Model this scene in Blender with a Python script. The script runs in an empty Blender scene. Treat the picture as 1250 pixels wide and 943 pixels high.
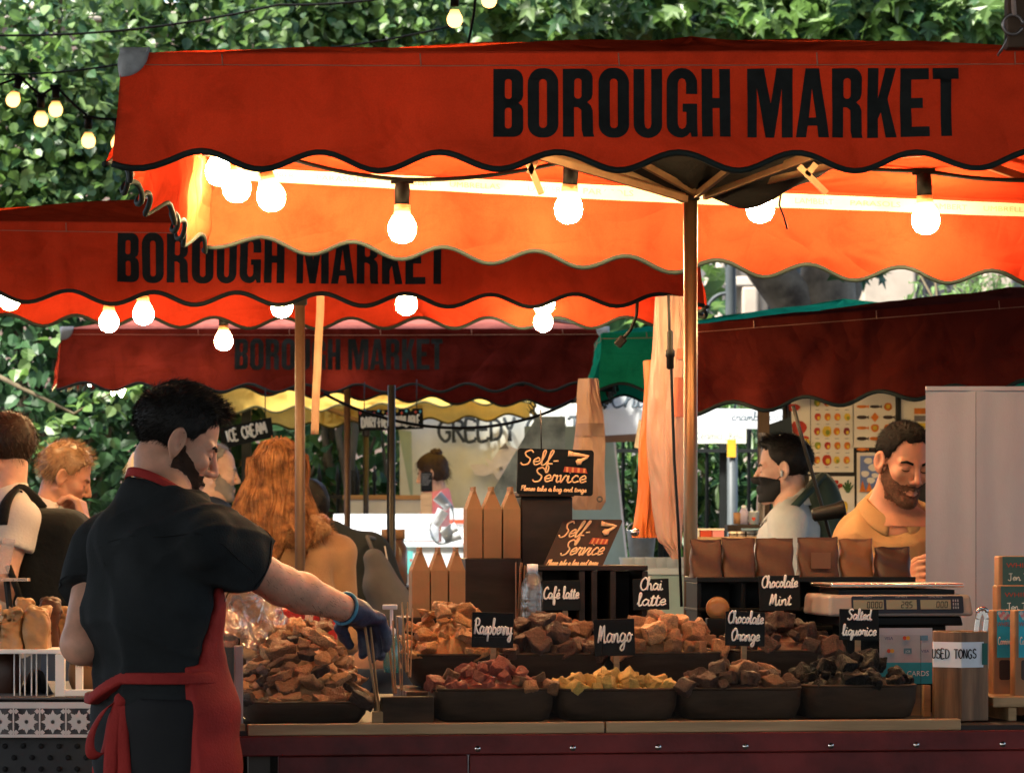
import bpy, bmesh, math, random
import numpy as np
from mathutils import Vector, Matrix, Euler
from mathutils.geometry import tessellate_polygon

R = math.radians
random.seed(7)
rng = np.random.default_rng(7)
SC = bpy.context.scene
COL = SC.collection

# ------------------------------------------------------------------ camera, sky, sun, exposure
F, CX, HY, HC = 4400.0, 625.0, 640.0, 1.38      # focal length in photo pixels, image centre, horizon row, eye height
cam_d = bpy.data.cameras.new('camera')
cam = bpy.data.objects.new('camera', cam_d)
COL.objects.link(cam)
cam.location = (0, 0, HC)
cam.rotation_euler = (R(90), 0, 0)
cam_d.sensor_width = 36.0
cam_d.lens = 36.0 * F / 1250.0
cam_d.shift_y = (HY - 471.5) / 1250.0
cam_d.clip_start = 0.1
cam_d.clip_end = 800
cam_d.dof.use_dof = True
cam_d.dof.focus_distance = 8.7
cam_d.dof.aperture_fstop = 16.0
SC.camera = cam

world = bpy.data.worlds.new('World')
SC.world = world
world.use_nodes = True
wn = world.node_tree
for n in list(wn.nodes):
    wn.nodes.remove(n)
w_out = wn.nodes.new('ShaderNodeOutputWorld')
w_bg = wn.nodes.new('ShaderNodeBackground')
w_sky = wn.nodes.new('ShaderNodeTexSky')
w_sky.sky_type = 'NISHITA'
w_sky.sun_disc = False
w_sky.sun_elevation = R(55)
w_sky.sun_rotation = R(-125)
w_sky.dust_density = 3.0
w_sky.air_density = 1.0
w_bg.inputs['Strength'].default_value = 0.15
wn.links.new(w_sky.outputs['Color'], w_bg.inputs['Color'])
wn.links.new(w_bg.outputs['Background'], w_out.inputs['Surface'])

sun_d = bpy.data.lights.new('sun', 'SUN')
sun_d.energy = 5.0
sun_d.angle = R(8)
sun_d.color = (1.0, 0.95, 0.86)
sun = bpy.data.objects.new('sun', sun_d)
COL.objects.link(sun)
sun.rotation_euler = (R(-(90 - 55)), 0, R(125))

SC.view_settings.view_transform = 'Standard'
SC.view_settings.look = 'None'
SC.view_settings.exposure = 1.8
SC.view_settings.gamma = 1.0
SC.view_settings.use_curve_mapping = False
SC.render.engine = 'CYCLES'
SC.cycles.use_denoising = True
SC.cycles.max_bounces = 8
SC.cycles.transparent_max_bounces = 12
SC.cycles.sample_clamp_indirect = 6.0
SC.cycles.use_light_tree = True

# ------------------------------------------------------------------ helpers
def at(px, py, Y):
    return Vector(((px - CX) * Y / F, Y, HC - (py - HY) * Y / F))

def zat(py, Y):
    return HC - (py - HY) * Y / F

PSI = R(8)                                       # the counter stands slightly turned to the picture plane
TP = math.tan(PSI)
def cy(px, d):                                   # distance of a spot d metres behind the counter's front edge
    return (8.45 - 0.21 * TP + d) / (1 - (px - CX) / F * TP)
def catp(px, py, d):
    return at(px, py, cy(px, d))

def tag(o, label=None, cat=None, group=None, kind=None):
    if label: o['label'] = label
    if cat: o['category'] = cat
    if group: o['group'] = group
    if kind: o['kind'] = kind
    return o

def thing(name, label, cat, loc=(0, 0, 0), rotz=0.0, group=None):
    o = bpy.data.objects.new(name, None)
    COL.objects.link(o)
    o.location = loc
    o.rotation_euler = (0, 0, rotz)
    o.empty_display_size = 0.1
    return tag(o, label, cat, group)

def kids(o):
    return [c for c in COL.objects if c.parent is o]

CHILD = {}
def link(o, parent):
    COL.objects.link(o)
    if parent is not None:
        o.parent = parent
        CHILD.setdefault(parent.name, []).append(o)
    return o

def dup(root, loc=None, rotz=None, label=None, group=None, parent=None):
    r = root.copy()
    COL.objects.link(r)
    if parent is not None:
        r.parent = parent
    if loc is not None: r.location = loc
    if rotz is not None: r.rotation_euler = (0, 0, rotz)
    if label: r['label'] = label
    if group: r['group'] = group
    for ch in CHILD.get(root.name, []):
        c = ch.copy(); link(c, r)
        for g in CHILD.get(ch.name, []):
            d = g.copy(); link(d, c)
    return r

def unit(v):
    v = Vector(v)
    return v / v.length if v.length > 1e-9 else Vector((0, 0, 1))

class MB:
    """collects shapes that make up ONE mesh"""
    def __init__(s):
        s.v = []; s.f = []; s.m = []; s.s = []
    def add(s, vs, fs, mat=0, smooth=False):
        o = len(s.v)
        s.v += [tuple(p) for p in vs]
        for f in fs:
            s.f.append([i + o for i in f]); s.m.append(mat); s.s.append(smooth)
        return s
    def box(s, c, size, rot=None, mat=0, taper=1.0):
        x, y, z = [k / 2 for k in size]
        vs = []
        for dz, t in ((-z, 1.0), (z, taper)):
            for dx, dy in ((-x, -y), (x, -y), (x, y), (-x, y)):
                vs.append(Vector((dx * t, dy * t, dz)))
        if rot is not None: vs = [rot @ p for p in vs]
        c = Vector(c)
        vs = [p + c for p in vs]
        return s.add(vs, [(3, 2, 1, 0), (4, 5, 6, 7), (0, 1, 5, 4), (1, 2, 6, 5), (2, 3, 7, 6), (3, 0, 4, 7)], mat)
    def span(s, a, b, w, h, mat=0, up=(0, 0, 1)):
        """a bar from a to b, w wide and h thick"""
        a, b = Vector(a), Vector(b)
        d = b - a; L = d.length; d.normalize()
        up = Vector(up)
        x = d.cross(up)
        if x.length < 1e-4: x = d.cross(Vector((0, 1, 0)))
        x.normalize(); y = x.cross(d).normalized()
        m = Matrix((x, y, d)).transposed()
        return s.box((a + b) / 2, (w, h, L), m, mat)
    def tube(s, pts, r, n=8, mat=0, cap=True, flat=None, smooth=True, closed=False):
        pts = [Vector(p) for p in pts]
        if len(pts) < 2: return s
        rs = r if hasattr(r, '__len__') else [r] * len(pts)
        T = []
        for i in range(len(pts)):
            a = pts[max(0, i - 1)]; b = pts[min(len(pts) - 1, i + 1)]
            if closed:
                a = pts[i - 1]; b = pts[(i + 1) % len(pts)]
            T.append(unit(b - a))
        N = flat if flat is not None else (Vector((0, 0, 1)) if abs(T[0].z) < 0.9 else Vector((1, 0, 0)))
        vs = []
        for i, p in enumerate(pts):
            N = N - T[i] * N.dot(T[i]) if flat is None else flat
            N = unit(N)
            Bn = unit(T[i].cross(N))
            for k in range(n):
                a = 2 * math.pi * k / n
                vs.append(p + (N * math.cos(a) * (0.35 if flat is not None else 1) + Bn * math.sin(a)) * rs[i])
        fs = []
        m = len(pts)
        for i in range(m if closed else m - 1):
            j = (i + 1) % m
            for k in range(n):
                fs.append((i * n + k, i * n + (k + 1) % n, j * n + (k + 1) % n, j * n + k))
        if cap and not closed:
            fs.append(tuple(range(n - 1, -1, -1))); fs.append(tuple((m - 1) * n + k for k in range(n)))
        return s.add(vs, fs, mat, smooth)
    def lathe(s, prof, n=20, c=(0, 0, 0), rot=None, mat=0, smooth=True):
        c = Vector(c); vs = []
        for r, z in prof:
            for k in range(n):
                a = 2 * math.pi * k / n
                p = Vector((r * math.cos(a), r * math.sin(a), z))
                if rot is not None: p = rot @ p
                vs.append(p + c)
        fs = []
        for i in range(len(prof) - 1):
            for k in range(n):
                fs.append((i * n + k, i * n + (k + 1) % n, (i + 1) * n + (k + 1) % n, (i + 1) * n + k))
        if prof[0][0] > 1e-5: fs.append(tuple(range(n - 1, -1, -1)))
        if prof[-1][0] > 1e-5: fs.append(tuple((len(prof) - 1) * n + k for k in range(n)))
        return s.add(vs, fs, mat, smooth)
    def grid(s, fn, nu, nv, mat=0, smooth=True):
        vs = [fn(i / nu, j / nv) for j in range(nv + 1) for i in range(nu + 1)]
        w = nu + 1
        fs = [(j * w + i, j * w + i + 1, (j + 1) * w + i + 1, (j + 1) * w + i) for j in range(nv) for i in range(nu)]
        return s.add(vs, fs, mat, smooth)
    def prism(s, poly, t, M, mat=0):
        """polygon in a local x,y plane, t thick along local z"""
        n = len(poly)
        vs = [M @ Vector((x, y, 0)) for x, y in poly] + [M @ Vector((x, y, t)) for x, y in poly]
        fs = [tuple(range(n - 1, -1, -1)), tuple(range(n, 2 * n))] + [(i, (i + 1) % n, n + (i + 1) % n, n + i) for i in range(n)]
        return s.add(vs, fs, mat)
    def build(s, name, mats, parent=None, bevel=0.0, solid=0.0, subsurf=0, local=True, segs=2):
        me = bpy.data.meshes.new(name)
        vs = s.v
        if parent is not None and local:         # shapes are given in world space; store them in the parent's frame
            mi = parent_matrix(parent).inverted()
            vs = [tuple(mi @ Vector(p)) for p in vs]
        me.from_pydata(vs, [], s.f)
        if not isinstance(mats, (list, tuple)): mats = [mats]
        for m in mats: me.materials.append(m)
        me.polygons.foreach_set('material_index', s.m)
        me.polygons.foreach_set('use_smooth', s.s)
        me.update()
        o = bpy.data.objects.new(name, me)
        link(o, parent)
        mods(o, bevel, solid, subsurf, segs)
        return o

def mods(o, bevel=0, solid=0, subsurf=0, segs=2):
    if solid:
        m = o.modifiers.new('solid', 'SOLIDIFY'); m.thickness = solid; m.offset = 0
    if bevel:
        m = o.modifiers.new('bevel', 'BEVEL'); m.width = bevel; m.segments = segs; m.limit_method = 'ANGLE'; m.angle_limit = R(40)
        m.harden_normals = False
    if subsurf:
        m = o.modifiers.new('sub', 'SUBSURF'); m.levels = subsurf; m.render_levels = subsurf
    return o

def parent_matrix(p):
    m = Matrix.Identity(4)
    while p is not None:
        m = Matrix.LocRotScale(p.location, p.rotation_euler, p.scale) @ m
        p = p.parent
    return m

def np_mesh(name, V, Fc, mats, parent=None, smooth=True, mat_idx=None, world=True):
    """mesh from arrays; Fc is (n,3) or (n,4)"""
    V = np.asarray(V, dtype=np.float64); Fc = np.asarray(Fc, dtype=np.int64)
    if parent is not None and world:
        mi = np.array(parent_matrix(parent).inverted())
        V = V @ mi[:3, :3].T + mi[:3, 3]
    me = bpy.data.meshes.new(name)
    k = Fc.shape[1]
    me.vertices.add(len(V)); me.vertices.foreach_set('co', V.astype(np.float32).ravel())
    me.loops.add(Fc.size); me.loops.foreach_set('vertex_index', Fc.astype(np.int32).ravel())
    me.polygons.add(len(Fc)); me.polygons.foreach_set('loop_start', np.arange(0, Fc.size, k, dtype=np.int32))
    me.polygons.foreach_set('loop_total', np.full(len(Fc), k, dtype=np.int32))
    if not isinstance(mats, (list, tuple)): mats = [mats]
    for m in mats: me.materials.append(m)
    if mat_idx is not None: me.polygons.foreach_set('material_index', np.asarray(mat_idx, dtype=np.int32))
    me.polygons.foreach_set('use_smooth', np.full(len(Fc), smooth))
    me.update(calc_edges=True); me.validate()
    o = bpy.data.objects.new(name, me)
    return link(o, parent)

# ------------------------------------------------------------------ materials
MATS = {}
def mat(name, color, rough=0.6, var=0.18, scale=6.0, bump=0.0, bscale=40.0, metal=0.0, spec=0.25, transl=0.0, emit=None,
        rand=0.0, stretch=None, color2=None, alpha=1.0, sss=0.0, coat=0.0, sheen=0.0):
    if name in MATS: return MATS[name]
    m = bpy.data.materials.new(name); MATS[name] = m
    m.use_nodes = True
    nt = m.node_tree; N = nt.nodes; L = nt.links
    b = N['Principled BSDF']; out = N['Material Output']
    tc = N.new('ShaderNodeTexCoord'); mp = N.new('ShaderNodeMapping')
    L.new(tc.outputs['Object'], mp.inputs['Vector'])
    if stretch: mp.inputs['Scale'].default_value = stretch
    nz = N.new('ShaderNodeTexNoise'); nz.inputs['Scale'].default_value = scale; nz.inputs['Detail'].default_value = 5; nz.inputs['Roughness'].default_value = 0.6
    L.new(mp.outputs['Vector'], nz.inputs['Vector'])
    rp = N.new('ShaderNodeValToRGB')
    c1 = [max(0, c * (1 - var)) for c in color]; c2 = [min(1, c * (1 + var)) for c in (color2 or color)]
    rp.color_ramp.elements[0].position = 0.32; rp.color_ramp.elements[0].color = (*c1, 1)
    rp.color_ramp.elements[1].position = 0.68; rp.color_ramp.elements[1].color = (*c2, 1)
    L.new(nz.outputs['Fac'], rp.inputs['Fac'])
    col = rp.outputs['Color']
    if rand:
        oi = N.new('ShaderNodeObjectInfo'); hs = N.new('ShaderNodeHueSaturation')
        mr = N.new('ShaderNodeMapRange'); mr.inputs['To Min'].default_value = 1 - rand; mr.inputs['To Max'].default_value = 1 + rand
        L.new(oi.outputs['Random'], mr.inputs['Value']); L.new(mr.outputs['Result'], hs.inputs['Value'])
        L.new(col, hs.inputs['Color']); col = hs.outputs['Color']
    L.new(col, b.inputs['Base Color'])
    b.inputs['Roughness'].default_value = rough
    b.inputs['Metallic'].default_value = metal
    b.inputs['Specular IOR Level'].default_value = spec
    if coat: b.inputs['Coat Weight'].default_value = coat
    if sheen: b.inputs['Sheen Weight'].default_value = sheen
    if sss:
        b.inputs['Subsurface Weight'].default_value = sss
        b.inputs['Subsurface Radius'].default_value = (0.012, 0.005, 0.003)
        b.inputs['Subsurface Scale'].default_value = 1.0
    if bump:
        n2 = N.new('ShaderNodeTexNoise'); n2.inputs['Scale'].default_value = bscale; n2.inputs['Detail'].default_value = 4
        L.new(mp.outputs['Vector'], n2.inputs['Vector'])
        bp = N.new('ShaderNodeBump'); bp.inputs['Strength'].default_value = bump; bp.inputs['Distance'].default_value = 0.01
        L.new(n2.outputs['Fac'], bp.inputs['Height']); L.new(bp.outputs['Normal'], b.inputs['Normal'])
    sh = b.outputs['BSDF']
    if transl:
        t = N.new('ShaderNodeBsdfTranslucent'); mx = N.new('ShaderNodeMixShader'); mx.inputs['Fac'].default_value = transl
        L.new(col, t.inputs['Color']); L.new(sh, mx.inputs[1]); L.new(t.outputs['BSDF'], mx.inputs[2]); sh = mx.outputs['Shader']
        L.new(sh, out.inputs['Surface'])
    if emit:
        b.inputs['Emission Color'].default_value = (*emit[0], 1); b.inputs['Emission Strength'].default_value = emit[1]
    return m

def clear_mat(name, tint=(1, 1, 1), gloss=0.08, haze=0.0, hcol=(0.8, 0.8, 0.8), rough=0.04, bump=0.0, bscale=20, ior=1.45):
    """thin clear plastic: mostly transparent with a mirror-like sheen and a little milky scatter"""
    m = bpy.data.materials.new(name); m.use_nodes = True
    N = m.node_tree.nodes; L = m.node_tree.links
    N.remove(N['Principled BSDF']); out = N['Material Output']
    tr = N.new('ShaderNodeBsdfTransparent'); tr.inputs['Color'].default_value = (*tint, 1)
    gl = N.new('ShaderNodeBsdfGlossy'); gl.inputs['Roughness'].default_value = rough
    lw = N.new('ShaderNodeFresnel'); lw.inputs['IOR'].default_value = ior
    ad = N.new('ShaderNodeMath'); ad.operation = 'ADD'; ad.inputs[1].default_value = gloss; L.new(lw.outputs['Fac'], ad.inputs[0])
    mx = N.new('ShaderNodeMixShader'); L.new(ad.outputs[0], mx.inputs['Fac']); L.new(tr.outputs[0], mx.inputs[1]); L.new(gl.outputs[0], mx.inputs[2])
    sh = mx.outputs[0]
    tc = N.new('ShaderNodeTexCoord'); nz = N.new('ShaderNodeTexNoise'); nz.inputs['Scale'].default_value = bscale; nz.inputs['Detail'].default_value = 4
    L.new(tc.outputs['Object'], nz.inputs['Vector'])
    if haze:
        df = N.new('ShaderNodeBsdfDiffuse'); df.inputs['Color'].default_value = (*hcol, 1)
        m2 = N.new('ShaderNodeMixShader')
        mr = N.new('ShaderNodeMapRange'); mr.inputs['From Min'].default_value = 0.3; mr.inputs['From Max'].default_value = 0.7
        mr.inputs['To Min'].default_value = haze * 0.3; mr.inputs['To Max'].default_value = haze * 1.7
        L.new(nz.outputs['Fac'], mr.inputs['Value']); L.new(mr.outputs['Result'], m2.inputs['Fac'])
        L.new(sh, m2.inputs[1]); L.new(df.outputs[0], m2.inputs[2]); sh = m2.outputs[0]
    if bump:
        bp = N.new('ShaderNodeBump'); bp.inputs['Strength'].default_value = bump; bp.inputs['Distance'].default_value = 0.02
        L.new(nz.outputs['Fac'], bp.inputs['Height']); L.new(bp.outputs['Normal'], gl.inputs['Normal'])
    L.new(sh, out.inputs['Surface'])
    return m

def emit_mat(name, color, strength):
    m = bpy.data.materials.new(name); m.use_nodes = True
    N = m.node_tree.nodes; L = m.node_tree.links
    N.remove(N['Principled BSDF'])
    e = N.new('ShaderNodeEmission'); e.inputs['Color'].default_value = (*color, 1); e.inputs['Strength'].default_value = strength
    L.new(e.outputs[0], N['Material Output'].inputs['Surface'])
    return m

# ------------------------------------------------------------------ writing
def catmull(pts, n=5):
    if len(pts) < 3: return [Vector((*p, 0)) for p in pts]
    P = [Vector((*p, 0)) for p in pts]
    P = [P[0] * 2 - P[1]] + P + [P[-1] * 2 - P[-2]]
    out = []
    for i in range(1, len(P) - 2):
        for k in range(n):
            t = k / n
            a, b, c, d = P[i - 1], P[i], P[i + 1], P[i + 2]
            out.append(0.5 * ((2 * b) + (c - a) * t + (2 * a - 5 * b + 4 * c - d) * t * t + (3 * b - a - 3 * c + d) * t ** 3))
    out.append(P[-2])
    return out

_a = [(.38, .42), (.2, .5), (.04, .25), (.16, .02), (.36, .2), (.4, .48)]
SCRIPT = {
 'a': ([_a, [(.4, .48), (.38, .12), (.46, 0), (.58, .1)]], .5),
 'b': ([[(0, .1), (.12, .6), (.16, .95), (.08, 1), (.06, .6), (.06, .1), (.2, 0), (.36, .2), (.28, .45), (.1, .35)]], .42),
 'c': ([[(.36, .4), (.22, .5), (.05, .25), (.18, .02), (.42, .12)]], .4),
 'd': ([[(.36, .42), (.2, .48), (.04, .25), (.16, .02), (.34, .2), (.42, 1.0)], [(.42, 1.0), (.38, .1), (.48, 0), (.58, .1)]], .52),
 'e': ([[(.04, .2), (.34, .3), (.26, .5), (.06, .3), (.16, .02), (.42, .14)]], .4),
 'f': ([[(0, .05), (.2, .55), (.3, .95), (.2, 1), (.14, .6), (.1, -.35), (.2, -.45), (.22, -.1), (.1, .1), (.38, .12)]], .34),
 'g': ([_a, [(.4, .48), (.36, -.3), (.2, -.45), (.1, -.3), (.36, -.02), (.56, .12)]], .5),
 'h': ([[(0, .1), (.14, .7), (.16, .98), (.06, .9), (.06, 0)], [(.06, 0), (.1, .35), (.26, .5), (.34, .3), (.34, .05), (.42, 0), (.5, .1)]], .46),
 'i': ([[(.04, .1), (.1, .48), (.1, .08), (.18, 0), (.3, .1)], [(.12, .66), (.14, .7)]], .26),
 'k': ([[(0, .1), (.14, .7), (.16, 1), (.06, .9), (.06, 0)], [(.06, .2), (.3, .48), (.14, .26), (.3, .02), (.44, .1)]], .42),
 'l': ([[(0, .1), (.16, .7), (.16, 1), (.06, .9), (.08, .12), (.16, 0), (.28, .1)]], .26),
 'm': ([[(.04, .48), (.06, 0)], [(.06, .1), (.16, .46), (.24, .4), (.24, 0)], [(.24, .1), (.36, .48), (.44, .4), (.44, .05), (.5, 0), (.6, .1)]], .58),
 'n': ([[(.04, .48), (.06, 0)], [(.06, .1), (.16, .42), (.28, .48), (.32, .3), (.33, .05), (.4, 0), (.5, .12)]], .46),
 'o': ([[(.22, .5), (.05, .28), (.16, .02), (.34, .2), (.26, .48), (.16, .46), (.34, .38), (.46, .42)]], .42),
 'p': ([[(.06, .48), (.04, -.45)], [(.06, .3), (.2, .5), (.34, .3), (.22, .02), (.08, .1)]], .44),
 'q': ([_a, [(.4, .48), (.38, -.4), (.46, -.3), (.56, .1)]], .5),
 'r': ([[(.04, .1), (.1, .5), (.2, .42), (.3, .46), (.28, .15), (.34, 0), (.44, .1)]], .38),
 's': ([[(.02, .05), (.22, .5), (.3, .2), (.18, 0), (.06, .06)], [(.18, 0), (.4, .1)]], .36),
 't': ([[(.04, .1), (.16, .8), (.1, .1), (.18, 0), (.32, .1)], [(0, .58), (.3, .6)]], .28),
 'u': ([[(.04, .48), (.06, .1), (.16, 0), (.3, .15), (.36, .48)], [(.36, .48), (.36, .08), (.42, 0), (.52, .1)]], .48),
 'v': ([[(.02, .42), (.08, .48), (.14, 0), (.32, .46), (.44, .42)]], .4),
 'y': ([[(.04, .48), (.06, .15), (.16, .04), (.3, .15), (.36, .48)], [(.36, .48), (.34, -.3), (.2, -.45), (.1, -.3), (.36, 0), (.52, .12)]], .48),
 'C': ([[(.5, .8), (.38, 1), (.12, .75), (.06, .3), (.25, 0), (.55, .15)]], .52),
 'J': ([[(.1, .95), (.5, .98)], [(.34, .98), (.32, .1), (.16, 0), (.04, .14)]], .5),
 'M': ([[(.02, 0), (.14, .95), (.2, .1)], [(.2, .1), (.4, .95), (.46, .08), (.54, 0), (.62, .1)]], .62),
 'O': ([[(.3, 1), (.06, .6), (.15, .05), (.42, .1), (.55, .6), (.38, .98), (.25, .9), (.5, .85)]], .6),
 'P': ([[(.08, 0), (.14, .95)], [(0, .85), (.25, 1), (.46, .85), (.38, .55), (.14, .5)]], .5),
 'R': ([[(.08, 0), (.12, .95)], [(0, .8), (.2, 1), (.45, .9), (.42, .6), (.15, .5), (.35, .15), (.55, .02), (.62, .1)]], .56),
 'S': ([[(.52, .85), (.36, 1), (.12, .85), (.2, .6), (.42, .4), (.36, .08), (.12, 0), (-.02, .15)]], .56),
 'T': ([[(0, .95), (.55, 1)], [(.3, .97), (.22, .05)]], .45),
 'j': ([[(.14, .48), (.12, -.3), (.02, -.42)], [(.15, .66), (.16, .7)]], .26),
 ' ': ([], .34), '-': ([[(.05, .3), (.3, .32)]], .36),
}
SCRIPT['é'] = (SCRIPT['e'][0] + [[(.2, .64), (.32, .8)]], .4)
# upright capitals drawn with a pen or brush (single strokes)
PEN = {
 'A': ([[(0, 0), (.25, 1), (.5, 0)], [(.1, .35), (.4, .35)]], .5), 'B': ([[(.02, 0), (.02, 1)], [(.02, 1), (.36, .9), (.36, .6), (.02, .52), (.42, .42), (.4, .06), (.02, 0)]], .46),
 'C': ([[(.42, .85), (.25, 1), (.03, .7), (.03, .3), (.25, 0), (.44, .15)]], .46), 'D': ([[(.02, 0), (.02, 1)], [(.02, 1), (.34, .88), (.46, .5), (.34, .1), (.02, 0)]], .5),
 'E': ([[(.4, 1), (.02, 1), (.02, 0), (.42, 0)], [(.02, .52), (.33, .52)]], .44), 'F': ([[(.4, 1), (.02, 1), (.02, 0)], [(.02, .52), (.33, .52)]], .42),
 'G': ([[(.44, .85), (.25, 1), (.03, .7), (.03, .3), (.25, 0), (.45, .15), (.46, .42)], [(.28, .43), (.46, .43)]], .52), 'I': ([[(.1, 0), (.1, 1)]], .2),
 'L': ([[(.02, 1), (.02, 0), (.36, 0)]], .38), 'M': ([[(0, 0), (.06, 1), (.28, .3), (.5, 1), (.56, 0)]], .6), 'N': ([[(.02, 0), (.02, 1), (.42, 0), (.42, 1)]], .48),
 'O': ([[(.25, 1), (.03, .72), (.03, .28), (.25, 0), (.47, .28), (.47, .72), (.25, 1)]], .52), 'R': ([[(.02, 0), (.02, 1)], [(.02, 1), (.38, .9), (.36, .58), (.02, .5)], [(.16, .5), (.44, 0)]], .46),
 'S': ([[(.4, .86), (.22, 1), (.04, .8), (.12, .56), (.36, .42), (.4, .15), (.2, 0), (.02, .14)]], .44), 'T': ([[(0, 1), (.46, 1)], [(.23, 1), (.23, 0)]], .46),
 'U': ([[(.02, 1), (.04, .2), (.22, 0), (.4, .2), (.42, 1)]], .46), 'V': ([[(0, 1), (.22, 0), (.44, 1)]], .44), 'W': ([[(0, 1), (.14, 0), (.3, .7), (.46, 0), (.6, 1)]], .62),
 'Y': ([[(0, 1), (.22, .5), (.44, 1)], [(.22, .5), (.22, 0)]], .44), 'H': ([[(.02, 0), (.02, 1)], [(.42, 0), (.42, 1)], [(.02, .5), (.42, .5)]], .46), '-': ([[(.05, .45), (.25, .45)]], .3), ' ': ([], .35),
 'K': ([[(.02, 0), (.02, 1)], [(.4, 1), (.02, .45)], [(.14, .58), (.42, 0)]], .44),
}
CURVED = set('BCDGORSU')
def stroke_lines(text, table, smooth_all=True, gap=0.0, slant=0.0, jitter=0.0):
    x = 0; lines = []
    for ch in text:
        st, adv = table[ch]
        j = random.uniform(-jitter, jitter)
        for s in st:
            pts = [(x + px + slant * py, py + j) for px, py in s]
            sm = smooth_all or (ch in CURVED and len(pts) > 3)
            lines.append(catmull(pts) if sm else [Vector((*p, 0)) for p in pts])
        x += adv + gap
    return lines, x - gap

def write(mb, text, M, height, width=None, pen=0.004, table=SCRIPT, smooth_all=True, gap=0.0, slant=0.0, mat=0, center=True, jitter=0.0, n=5):
    """writes in the local x,y plane of M (z = out of the board), baseline at y=0; width squeezes the line to fit"""
    lines, w = stroke_lines(text, table, smooth_all, gap, slant, jitter)
    sx = (width / w) if width else height
    ox = -w * sx / 2 if center else 0
    nrm = (M.to_3x3() @ Vector((0, 0, 1))).normalized()
    for ln in lines:
        P = [M @ Vector((p.x * sx + ox, p.y * height, pen * 0.2)) for p in ln]
        if len(P) == 2 and (P[0] - P[1]).length < pen: P[1] = P[0] + (P[1] - P[0]).normalized() * pen
        mb.tube(P, pen, n, mat, flat=nrm)

def text_mesh(mb, s, M, size, mat=0, width=None, depth=0.0006, res=2, align='CENTER', mirror=False):
    """printed capitals with Blender's own font"""
    cu = bpy.data.curves.new('t', 'FONT'); cu.body = s; cu.size = 1; cu.align_x = align; cu.resolution_u = res
    ob = bpy.data.objects.new('t', cu)
    me = bpy.data.meshes.new_from_object(ob)
    co = [v.co.copy() for v in me.vertices]
    if co:
        x0 = min(c.x for c in co); x1 = max(c.x for c in co)
        sx = (width / (x1 - x0)) if width else size
        vs = [M @ Vector(((-c.x if mirror else c.x) * sx, c.y * size, depth)) for c in co]
        fs = [tuple(p.vertices) for p in me.polygons]
        mb.add(vs, fs, mat)
    bpy.data.objects.remove(ob); bpy.data.curves.remove(cu); bpy.data.meshes.remove(me)

def board_matrix(c, right=(1, 0, 0), up=(0, 0, 1)):
    x = unit(right); y = unit(up); z = unit(x.cross(y)); y = z.cross(x)
    return Matrix.Translation(Vector(c)) @ Matrix((x, y, z)).transposed().to_4x4()

def rrect(x0, y0, x1, y1, r, n=6, corners='1111'):
    out = []
    for k, (cx_, cy_, a0) in enumerate(((x1 - r, y0 + r, -90), (x1 - r, y1 - r, 0), (x0 + r, y1 - r, 90), (x0 + r, y0 + r, 180))):
        if corners[k] == '1':
            for i in range(n + 1):
                a = R(a0 + 90 * i / n); out.append((cx_ + r * math.cos(a), cy_ + r * math.sin(a)))
        else:
            out.append([(x1, y0), (x1, y1), (x0, y1), (x0, y0)][k])
    return out

# heavy condensed capitals of the canopies: outline + holes, height 1
def _B():
    o = [(0, 0), (.30, 0)] + [(.30 + .14 * math.sin(R(a)), .14 - .14 * math.cos(R(a))) for a in range(15, 91, 15)] + [(.44, .40), (.42, .47), (.37, .515), (.42, .56), (.44, .63), (.44, .86)] \
        + [(.30 + .14 * math.cos(R(a)), .86 + .14 * math.sin(R(a))) for a in range(15, 91, 15)] + [(0, 1)]
    return [o, rrect(.17, .13, .27, .44, .045), rrect(.17, .575, .27, .87, .045)]
def _R():
    o = [(0, 0), (.165, 0), (.165, .44), (.22, .44), (.27, .40), (.275, .1), (.30, 0), (.46, 0), (.445, .06), (.44, .40), (.41, .475), (.36, .52), (.42, .57), (.44, .64), (.44, .86)] \
        + [(.30 + .14 * math.cos(R(a)), .86 + .14 * math.sin(R(a))) for a in range(15, 91, 15)] + [(0, 1)]
    return [o, rrect(.17, .57, .275, .87, .05)]
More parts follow.
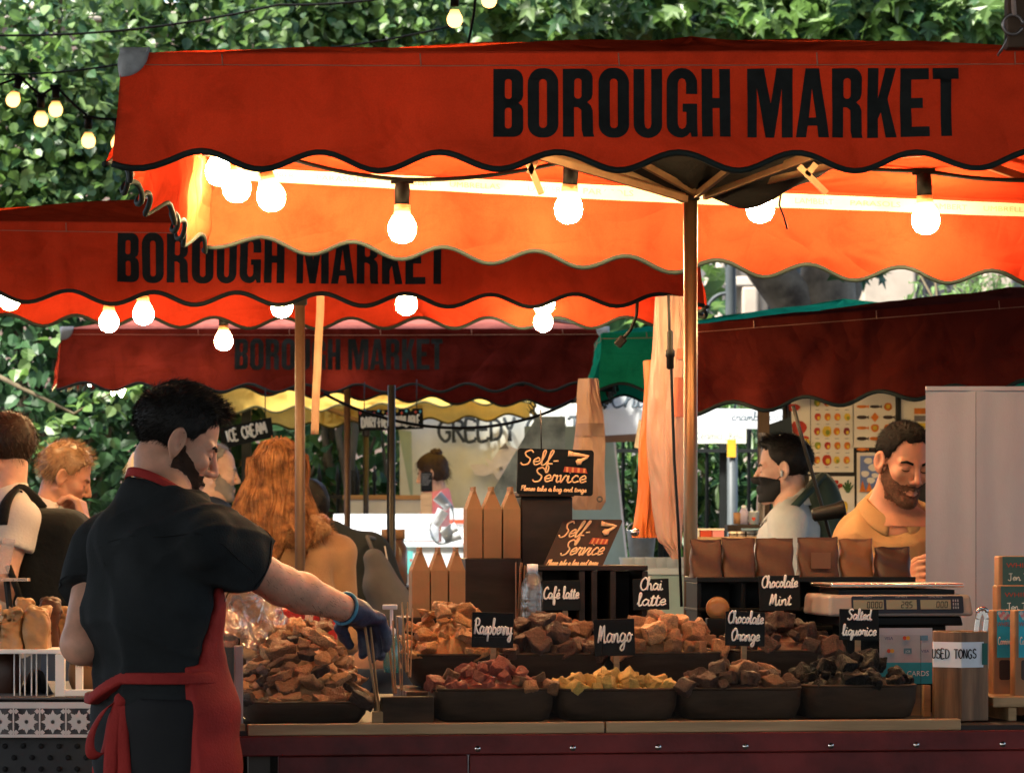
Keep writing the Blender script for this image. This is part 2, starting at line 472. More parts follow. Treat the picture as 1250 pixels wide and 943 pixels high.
GLYPH = {
 'B': (_B(), .44), 'R': (_R(), .46), 'O': ([rrect(0, -.012, .45, 1.012, .2, 8), rrect(.168, .13, .282, .87, .057)], .45),
 'U': ([[(0, 1), (0, .18)] + [(.21 - .21 * math.cos(R(a)), .19 - .2 * math.sin(R(a))) for a in range(15, 166, 15)] + [(.42, .18), (.42, 1), (.26, 1), (.26, .2), (.245, .145), (.21, .125), (.175, .145), (.16, .2), (.16, 1)]], .42),
 'G': ([[(.45, .64), (.45, .84)] + [(.225 + .225 * math.cos(R(a)), .81 + .2 * math.sin(R(a))) for a in range(15, 166, 15)] + [(0, .8), (0, .2)] + [(.225 - .225 * math.cos(R(a)), .19 - .2 * math.sin(R(a))) for a in range(15, 91, 15)]
        + [(.30, .02), (.345, .07), (.36, 0), (.45, 0), (.45, .5), (.235, .5), (.235, .38), (.29, .38), (.29, .2), (.27, .145), (.225, .125), (.185, .145), (.165, .2), (.165, .8), (.185, .855), (.225, .875), (.27, .855), (.285, .8), (.285, .64)]], .45),
 'H': ([[(0, 0), (.16, 0), (.16, .43), (.26, .43), (.26, 0), (.42, 0), (.42, 1), (.26, 1), (.26, .58), (.16, .58), (.16, 1), (0, 1)]], .42),
 'M': ([[(0, 0), (.14, 0), (.14, .72), (.27, 0), (.40, 0), (.51, .72), (.51, 0), (.67, 0), (.67, 1), (.43, 1), (.345, .5), (.25, 1), (0, 1)]], .67),
 'A': ([[(-.02, 0), (.13, 0), (.155, .17), (.29, .17), (.31, 0), (.47, 0), (.325, 1), (.125, 1)], [(.17, .29), (.275, .29), (.222, .72)]], .45),
 'K': ([[(0, 0), (.16, 0), (.16, .28), (.205, .38), (.27, 0), (.43, 0), (.305, .58), (.42, 1), (.26, 1), (.16, .58), (.16, 1), (0, 1)]], .42),
 'E': ([[(0, 0), (.42, 0), (.42, .15), (.165, .15), (.165, .43), (.33, .43), (.33, .58), (.165, .58), (.165, .85), (.42, .85), (.42, 1), (0, 1)]], .42),
 'T': ([[(.1, 0), (.26, 0), (.26, .85), (.37, .85), (.37, 1), (-.01, 1), (-.01, .85), (.1, .85)]], .36),
}
def block_text(text, x0, y0, h, step=0.03, gap=.065, space=.25):
    """triangles of the lettering in valance coordinates (u along, y up), cut fine enough to follow the cloth"""
    bm = bmesh.new(); x = 0
    for ch in text:
        if ch == ' ':
            x += space - gap; continue
        polys, adv = GLYPH[ch]
        pl = [[Vector((p[0] + x, p[1], 0)) for p in poly] for poly in polys]
        flat = [p for poly in pl for p in poly]
        vs = [bm.verts.new((x0 + p.x * h, y0 + p.y * h, 0)) for p in flat]
        for t in tessellate_polygon(pl):
            try: bm.faces.new([vs[i] for i in t])
            except ValueError: pass
        x += adv + gap
    W = x * h
    k = step
    for ax, lo, hi in ((0, x0, x0 + W), (1, y0, y0 + h)):
        c = lo + k
        while c < hi:
            co = Vector((c, 0, 0)) if ax == 0 else Vector((0, c, 0)); no = Vector((1, 0, 0)) if ax == 0 else Vector((0, 1, 0))
            bmesh.ops.bisect_plane(bm, geom=bm.verts[:] + bm.edges[:] + bm.faces[:], plane_co=co, plane_no=no)
            c += k
    bm.normal_update()
    bm.verts.index_update()
    V = [v.co.copy() for v in bm.verts]; Fs = [tuple(v.index for v in f.verts) if f.normal.z > 0 else tuple(v.index for v in reversed(f.verts)) for f in bm.faces]
    bm.free()
    return V, Fs, W
# ------------------------------------------------------------------ figures: smooth distance fields turned into one continuous mesh
def U(k, *ds):
    r = ds[0]
    for d in ds[1:]:
        h = np.clip(0.5 + 0.5 * (d - r) / k, 0, 1)
        r = d * (1 - h) + r * h - k * h * (1 - h)
    return r
def SUB(k, a, b):                                # a minus b, smooth
    return -U(k, -a, b)
def cone(P, a, b, ra, rb):
    a = np.asarray(a, float); b = np.asarray(b, float)
    d = b - a; L2 = max(d @ d, 1e-12)
    q = P - a
    t = np.clip(q @ d / L2, 0, 1)
    return np.linalg.norm(q - t[:, None] * d, axis=1) - (ra + (rb - ra) * t)
def ell(P, c, r):
    r = np.asarray(r, float)
    q = P - np.asarray(c, float)
    k0 = np.linalg.norm(q / r, axis=1); k1 = np.linalg.norm(q / r ** 2, axis=1)
    return k0 * (k0 - 1) / np.maximum(k1, 1e-9)
def loft(P, C, A, B, Rt, k=0.03):
    """stack of ellipses: centres C, half widths A along Rt, half depths B across"""
    out = None
    for i in range(len(C) - 1):
        a = np.asarray(C[i], float); b = np.asarray(C[i + 1], float)
        d = b - a; L = np.linalg.norm(d); d = d / L
        x = np.asarray(Rt, float); x = x - d * (x @ d); x /= np.linalg.norm(x); y = np.cross(d, x)
        q = P - a
        s = q @ d; t = np.clip(s / L, 0, 1); ax = s - t * L
        aa = A[i] + (A[i + 1] - A[i]) * t; bb = B[i] + (B[i + 1] - B[i]) * t; cc = np.minimum(aa, bb) * 0.7
        qx = q @ x; qy = q @ y
        k0 = np.sqrt((qx / aa) ** 2 + (qy / bb) ** 2 + (ax / cc) ** 2)
        k1 = np.sqrt((qx / aa ** 2) ** 2 + (qy / bb ** 2) ** 2 + (ax / cc ** 2) ** 2)
        dd = k0 * (k0 - 1) / np.maximum(k1, 1e-9)
        out = dd if out is None else U(k, out, dd)
    return out
_wk = rng.normal(size=(10, 3)); _wk /= np.linalg.norm(_wk, axis=1)[:, None]; _wp = rng.uniform(0, 6.28, 10)
def wob(P, freq, amp, n=6, seed=0):
    """smooth irregular folds"""
    o = np.zeros(len(P))
    W = P + 0.25 / freq * np.sin(P[:, [1, 2, 0]] * freq * 0.7 + seed)
    for i in range(n):
        o += np.sin(W @ _wk[(i + seed) % 10] * freq * (1 + 0.35 * i) + _wp[i] + seed) / (1 + 0.4 * i)
    return o * amp / 2.2

def mesh_sdf(f, lo, hi, h, B=8):
    lo = np.asarray(lo, float); hi = np.asarray(hi, float)
    nb = np.maximum(np.ceil((hi - lo) / (h * B)).astype(int), 1)
    bi = np.stack(np.meshgrid(*[np.arange(n) for n in nb], indexing='ij'), -1).reshape(-1, 3)
    cen = lo + (bi + 0.5) * B * h
    bi = bi[np.abs(f(cen)) < B * h * 1.35]
    NX, NY, NZ = nb * B + 2
    g = np.arange(B + 1)
    off = np.stack(np.meshgrid(g, g, g, indexing='ij'), -1)
    Vs, G, Fl = [], [], []
    for s in range(0, len(bi), 300):
        bb = bi[s:s + 300]
        idx = bb[:, None, None, None, :] * B + off[None]
        P = (lo + idx * h).reshape(-1, 3)
        D = f(P).reshape(len(bb), B + 1, B + 1, B + 1)
        c = np.stack([D[:, i:B + i, j:B + j, k:B + k] for i in (0, 1) for j in (0, 1) for k in (0, 1)], -1)
        sg = c < 0
        act = sg.any(-1) & ~sg.all(-1)
        n, i, j, k = np.nonzero(act)
        cv = c[act]; cell = bb[n] * B + np.stack([i, j, k], -1)
        acc = np.zeros((len(cv), 3)); cnt = np.zeros(len(cv))
        cor = np.array([(a, b_, d_) for a in (0, 1) for b_ in (0, 1) for d_ in (0, 1)], float)
        for p in range(8):
            for q in range(p + 1, 8):
                if np.abs(cor[p] - cor[q]).sum() != 1: continue
                m = (cv[:, p] < 0) != (cv[:, q] < 0)
                t = np.where(m, cv[:, p] / np.where(m, cv[:, p] - cv[:, q], 1), 0)
                acc += np.where(m[:, None], cor[p] + t[:, None] * (cor[q] - cor[p]), 0); cnt += m
        Vs.append(lo + (cell + acc / np.maximum(cnt, 1)[:, None]) * h)
        G.append(cell[:, 0] + NX * (cell[:, 1] + NY * cell[:, 2]))
        e = np.stack([(cv[:, 0] < 0) != (cv[:, q] < 0) for q in (4, 2, 1)], -1)
        Fl.append(np.concatenate([e, (cv[:, 0] < 0)[:, None]], 1))
    if not Vs: return np.zeros((0, 3)), np.zeros((0, 4), int)
    V = np.concatenate(Vs); G = np.concatenate(G); Fl = np.concatenate(Fl)
    o = np.argsort(G); Gs = G[o]
    def look(x):
        k = np.clip(np.searchsorted(Gs, x), 0, len(Gs) - 1)
        return np.where(Gs[k] == x, o[k], -1)
    S = (1, NX, NX * NY)
    Q = []
    for ax in range(3):
        u, w = S[(ax + 1) % 3], S[(ax + 2) % 3]
        m = Fl[:, ax]; g0 = G[m]
        q = np.stack([np.nonzero(m)[0], look(g0 - u), look(g0 - u - w), look(g0 - w)], -1)
        ins = Fl[m, 3]
        q = np.where(ins[:, None], q, q[:, ::-1])
        Q.append(q[(q >= 0).all(1)])
    return V, np.concatenate(Q)

def sdf_obj(name, f, lo, hi, h, mats, parent, smooth=True):
    V, Q = mesh_sdf(f, lo, hi, h)
    return np_mesh(name, V, Q, mats, parent, smooth)

def ribbons(name, roots, dirs_fn, length, width, segs, mats, parent, jitter=0.25, clump=None):
    """many hair strands as thin strips, one mesh. dirs_fn(points, t) -> direction"""
    n = len(roots); P = roots.copy(); pts = [P]
    ln = length * rng.uniform(0.6, 1.15, n)
    jt = rng.normal(size=(n, 3)) * jitter
    for k in range(segs):
        d = dirs_fn(P, k / segs) + jt
        d /= np.maximum(np.linalg.norm(d, axis=1), 1e-9)[:, None]
        P = P + d * (ln / segs)[:, None]
        pts.append(P)
    side = rng.normal(size=(n, 3))
    Vv = []
    for k, p in enumerate(pts):
        t = unit_np(pts[min(k + 1, segs)] - pts[max(k - 1, 0)])
        s = unit_np(np.cross(t, side)) * (width * (1 - 0.75 * k / segs) / 2)
        Vv += [p - s, p + s]
    V = np.stack(Vv, 1).reshape(-1, 3)
    base = np.arange(n)[:, None] * (2 * (segs + 1))
    Fq = np.concatenate([base + np.array([[2 * k, 2 * k + 1, 2 * k + 3, 2 * k + 2]]) for k in range(segs)])
    return np_mesh(name, V, Fq, mats, parent, True)
def unit_np(v):
    return v / np.maximum(np.linalg.norm(v, axis=-1, keepdims=True), 1e-9)
def sample_mesh(V, Q, n):
    a, b, c = V[Q[:, 0]], V[Q[:, 1]], V[Q[:, 2]]
    nr = np.cross(b - a, c - a); ar = np.linalg.norm(nr, axis=1); ar = ar + 1e-12
    k = rng.choice(len(Q), n, p=ar / ar.sum())
    u, v = rng.random(n), rng.random(n)
    p = (V[Q[k, 0]] * (1 - u)[:, None] + V[Q[k, 1]] * u[:, None]) * (1 - v)[:, None] + (V[Q[k, 3]] * (1 - u)[:, None] + V[Q[k, 2]] * u[:, None]) * v[:, None]
    return p, unit_np(nr[k])

def frame(yaw, pitch=0.0, roll=0.0):
    """columns forward, left, up; yaw 0 looks away from the camera (+Y), +90 looks to picture right (+X)"""
    a = R(yaw)
    f = np.array((math.sin(a), math.cos(a), 0.0)); u = np.array((0, 0, 1.0)); l = np.cross(u, f)
    p = R(pitch)
    f2 = f * math.cos(p) - u * math.sin(p); u2 = u * math.cos(p) + f * math.sin(p)
    r = R(roll)
    l2 = l * math.cos(r) + u2 * math.sin(r); u3 = u2 * math.cos(r) - l * math.sin(r)
    return np.stack([f2, l2, u3], 1)

def head_q(q, female=False, eyes_open=False):
    """head in its own axes (forward, left, up), origin between the ears, metres"""
    a = np.abs(q[:, 1]); m = np.stack([q[:, 0], a, q[:, 2]], 1)
    jaw = 0.9 if female else 1.0
    d = U(.03, ell(m, (-.012, 0, .045), (.098, .075, .083)), ell(m, (.038, 0, -.03), (.055, .056 * jaw, .085)))
    d = U(.02, d, cone(m, (-.002, .056 * jaw, -.045), (.068, .018, -.102), .017, .017), ell(m, (.078, 0, -.106), (.022, .024 * jaw, .02)))
    d = U(.015, d, ell(m, (.06, .042, -.018), (.028, .022, .022)))
    d = U(.012, d, cone(m, (.084, 0, .022), (.072, .045, .022), .012, .011))
    d = SUB(.012, d, ell(m, (.1, .033, .004), (.02, .019, .013)))
    d = U(.004, d, ell(m, (.0755, .033, .004), (.0135, .0155, .0135)))
    d = U(.008, d, cone(m, (.090, 0, .016), (.113, 0, -.028), .0075, .0105), ell(m, (.101, .0115, -.034), (.012, .009, .008)))
    d = U(.006, d, cone(m, (.0965, 0, -.064), (.083, .024, -.067), .0065, .0045), cone(m, (.096, 0, -.076), (.083, .021, -.074), .0075, .005))
    d = SUB(.002, d, cone(m, (.104, 0, -.07), (.087, .024, -.071), .0022, .0016))
    me = m; m = np.stack([m[:, 0], m[:, 1] + .38 * (m[:, 0] + .002), m[:, 2]], 1)
    ear = ell(m, (-.006, .080, .002), (.021, .0085, .034))
    ear = U(.006, ear, ell(m, (-.002, .077, -.026), (.011, .007, .012)))
    ear = SUB(.003, ear, ell(m, (-.002, .0915, .006), (.0145, .0125, .0255)))
    ear = U(.004, ear, cone(m, (-.012, .0815, .018), (-.010, .081, -.014), .0035, .004), ell(m, (.011, .0765, -.004), (.006, .006, .007)))
    return U(.006, d, ear)

HAND = {}
def hand_caps(wrist, fwd, palm, side, curl=0.6, s=1.0):
    """(a, b, ra, rb) capsules of a palm, four fingers and a thumb; fwd along the hand, palm = the way the palm faces"""
    w = np.asarray(wrist, float); f = unit_np(np.asarray(fwd, float)); n = np.asarray(palm, float); n = unit_np(n - f * (n @ f)); x = np.cross(f, n) * side
    out = []
    for k in range(4):
        o = (k - 1.5) * 0.02
        out.append((w + x * o * 0.55 + f * .012, w + f * .085 + x * o, .016, .0125))
    L = (.040, .046, .043, .034)
    for k in range(4):
        p = w + f * .088 + x * (k - 1.5) * 0.0205; a = 0.25 * curl + 0.1 * (k == 3)
        d = f; r = .0092
        for j, t in enumerate((1.0, .66, .52)):
            a += curl * (0.55, 0.7, 0.5)[j]
            d = f * math.cos(a) + n * math.sin(a) + x * (k - 1.5) * .04
            b = p + d * L[k] * t
            out.append((p, b, r, r * .92)); p = b; r *= .92
    p = w + f * .025 - x * .026; d = unit_np(f * .6 - x * .65 + n * .45)
    b = p + d * .045; out.append((p, b, .0135, .011))
    d = unit_np(f * .85 - x * .15 + n * .5); c = b + d * .032; out.append((b, c, .0105, .0095))
    d = unit_np(f * .8 + x * .2 + n * .6); out.append((c, c + d * .025, .0095, .008))
    return [(a, b, ra * s, rb * s) for a, b, ra, rb in out]
def caps_sdf(P, caps, k=.006):
    return U(k, *[cone(P, *c) for c in caps])

def person(label, base, yaw, H=1.75, head=None, skin='skin', shirt=None, trousers=None, sleeve='long', hair='short', hair_mat=None, beard=None,
           arms=None, lean=(0, 0), head_at=None, J=None, hb=.012, hh=.005, broad=1.0, female=False, group=None, brow=True, hem=None, hand_pose=None, shoes=True, fold=1.0, hair_n=2500,
           collar=False, name='person', sl_len=.5, neck_drop=0.0, drape=False, bth=.0018, slim=1.0, hscale=1.0):
    """base: spot on the ground; yaw as in frame(); head=(yaw, pitch, roll) of the face; J overrides joints (world points)"""
    root = thing(name, label, 'person', base, 0, group)
    s = H / 1.75
    B0 = np.array(base, float)
    fr = frame(yaw); f, l, u = fr[:, 0], fr[:, 1], fr[:, 2]
    ln = f * lean[0] + l * lean[1]
    def pt(a, b, c, t=None):                     # forward, left, up
        tt = max(0, (c - .9) / .6)
        return B0 + (f * a + l * b + u * c) * s + ln * tt
    j = dict(hip=pt(0, 0, .95), waist=pt(.005, 0, 1.08), chest=pt(.01, 0, 1.27), upper=pt(0, 0, 1.39), neck=pt(-.015, 0, 1.475), head=pt(.03, 0, 1.625))
    wS = .19 * broad
    for k, sd in (('L', 1), ('R', -1)):
        j['sh' + k] = pt(-.005, sd * wS, 1.405); j['el' + k] = pt(-.03, sd * (wS + .045), 1.12); j['wr' + k] = pt(.06, sd * (wS + .03), .89)
        j['hp' + k] = pt(0, sd * .085, .93); j['kn' + k] = pt(.02, sd * .095, .5); j['an' + k] = pt(-.02, sd * .1, .09)
    if head_at is not None: j['head'] = np.array(head_at, float)
    if J: j.update({k: np.array(v, float) for k, v in J.items()})
    hy, hp, hr = head if head else (yaw, 5, 0)
    Hm = frame(hy, hp, hr); hs = s * (0.96 if female else .985) * hscale
    def hq(P): return (P - j['head']) @ Hm / hs
    tors = dict(C=[j['hip'], j['waist'], j['chest'], j['upper'], j['neck'] - u * .015], A=[.165 * s * slim, .14 * s * slim * (0.9 if female else 1), .16 * s * broad * slim, .165 * s * broad * slim, .065 * s],
                B=[.115 * s, .105 * s, .12 * s, .1 * s, .06 * s])
    def torso(P, o=0.0):
        return loft(P, tors['C'], [a + o for a in tors['A']], [b + o for b in tors['B']], l, .04)
    def arm(P, k, o=0.0, e=0.0):
        S_, E_, W_ = j['sh' + k], j['el' + k], j['wr' + k]
        m = E_ + (W_ - E_) * .3
        t = .88 if female else 1.0
        d = U(.02, cone(P, S_, E_, .052 * s * t + o, .043 * s * t + o), cone(P, E_, m, .042 * s * t + o, .044 * s * t + o + e), cone(P, m, W_, .043 * s * t + o + e, .029 * s * t + o + e))
        return d
    def should(P, o=0.0):
        a = U(.05, cone(P, j['upper'] + u * .02, j['shL'], .062 * s + o, .050 * s + o), cone(P, j['upper'] + u * .02, j['shR'], .062 * s + o, .050 * s + o))
        return U(.04, a, cone(P, j['neck'] + u * .02, j['shL'] + u * .0, .05 * s + o, .045 * s + o), cone(P, j['neck'] + u * .02, j['shR'], .05 * s + o, .045 * s + o))
    def leg(P, k, o=0.0):
        return U(.03, cone(P, j['hp' + k], j['kn' + k], .085 * s + o, .056 * s + o), cone(P, j['kn' + k], j['an' + k] + np.array((0, 0, .12)), .056 * s + o, .05 * s + o), cone(P, j['kn' + k] - u * .1, j['an' + k], .055 * s + o, .04 * s + o))
    hands = []
    for k, sd in (('L', 1), ('R', -1)):
        fw = j['wr' + k] - j['el' + k]
        hpz = (hand_pose or {}).get(k)
        if hpz: fw2, pn, cu = hpz[:3]
        else: fw2, pn, cu = fw, -l * sd, .5
        hands.append(hand_caps(j['wr' + k], fw2, pn, sd if hpz is None else (hpz[3] if len(hpz) > 3 else sd), cu, s * (.92 if female else 1.0)) if True else None)
    nk = j['head'] + Hm @ np.array((-.022, 0, -.05)) * hs
    def neckd(P):
        return cone(P, nk, j['neck'], .054 * s * (.85 if female else 1), .062 * s * (.85 if female else 1))
    def body(P):
        d = U(.02, torso(P, -.006), should(P, -.004), neckd(P))
        d = U(.015, d, arm(P, 'L'), arm(P, 'R'), leg(P, 'L'), leg(P, 'R'))
        for k, hc in zip('LR', hands):
            d = U(.008, d, caps_sdf(P, hc))
        for k in 'LR':
            d = U(.02, d, cone(P, j['an' + k] - u * .04, j['an' + k] - u * .05 + f * .13, .042, .035))
        return U(.02, d, head_q(hq(P), female) * hs)
    sk = MATS[skin]
    allp = np.array([j[k] for k in j] + [c[1] for hc in hands for c in hc])
    lo = allp.min(0) - .13; hi = allp.max(0) + .13; lo[2] = min(lo[2], B0[2] - .01)
    hi[2] = max(hi[2], j['head'][2] + .16)
    # one skin: finer cells for head and hands, the seams lie under the clothes
    zc = j['neck'][2] - .05
    V, Q = [], []; n0 = 0
    def addm(fn, a, b, h):
        nonlocal n0
        v, q = mesh_sdf(fn, a, b, h); V.append(v); Q.append(q + n0); n0 += len(v)
    hl = np.minimum(j['head'], j['neck']) - .16; hhi = np.maximum(j['head'], j['neck']) + .18; hl[2] = zc
    addm(lambda P: np.maximum(body(P), zc - P[:, 2]), hl, hhi, hh)
    fine = [np.array([j['wr' + k]] + [c[1] for c in hc]) for k, hc in zip('LR', hands)]
    def fine_arm(P):
        d = None
        for k, hc in zip('LR', hands):
            dd = U(.012, arm(P, k), caps_sdf(P, hc)); d = dd if d is None else np.minimum(d, dd)
        return d
    for k, hc in zip('LR', hands):
        pts = np.array([j['el' + k], j['wr' + k], j['sh' + k]] + [c[1] for c in hc])
        fn = (lambda k, hc: lambda P: U(.012, arm(P, k), caps_sdf(P, hc)))(k, hc)
        addm(fn, pts.min(0) - .08, pts.max(0) + .08, max(hh, .005))
    def rest(P):
        d = U(.02, torso(P, -.012), should(P, -.01), cone(P, j['neck'], j['upper'], .055 * s, .08 * s))
        d = U(.03, d, leg(P, 'L', -.006), leg(P, 'R', -.006))
        return np.maximum(d, P[:, 2] - zc - .012)
    addm(rest, lo, hi, hb)
    np_mesh('body', np.concatenate(V), np.concatenate(Q), sk, root)
    # clothes
    X_shirt = [None]
    if shirt:
        hz = (hem if hem is not None else j['hip'][2] - .06)
        def sh(P):
            d = U(.03, torso(P, .012), should(P, .006))
            if sleeve == 'long':
                e = .006
                d = U(.02, d, arm(P, 'L', .011, e), arm(P, 'R', .011, e))
                for k in 'LR':
                    ax = unit_np(j['wr' + k] - j['el' + k]); d = np.maximum(d, (P - (j['wr' + k] - ax * .01)) @ ax - 10 * (np.linalg.norm(P - j['wr' + k], axis=1) > .12))
            elif sleeve == 'short':
                for k in 'LR':
                    ax = unit_np(j['el' + k] - j['sh' + k]); L = np.linalg.norm(j['el' + k] - j['sh' + k])
                    sl = cone(P, j['sh' + k], j['sh' + k] + ax * L * .75, .054 * s + .016, .058 * s + .020)
                    sl = np.maximum(sl, (P - (j['sh' + k] + ax * L * sl_len)) @ ax + wob(P, 60, .004))
                    d = U(.02, d, sl)
            # neckline follows a tilted plane at the base of the neck
            nl = unit_np(u * 1.0 + f * (.9 if collar else .35))
            d = np.maximum(d, (P - (j['neck'] + u * (.016 if not collar else .012) - u * neck_drop)) @ nl)
            d = np.maximum(d, hz - P[:, 2])
            d = d + wob(P * np.array((1, 1, .4)), 24, .0048 * fold) + wob(P * np.array((1, 1, .6)), 52, .0016 * fold, seed=3) - .004 - .0012 * fold
            if drape:
                q = P - j['waist']; x = q @ l; z = q[:, 2]
                w1 = np.exp(-(np.sin(x * 21 + 1.6 * np.sin(z * 8 + 1) + 2.2 * z) / .30) ** 2) * np.clip((.40 - z) / .25, 0, 1)
                w2 = np.exp(-(np.sin((z - x * .55) * 26 + 1.2 * np.sin(x * 17)) / .28) ** 2) * np.clip(1 - np.abs(z - .08) / .13, 0, 1)
                w3 = np.exp(-(np.sin((z * .8 + x) * 24 + np.sin(z * 19)) / .3) ** 2) * np.clip((-x - .01) / .08, 0, 1) * np.clip((z - .12) / .1, 0, 1)
                d = d - .0065 * w1 - .006 * w2 - .006 * w3
            return d
        X_shirt.append(sh)
        so = sdf_obj('shirt', sh, lo - .03, hi + .03, hb * .75 if hb > .008 else hb, shirt, root)
    if trousers:
        def tr(P):
            d = U(.03, leg(P, 'L', .012), leg(P, 'R', .012))
            d = U(.05, d, loft(P, [j['hip'] - u * .08, j['hip'] + u * .02, j['waist'] - u * .03], [.168 * s, .165 * s, .148 * s], [.122 * s, .12 * s, .112 * s], l))
            d = np.maximum(d, P[:, 2] - j['waist'][2] + .05); d = np.maximum(d, B0[2] + .06 - P[:, 2])
            return d + wob(P * np.array((1, 1, .6)), 22, .004)
        sdf_obj('trousers', tr, lo - .03, hi, hb, trousers, root)
    if shoes:
        m = MB()
        for k in 'LR':
            a = Vector(j['an' + k]); fv = Vector(f)
            def shoe(t, w_, a=a, fv=fv):
                ang = 2 * math.pi * w_; y = -.09 + .27 * t
                wd = (.034 + .014 * math.sin(math.pi * min(1, t * 1.1))) * (1 if 0.02 < t < .98 else .3); ht = (.095 - .05 * t)
                z = max(0, math.sin(ang)) * ht
                return Vector((a.x, a.y, B0[2] + .003 + z)) + fv * y + Vector(l) * (math.cos(ang) * wd)
            m.grid(shoe, 10, 14)
        m.build('shoe', MATS['shoe'], root)
    if hair_mat:
        build_hair(root, hair, hq, j, Hm, hs, hair_mat, hh, hair_n, female, u)
    if brow and hair_mat:
        m = MB()
        for sd in (1, -1):
            pts = []
            for a, c in ((.013, .022), (.03, .027), (.047, .022)):
                p0 = np.array([(.06, sd * a, c)]); d_ = np.array([1.0, sd * .35 * a / .047, 0.0]); t = 0.0
                for _ in range(30):
                    q = p0 + d_ * t; v = head_q(q, female)[0]; t -= v * .8
                pts.append(j['head'] + Hm @ (p0[0] + d_ * (t + .0005)) * hs)
            m.tube([Vector(p) for p in pts], [.004 * hs, .0045 * hs, .0025 * hs], 6)
            lid = []
            for a in (-.0135, -.007, 0, .007, .0135):
                p0 = np.array([(.06, sd * (.033 + a), .0005 + (.0 if abs(a) > .01 else -.0035))]); d_ = np.array([1.0, 0, 0]); t = 0.0
                for _ in range(30):
                    q = p0 + d_ * t; t -= head_q(q, female)[0] * .8
                lid.append(j['head'] + Hm @ (p0[0] + d_ * (t + .0003)) * hs)
            m.tube([Vector(p) for p in lid], [.0008, .0016, .0018, .0016, .0008], 5)
        m.build('eyebrow', hair_mat, root)
    if beard:
        def bd(P):
            q = hq(P); d = U(.02, neckd(P), head_q(q, female) * hs) / hs - bth - .0010 * np.sin(q[:, 0] * 900) * np.sin(q[:, 1] * 800) * np.sin(q[:, 2] * 850)
            a = np.abs(q[:, 1])
            line = np.interp(q[:, 0], [-.01, .008, .04, .075, .09], [.012, .006, -.020, -.046, -.046])
            lips = ell(np.stack([q[:, 0], a, q[:, 2]], 1), (.095, 0, -.0715), (.03, .02, .0065))
            cut = np.minimum.reduce([line - q[:, 2] + wob(q, 300, .0035), q[:, 0] - .002, lips, q[:, 2] + .14, .078 - a])
            return np.maximum(d * hs, -cut)
        Vb, Qb = mesh_sdf(bd, j['head'] - .17, j['head'] + .17, hh)
        bo = np_mesh('beard', Vb, Qb, beard, root)
        if len(Qb) and hair_n > 3000:
            P, Nn = sample_mesh(Vb, Qb, 3500)
            dn = Hm @ np.array((.2, 0, -1.0))
            ribbons('beard_hair', P, lambda p, t: Nn * .7 + dn * .6, .003 + bth * 2, .0010, 2, beard, bo, .3)
    root['_j'] = 0
    return root, j, Hm, hs, hq, dict(shirt=X_shirt[-1], torso=torso, should=should, arm=arm, leg=leg, f=f, l=l, u=u, lo=lo, hi=hi, s=s, neckd=neckd, B0=B0)

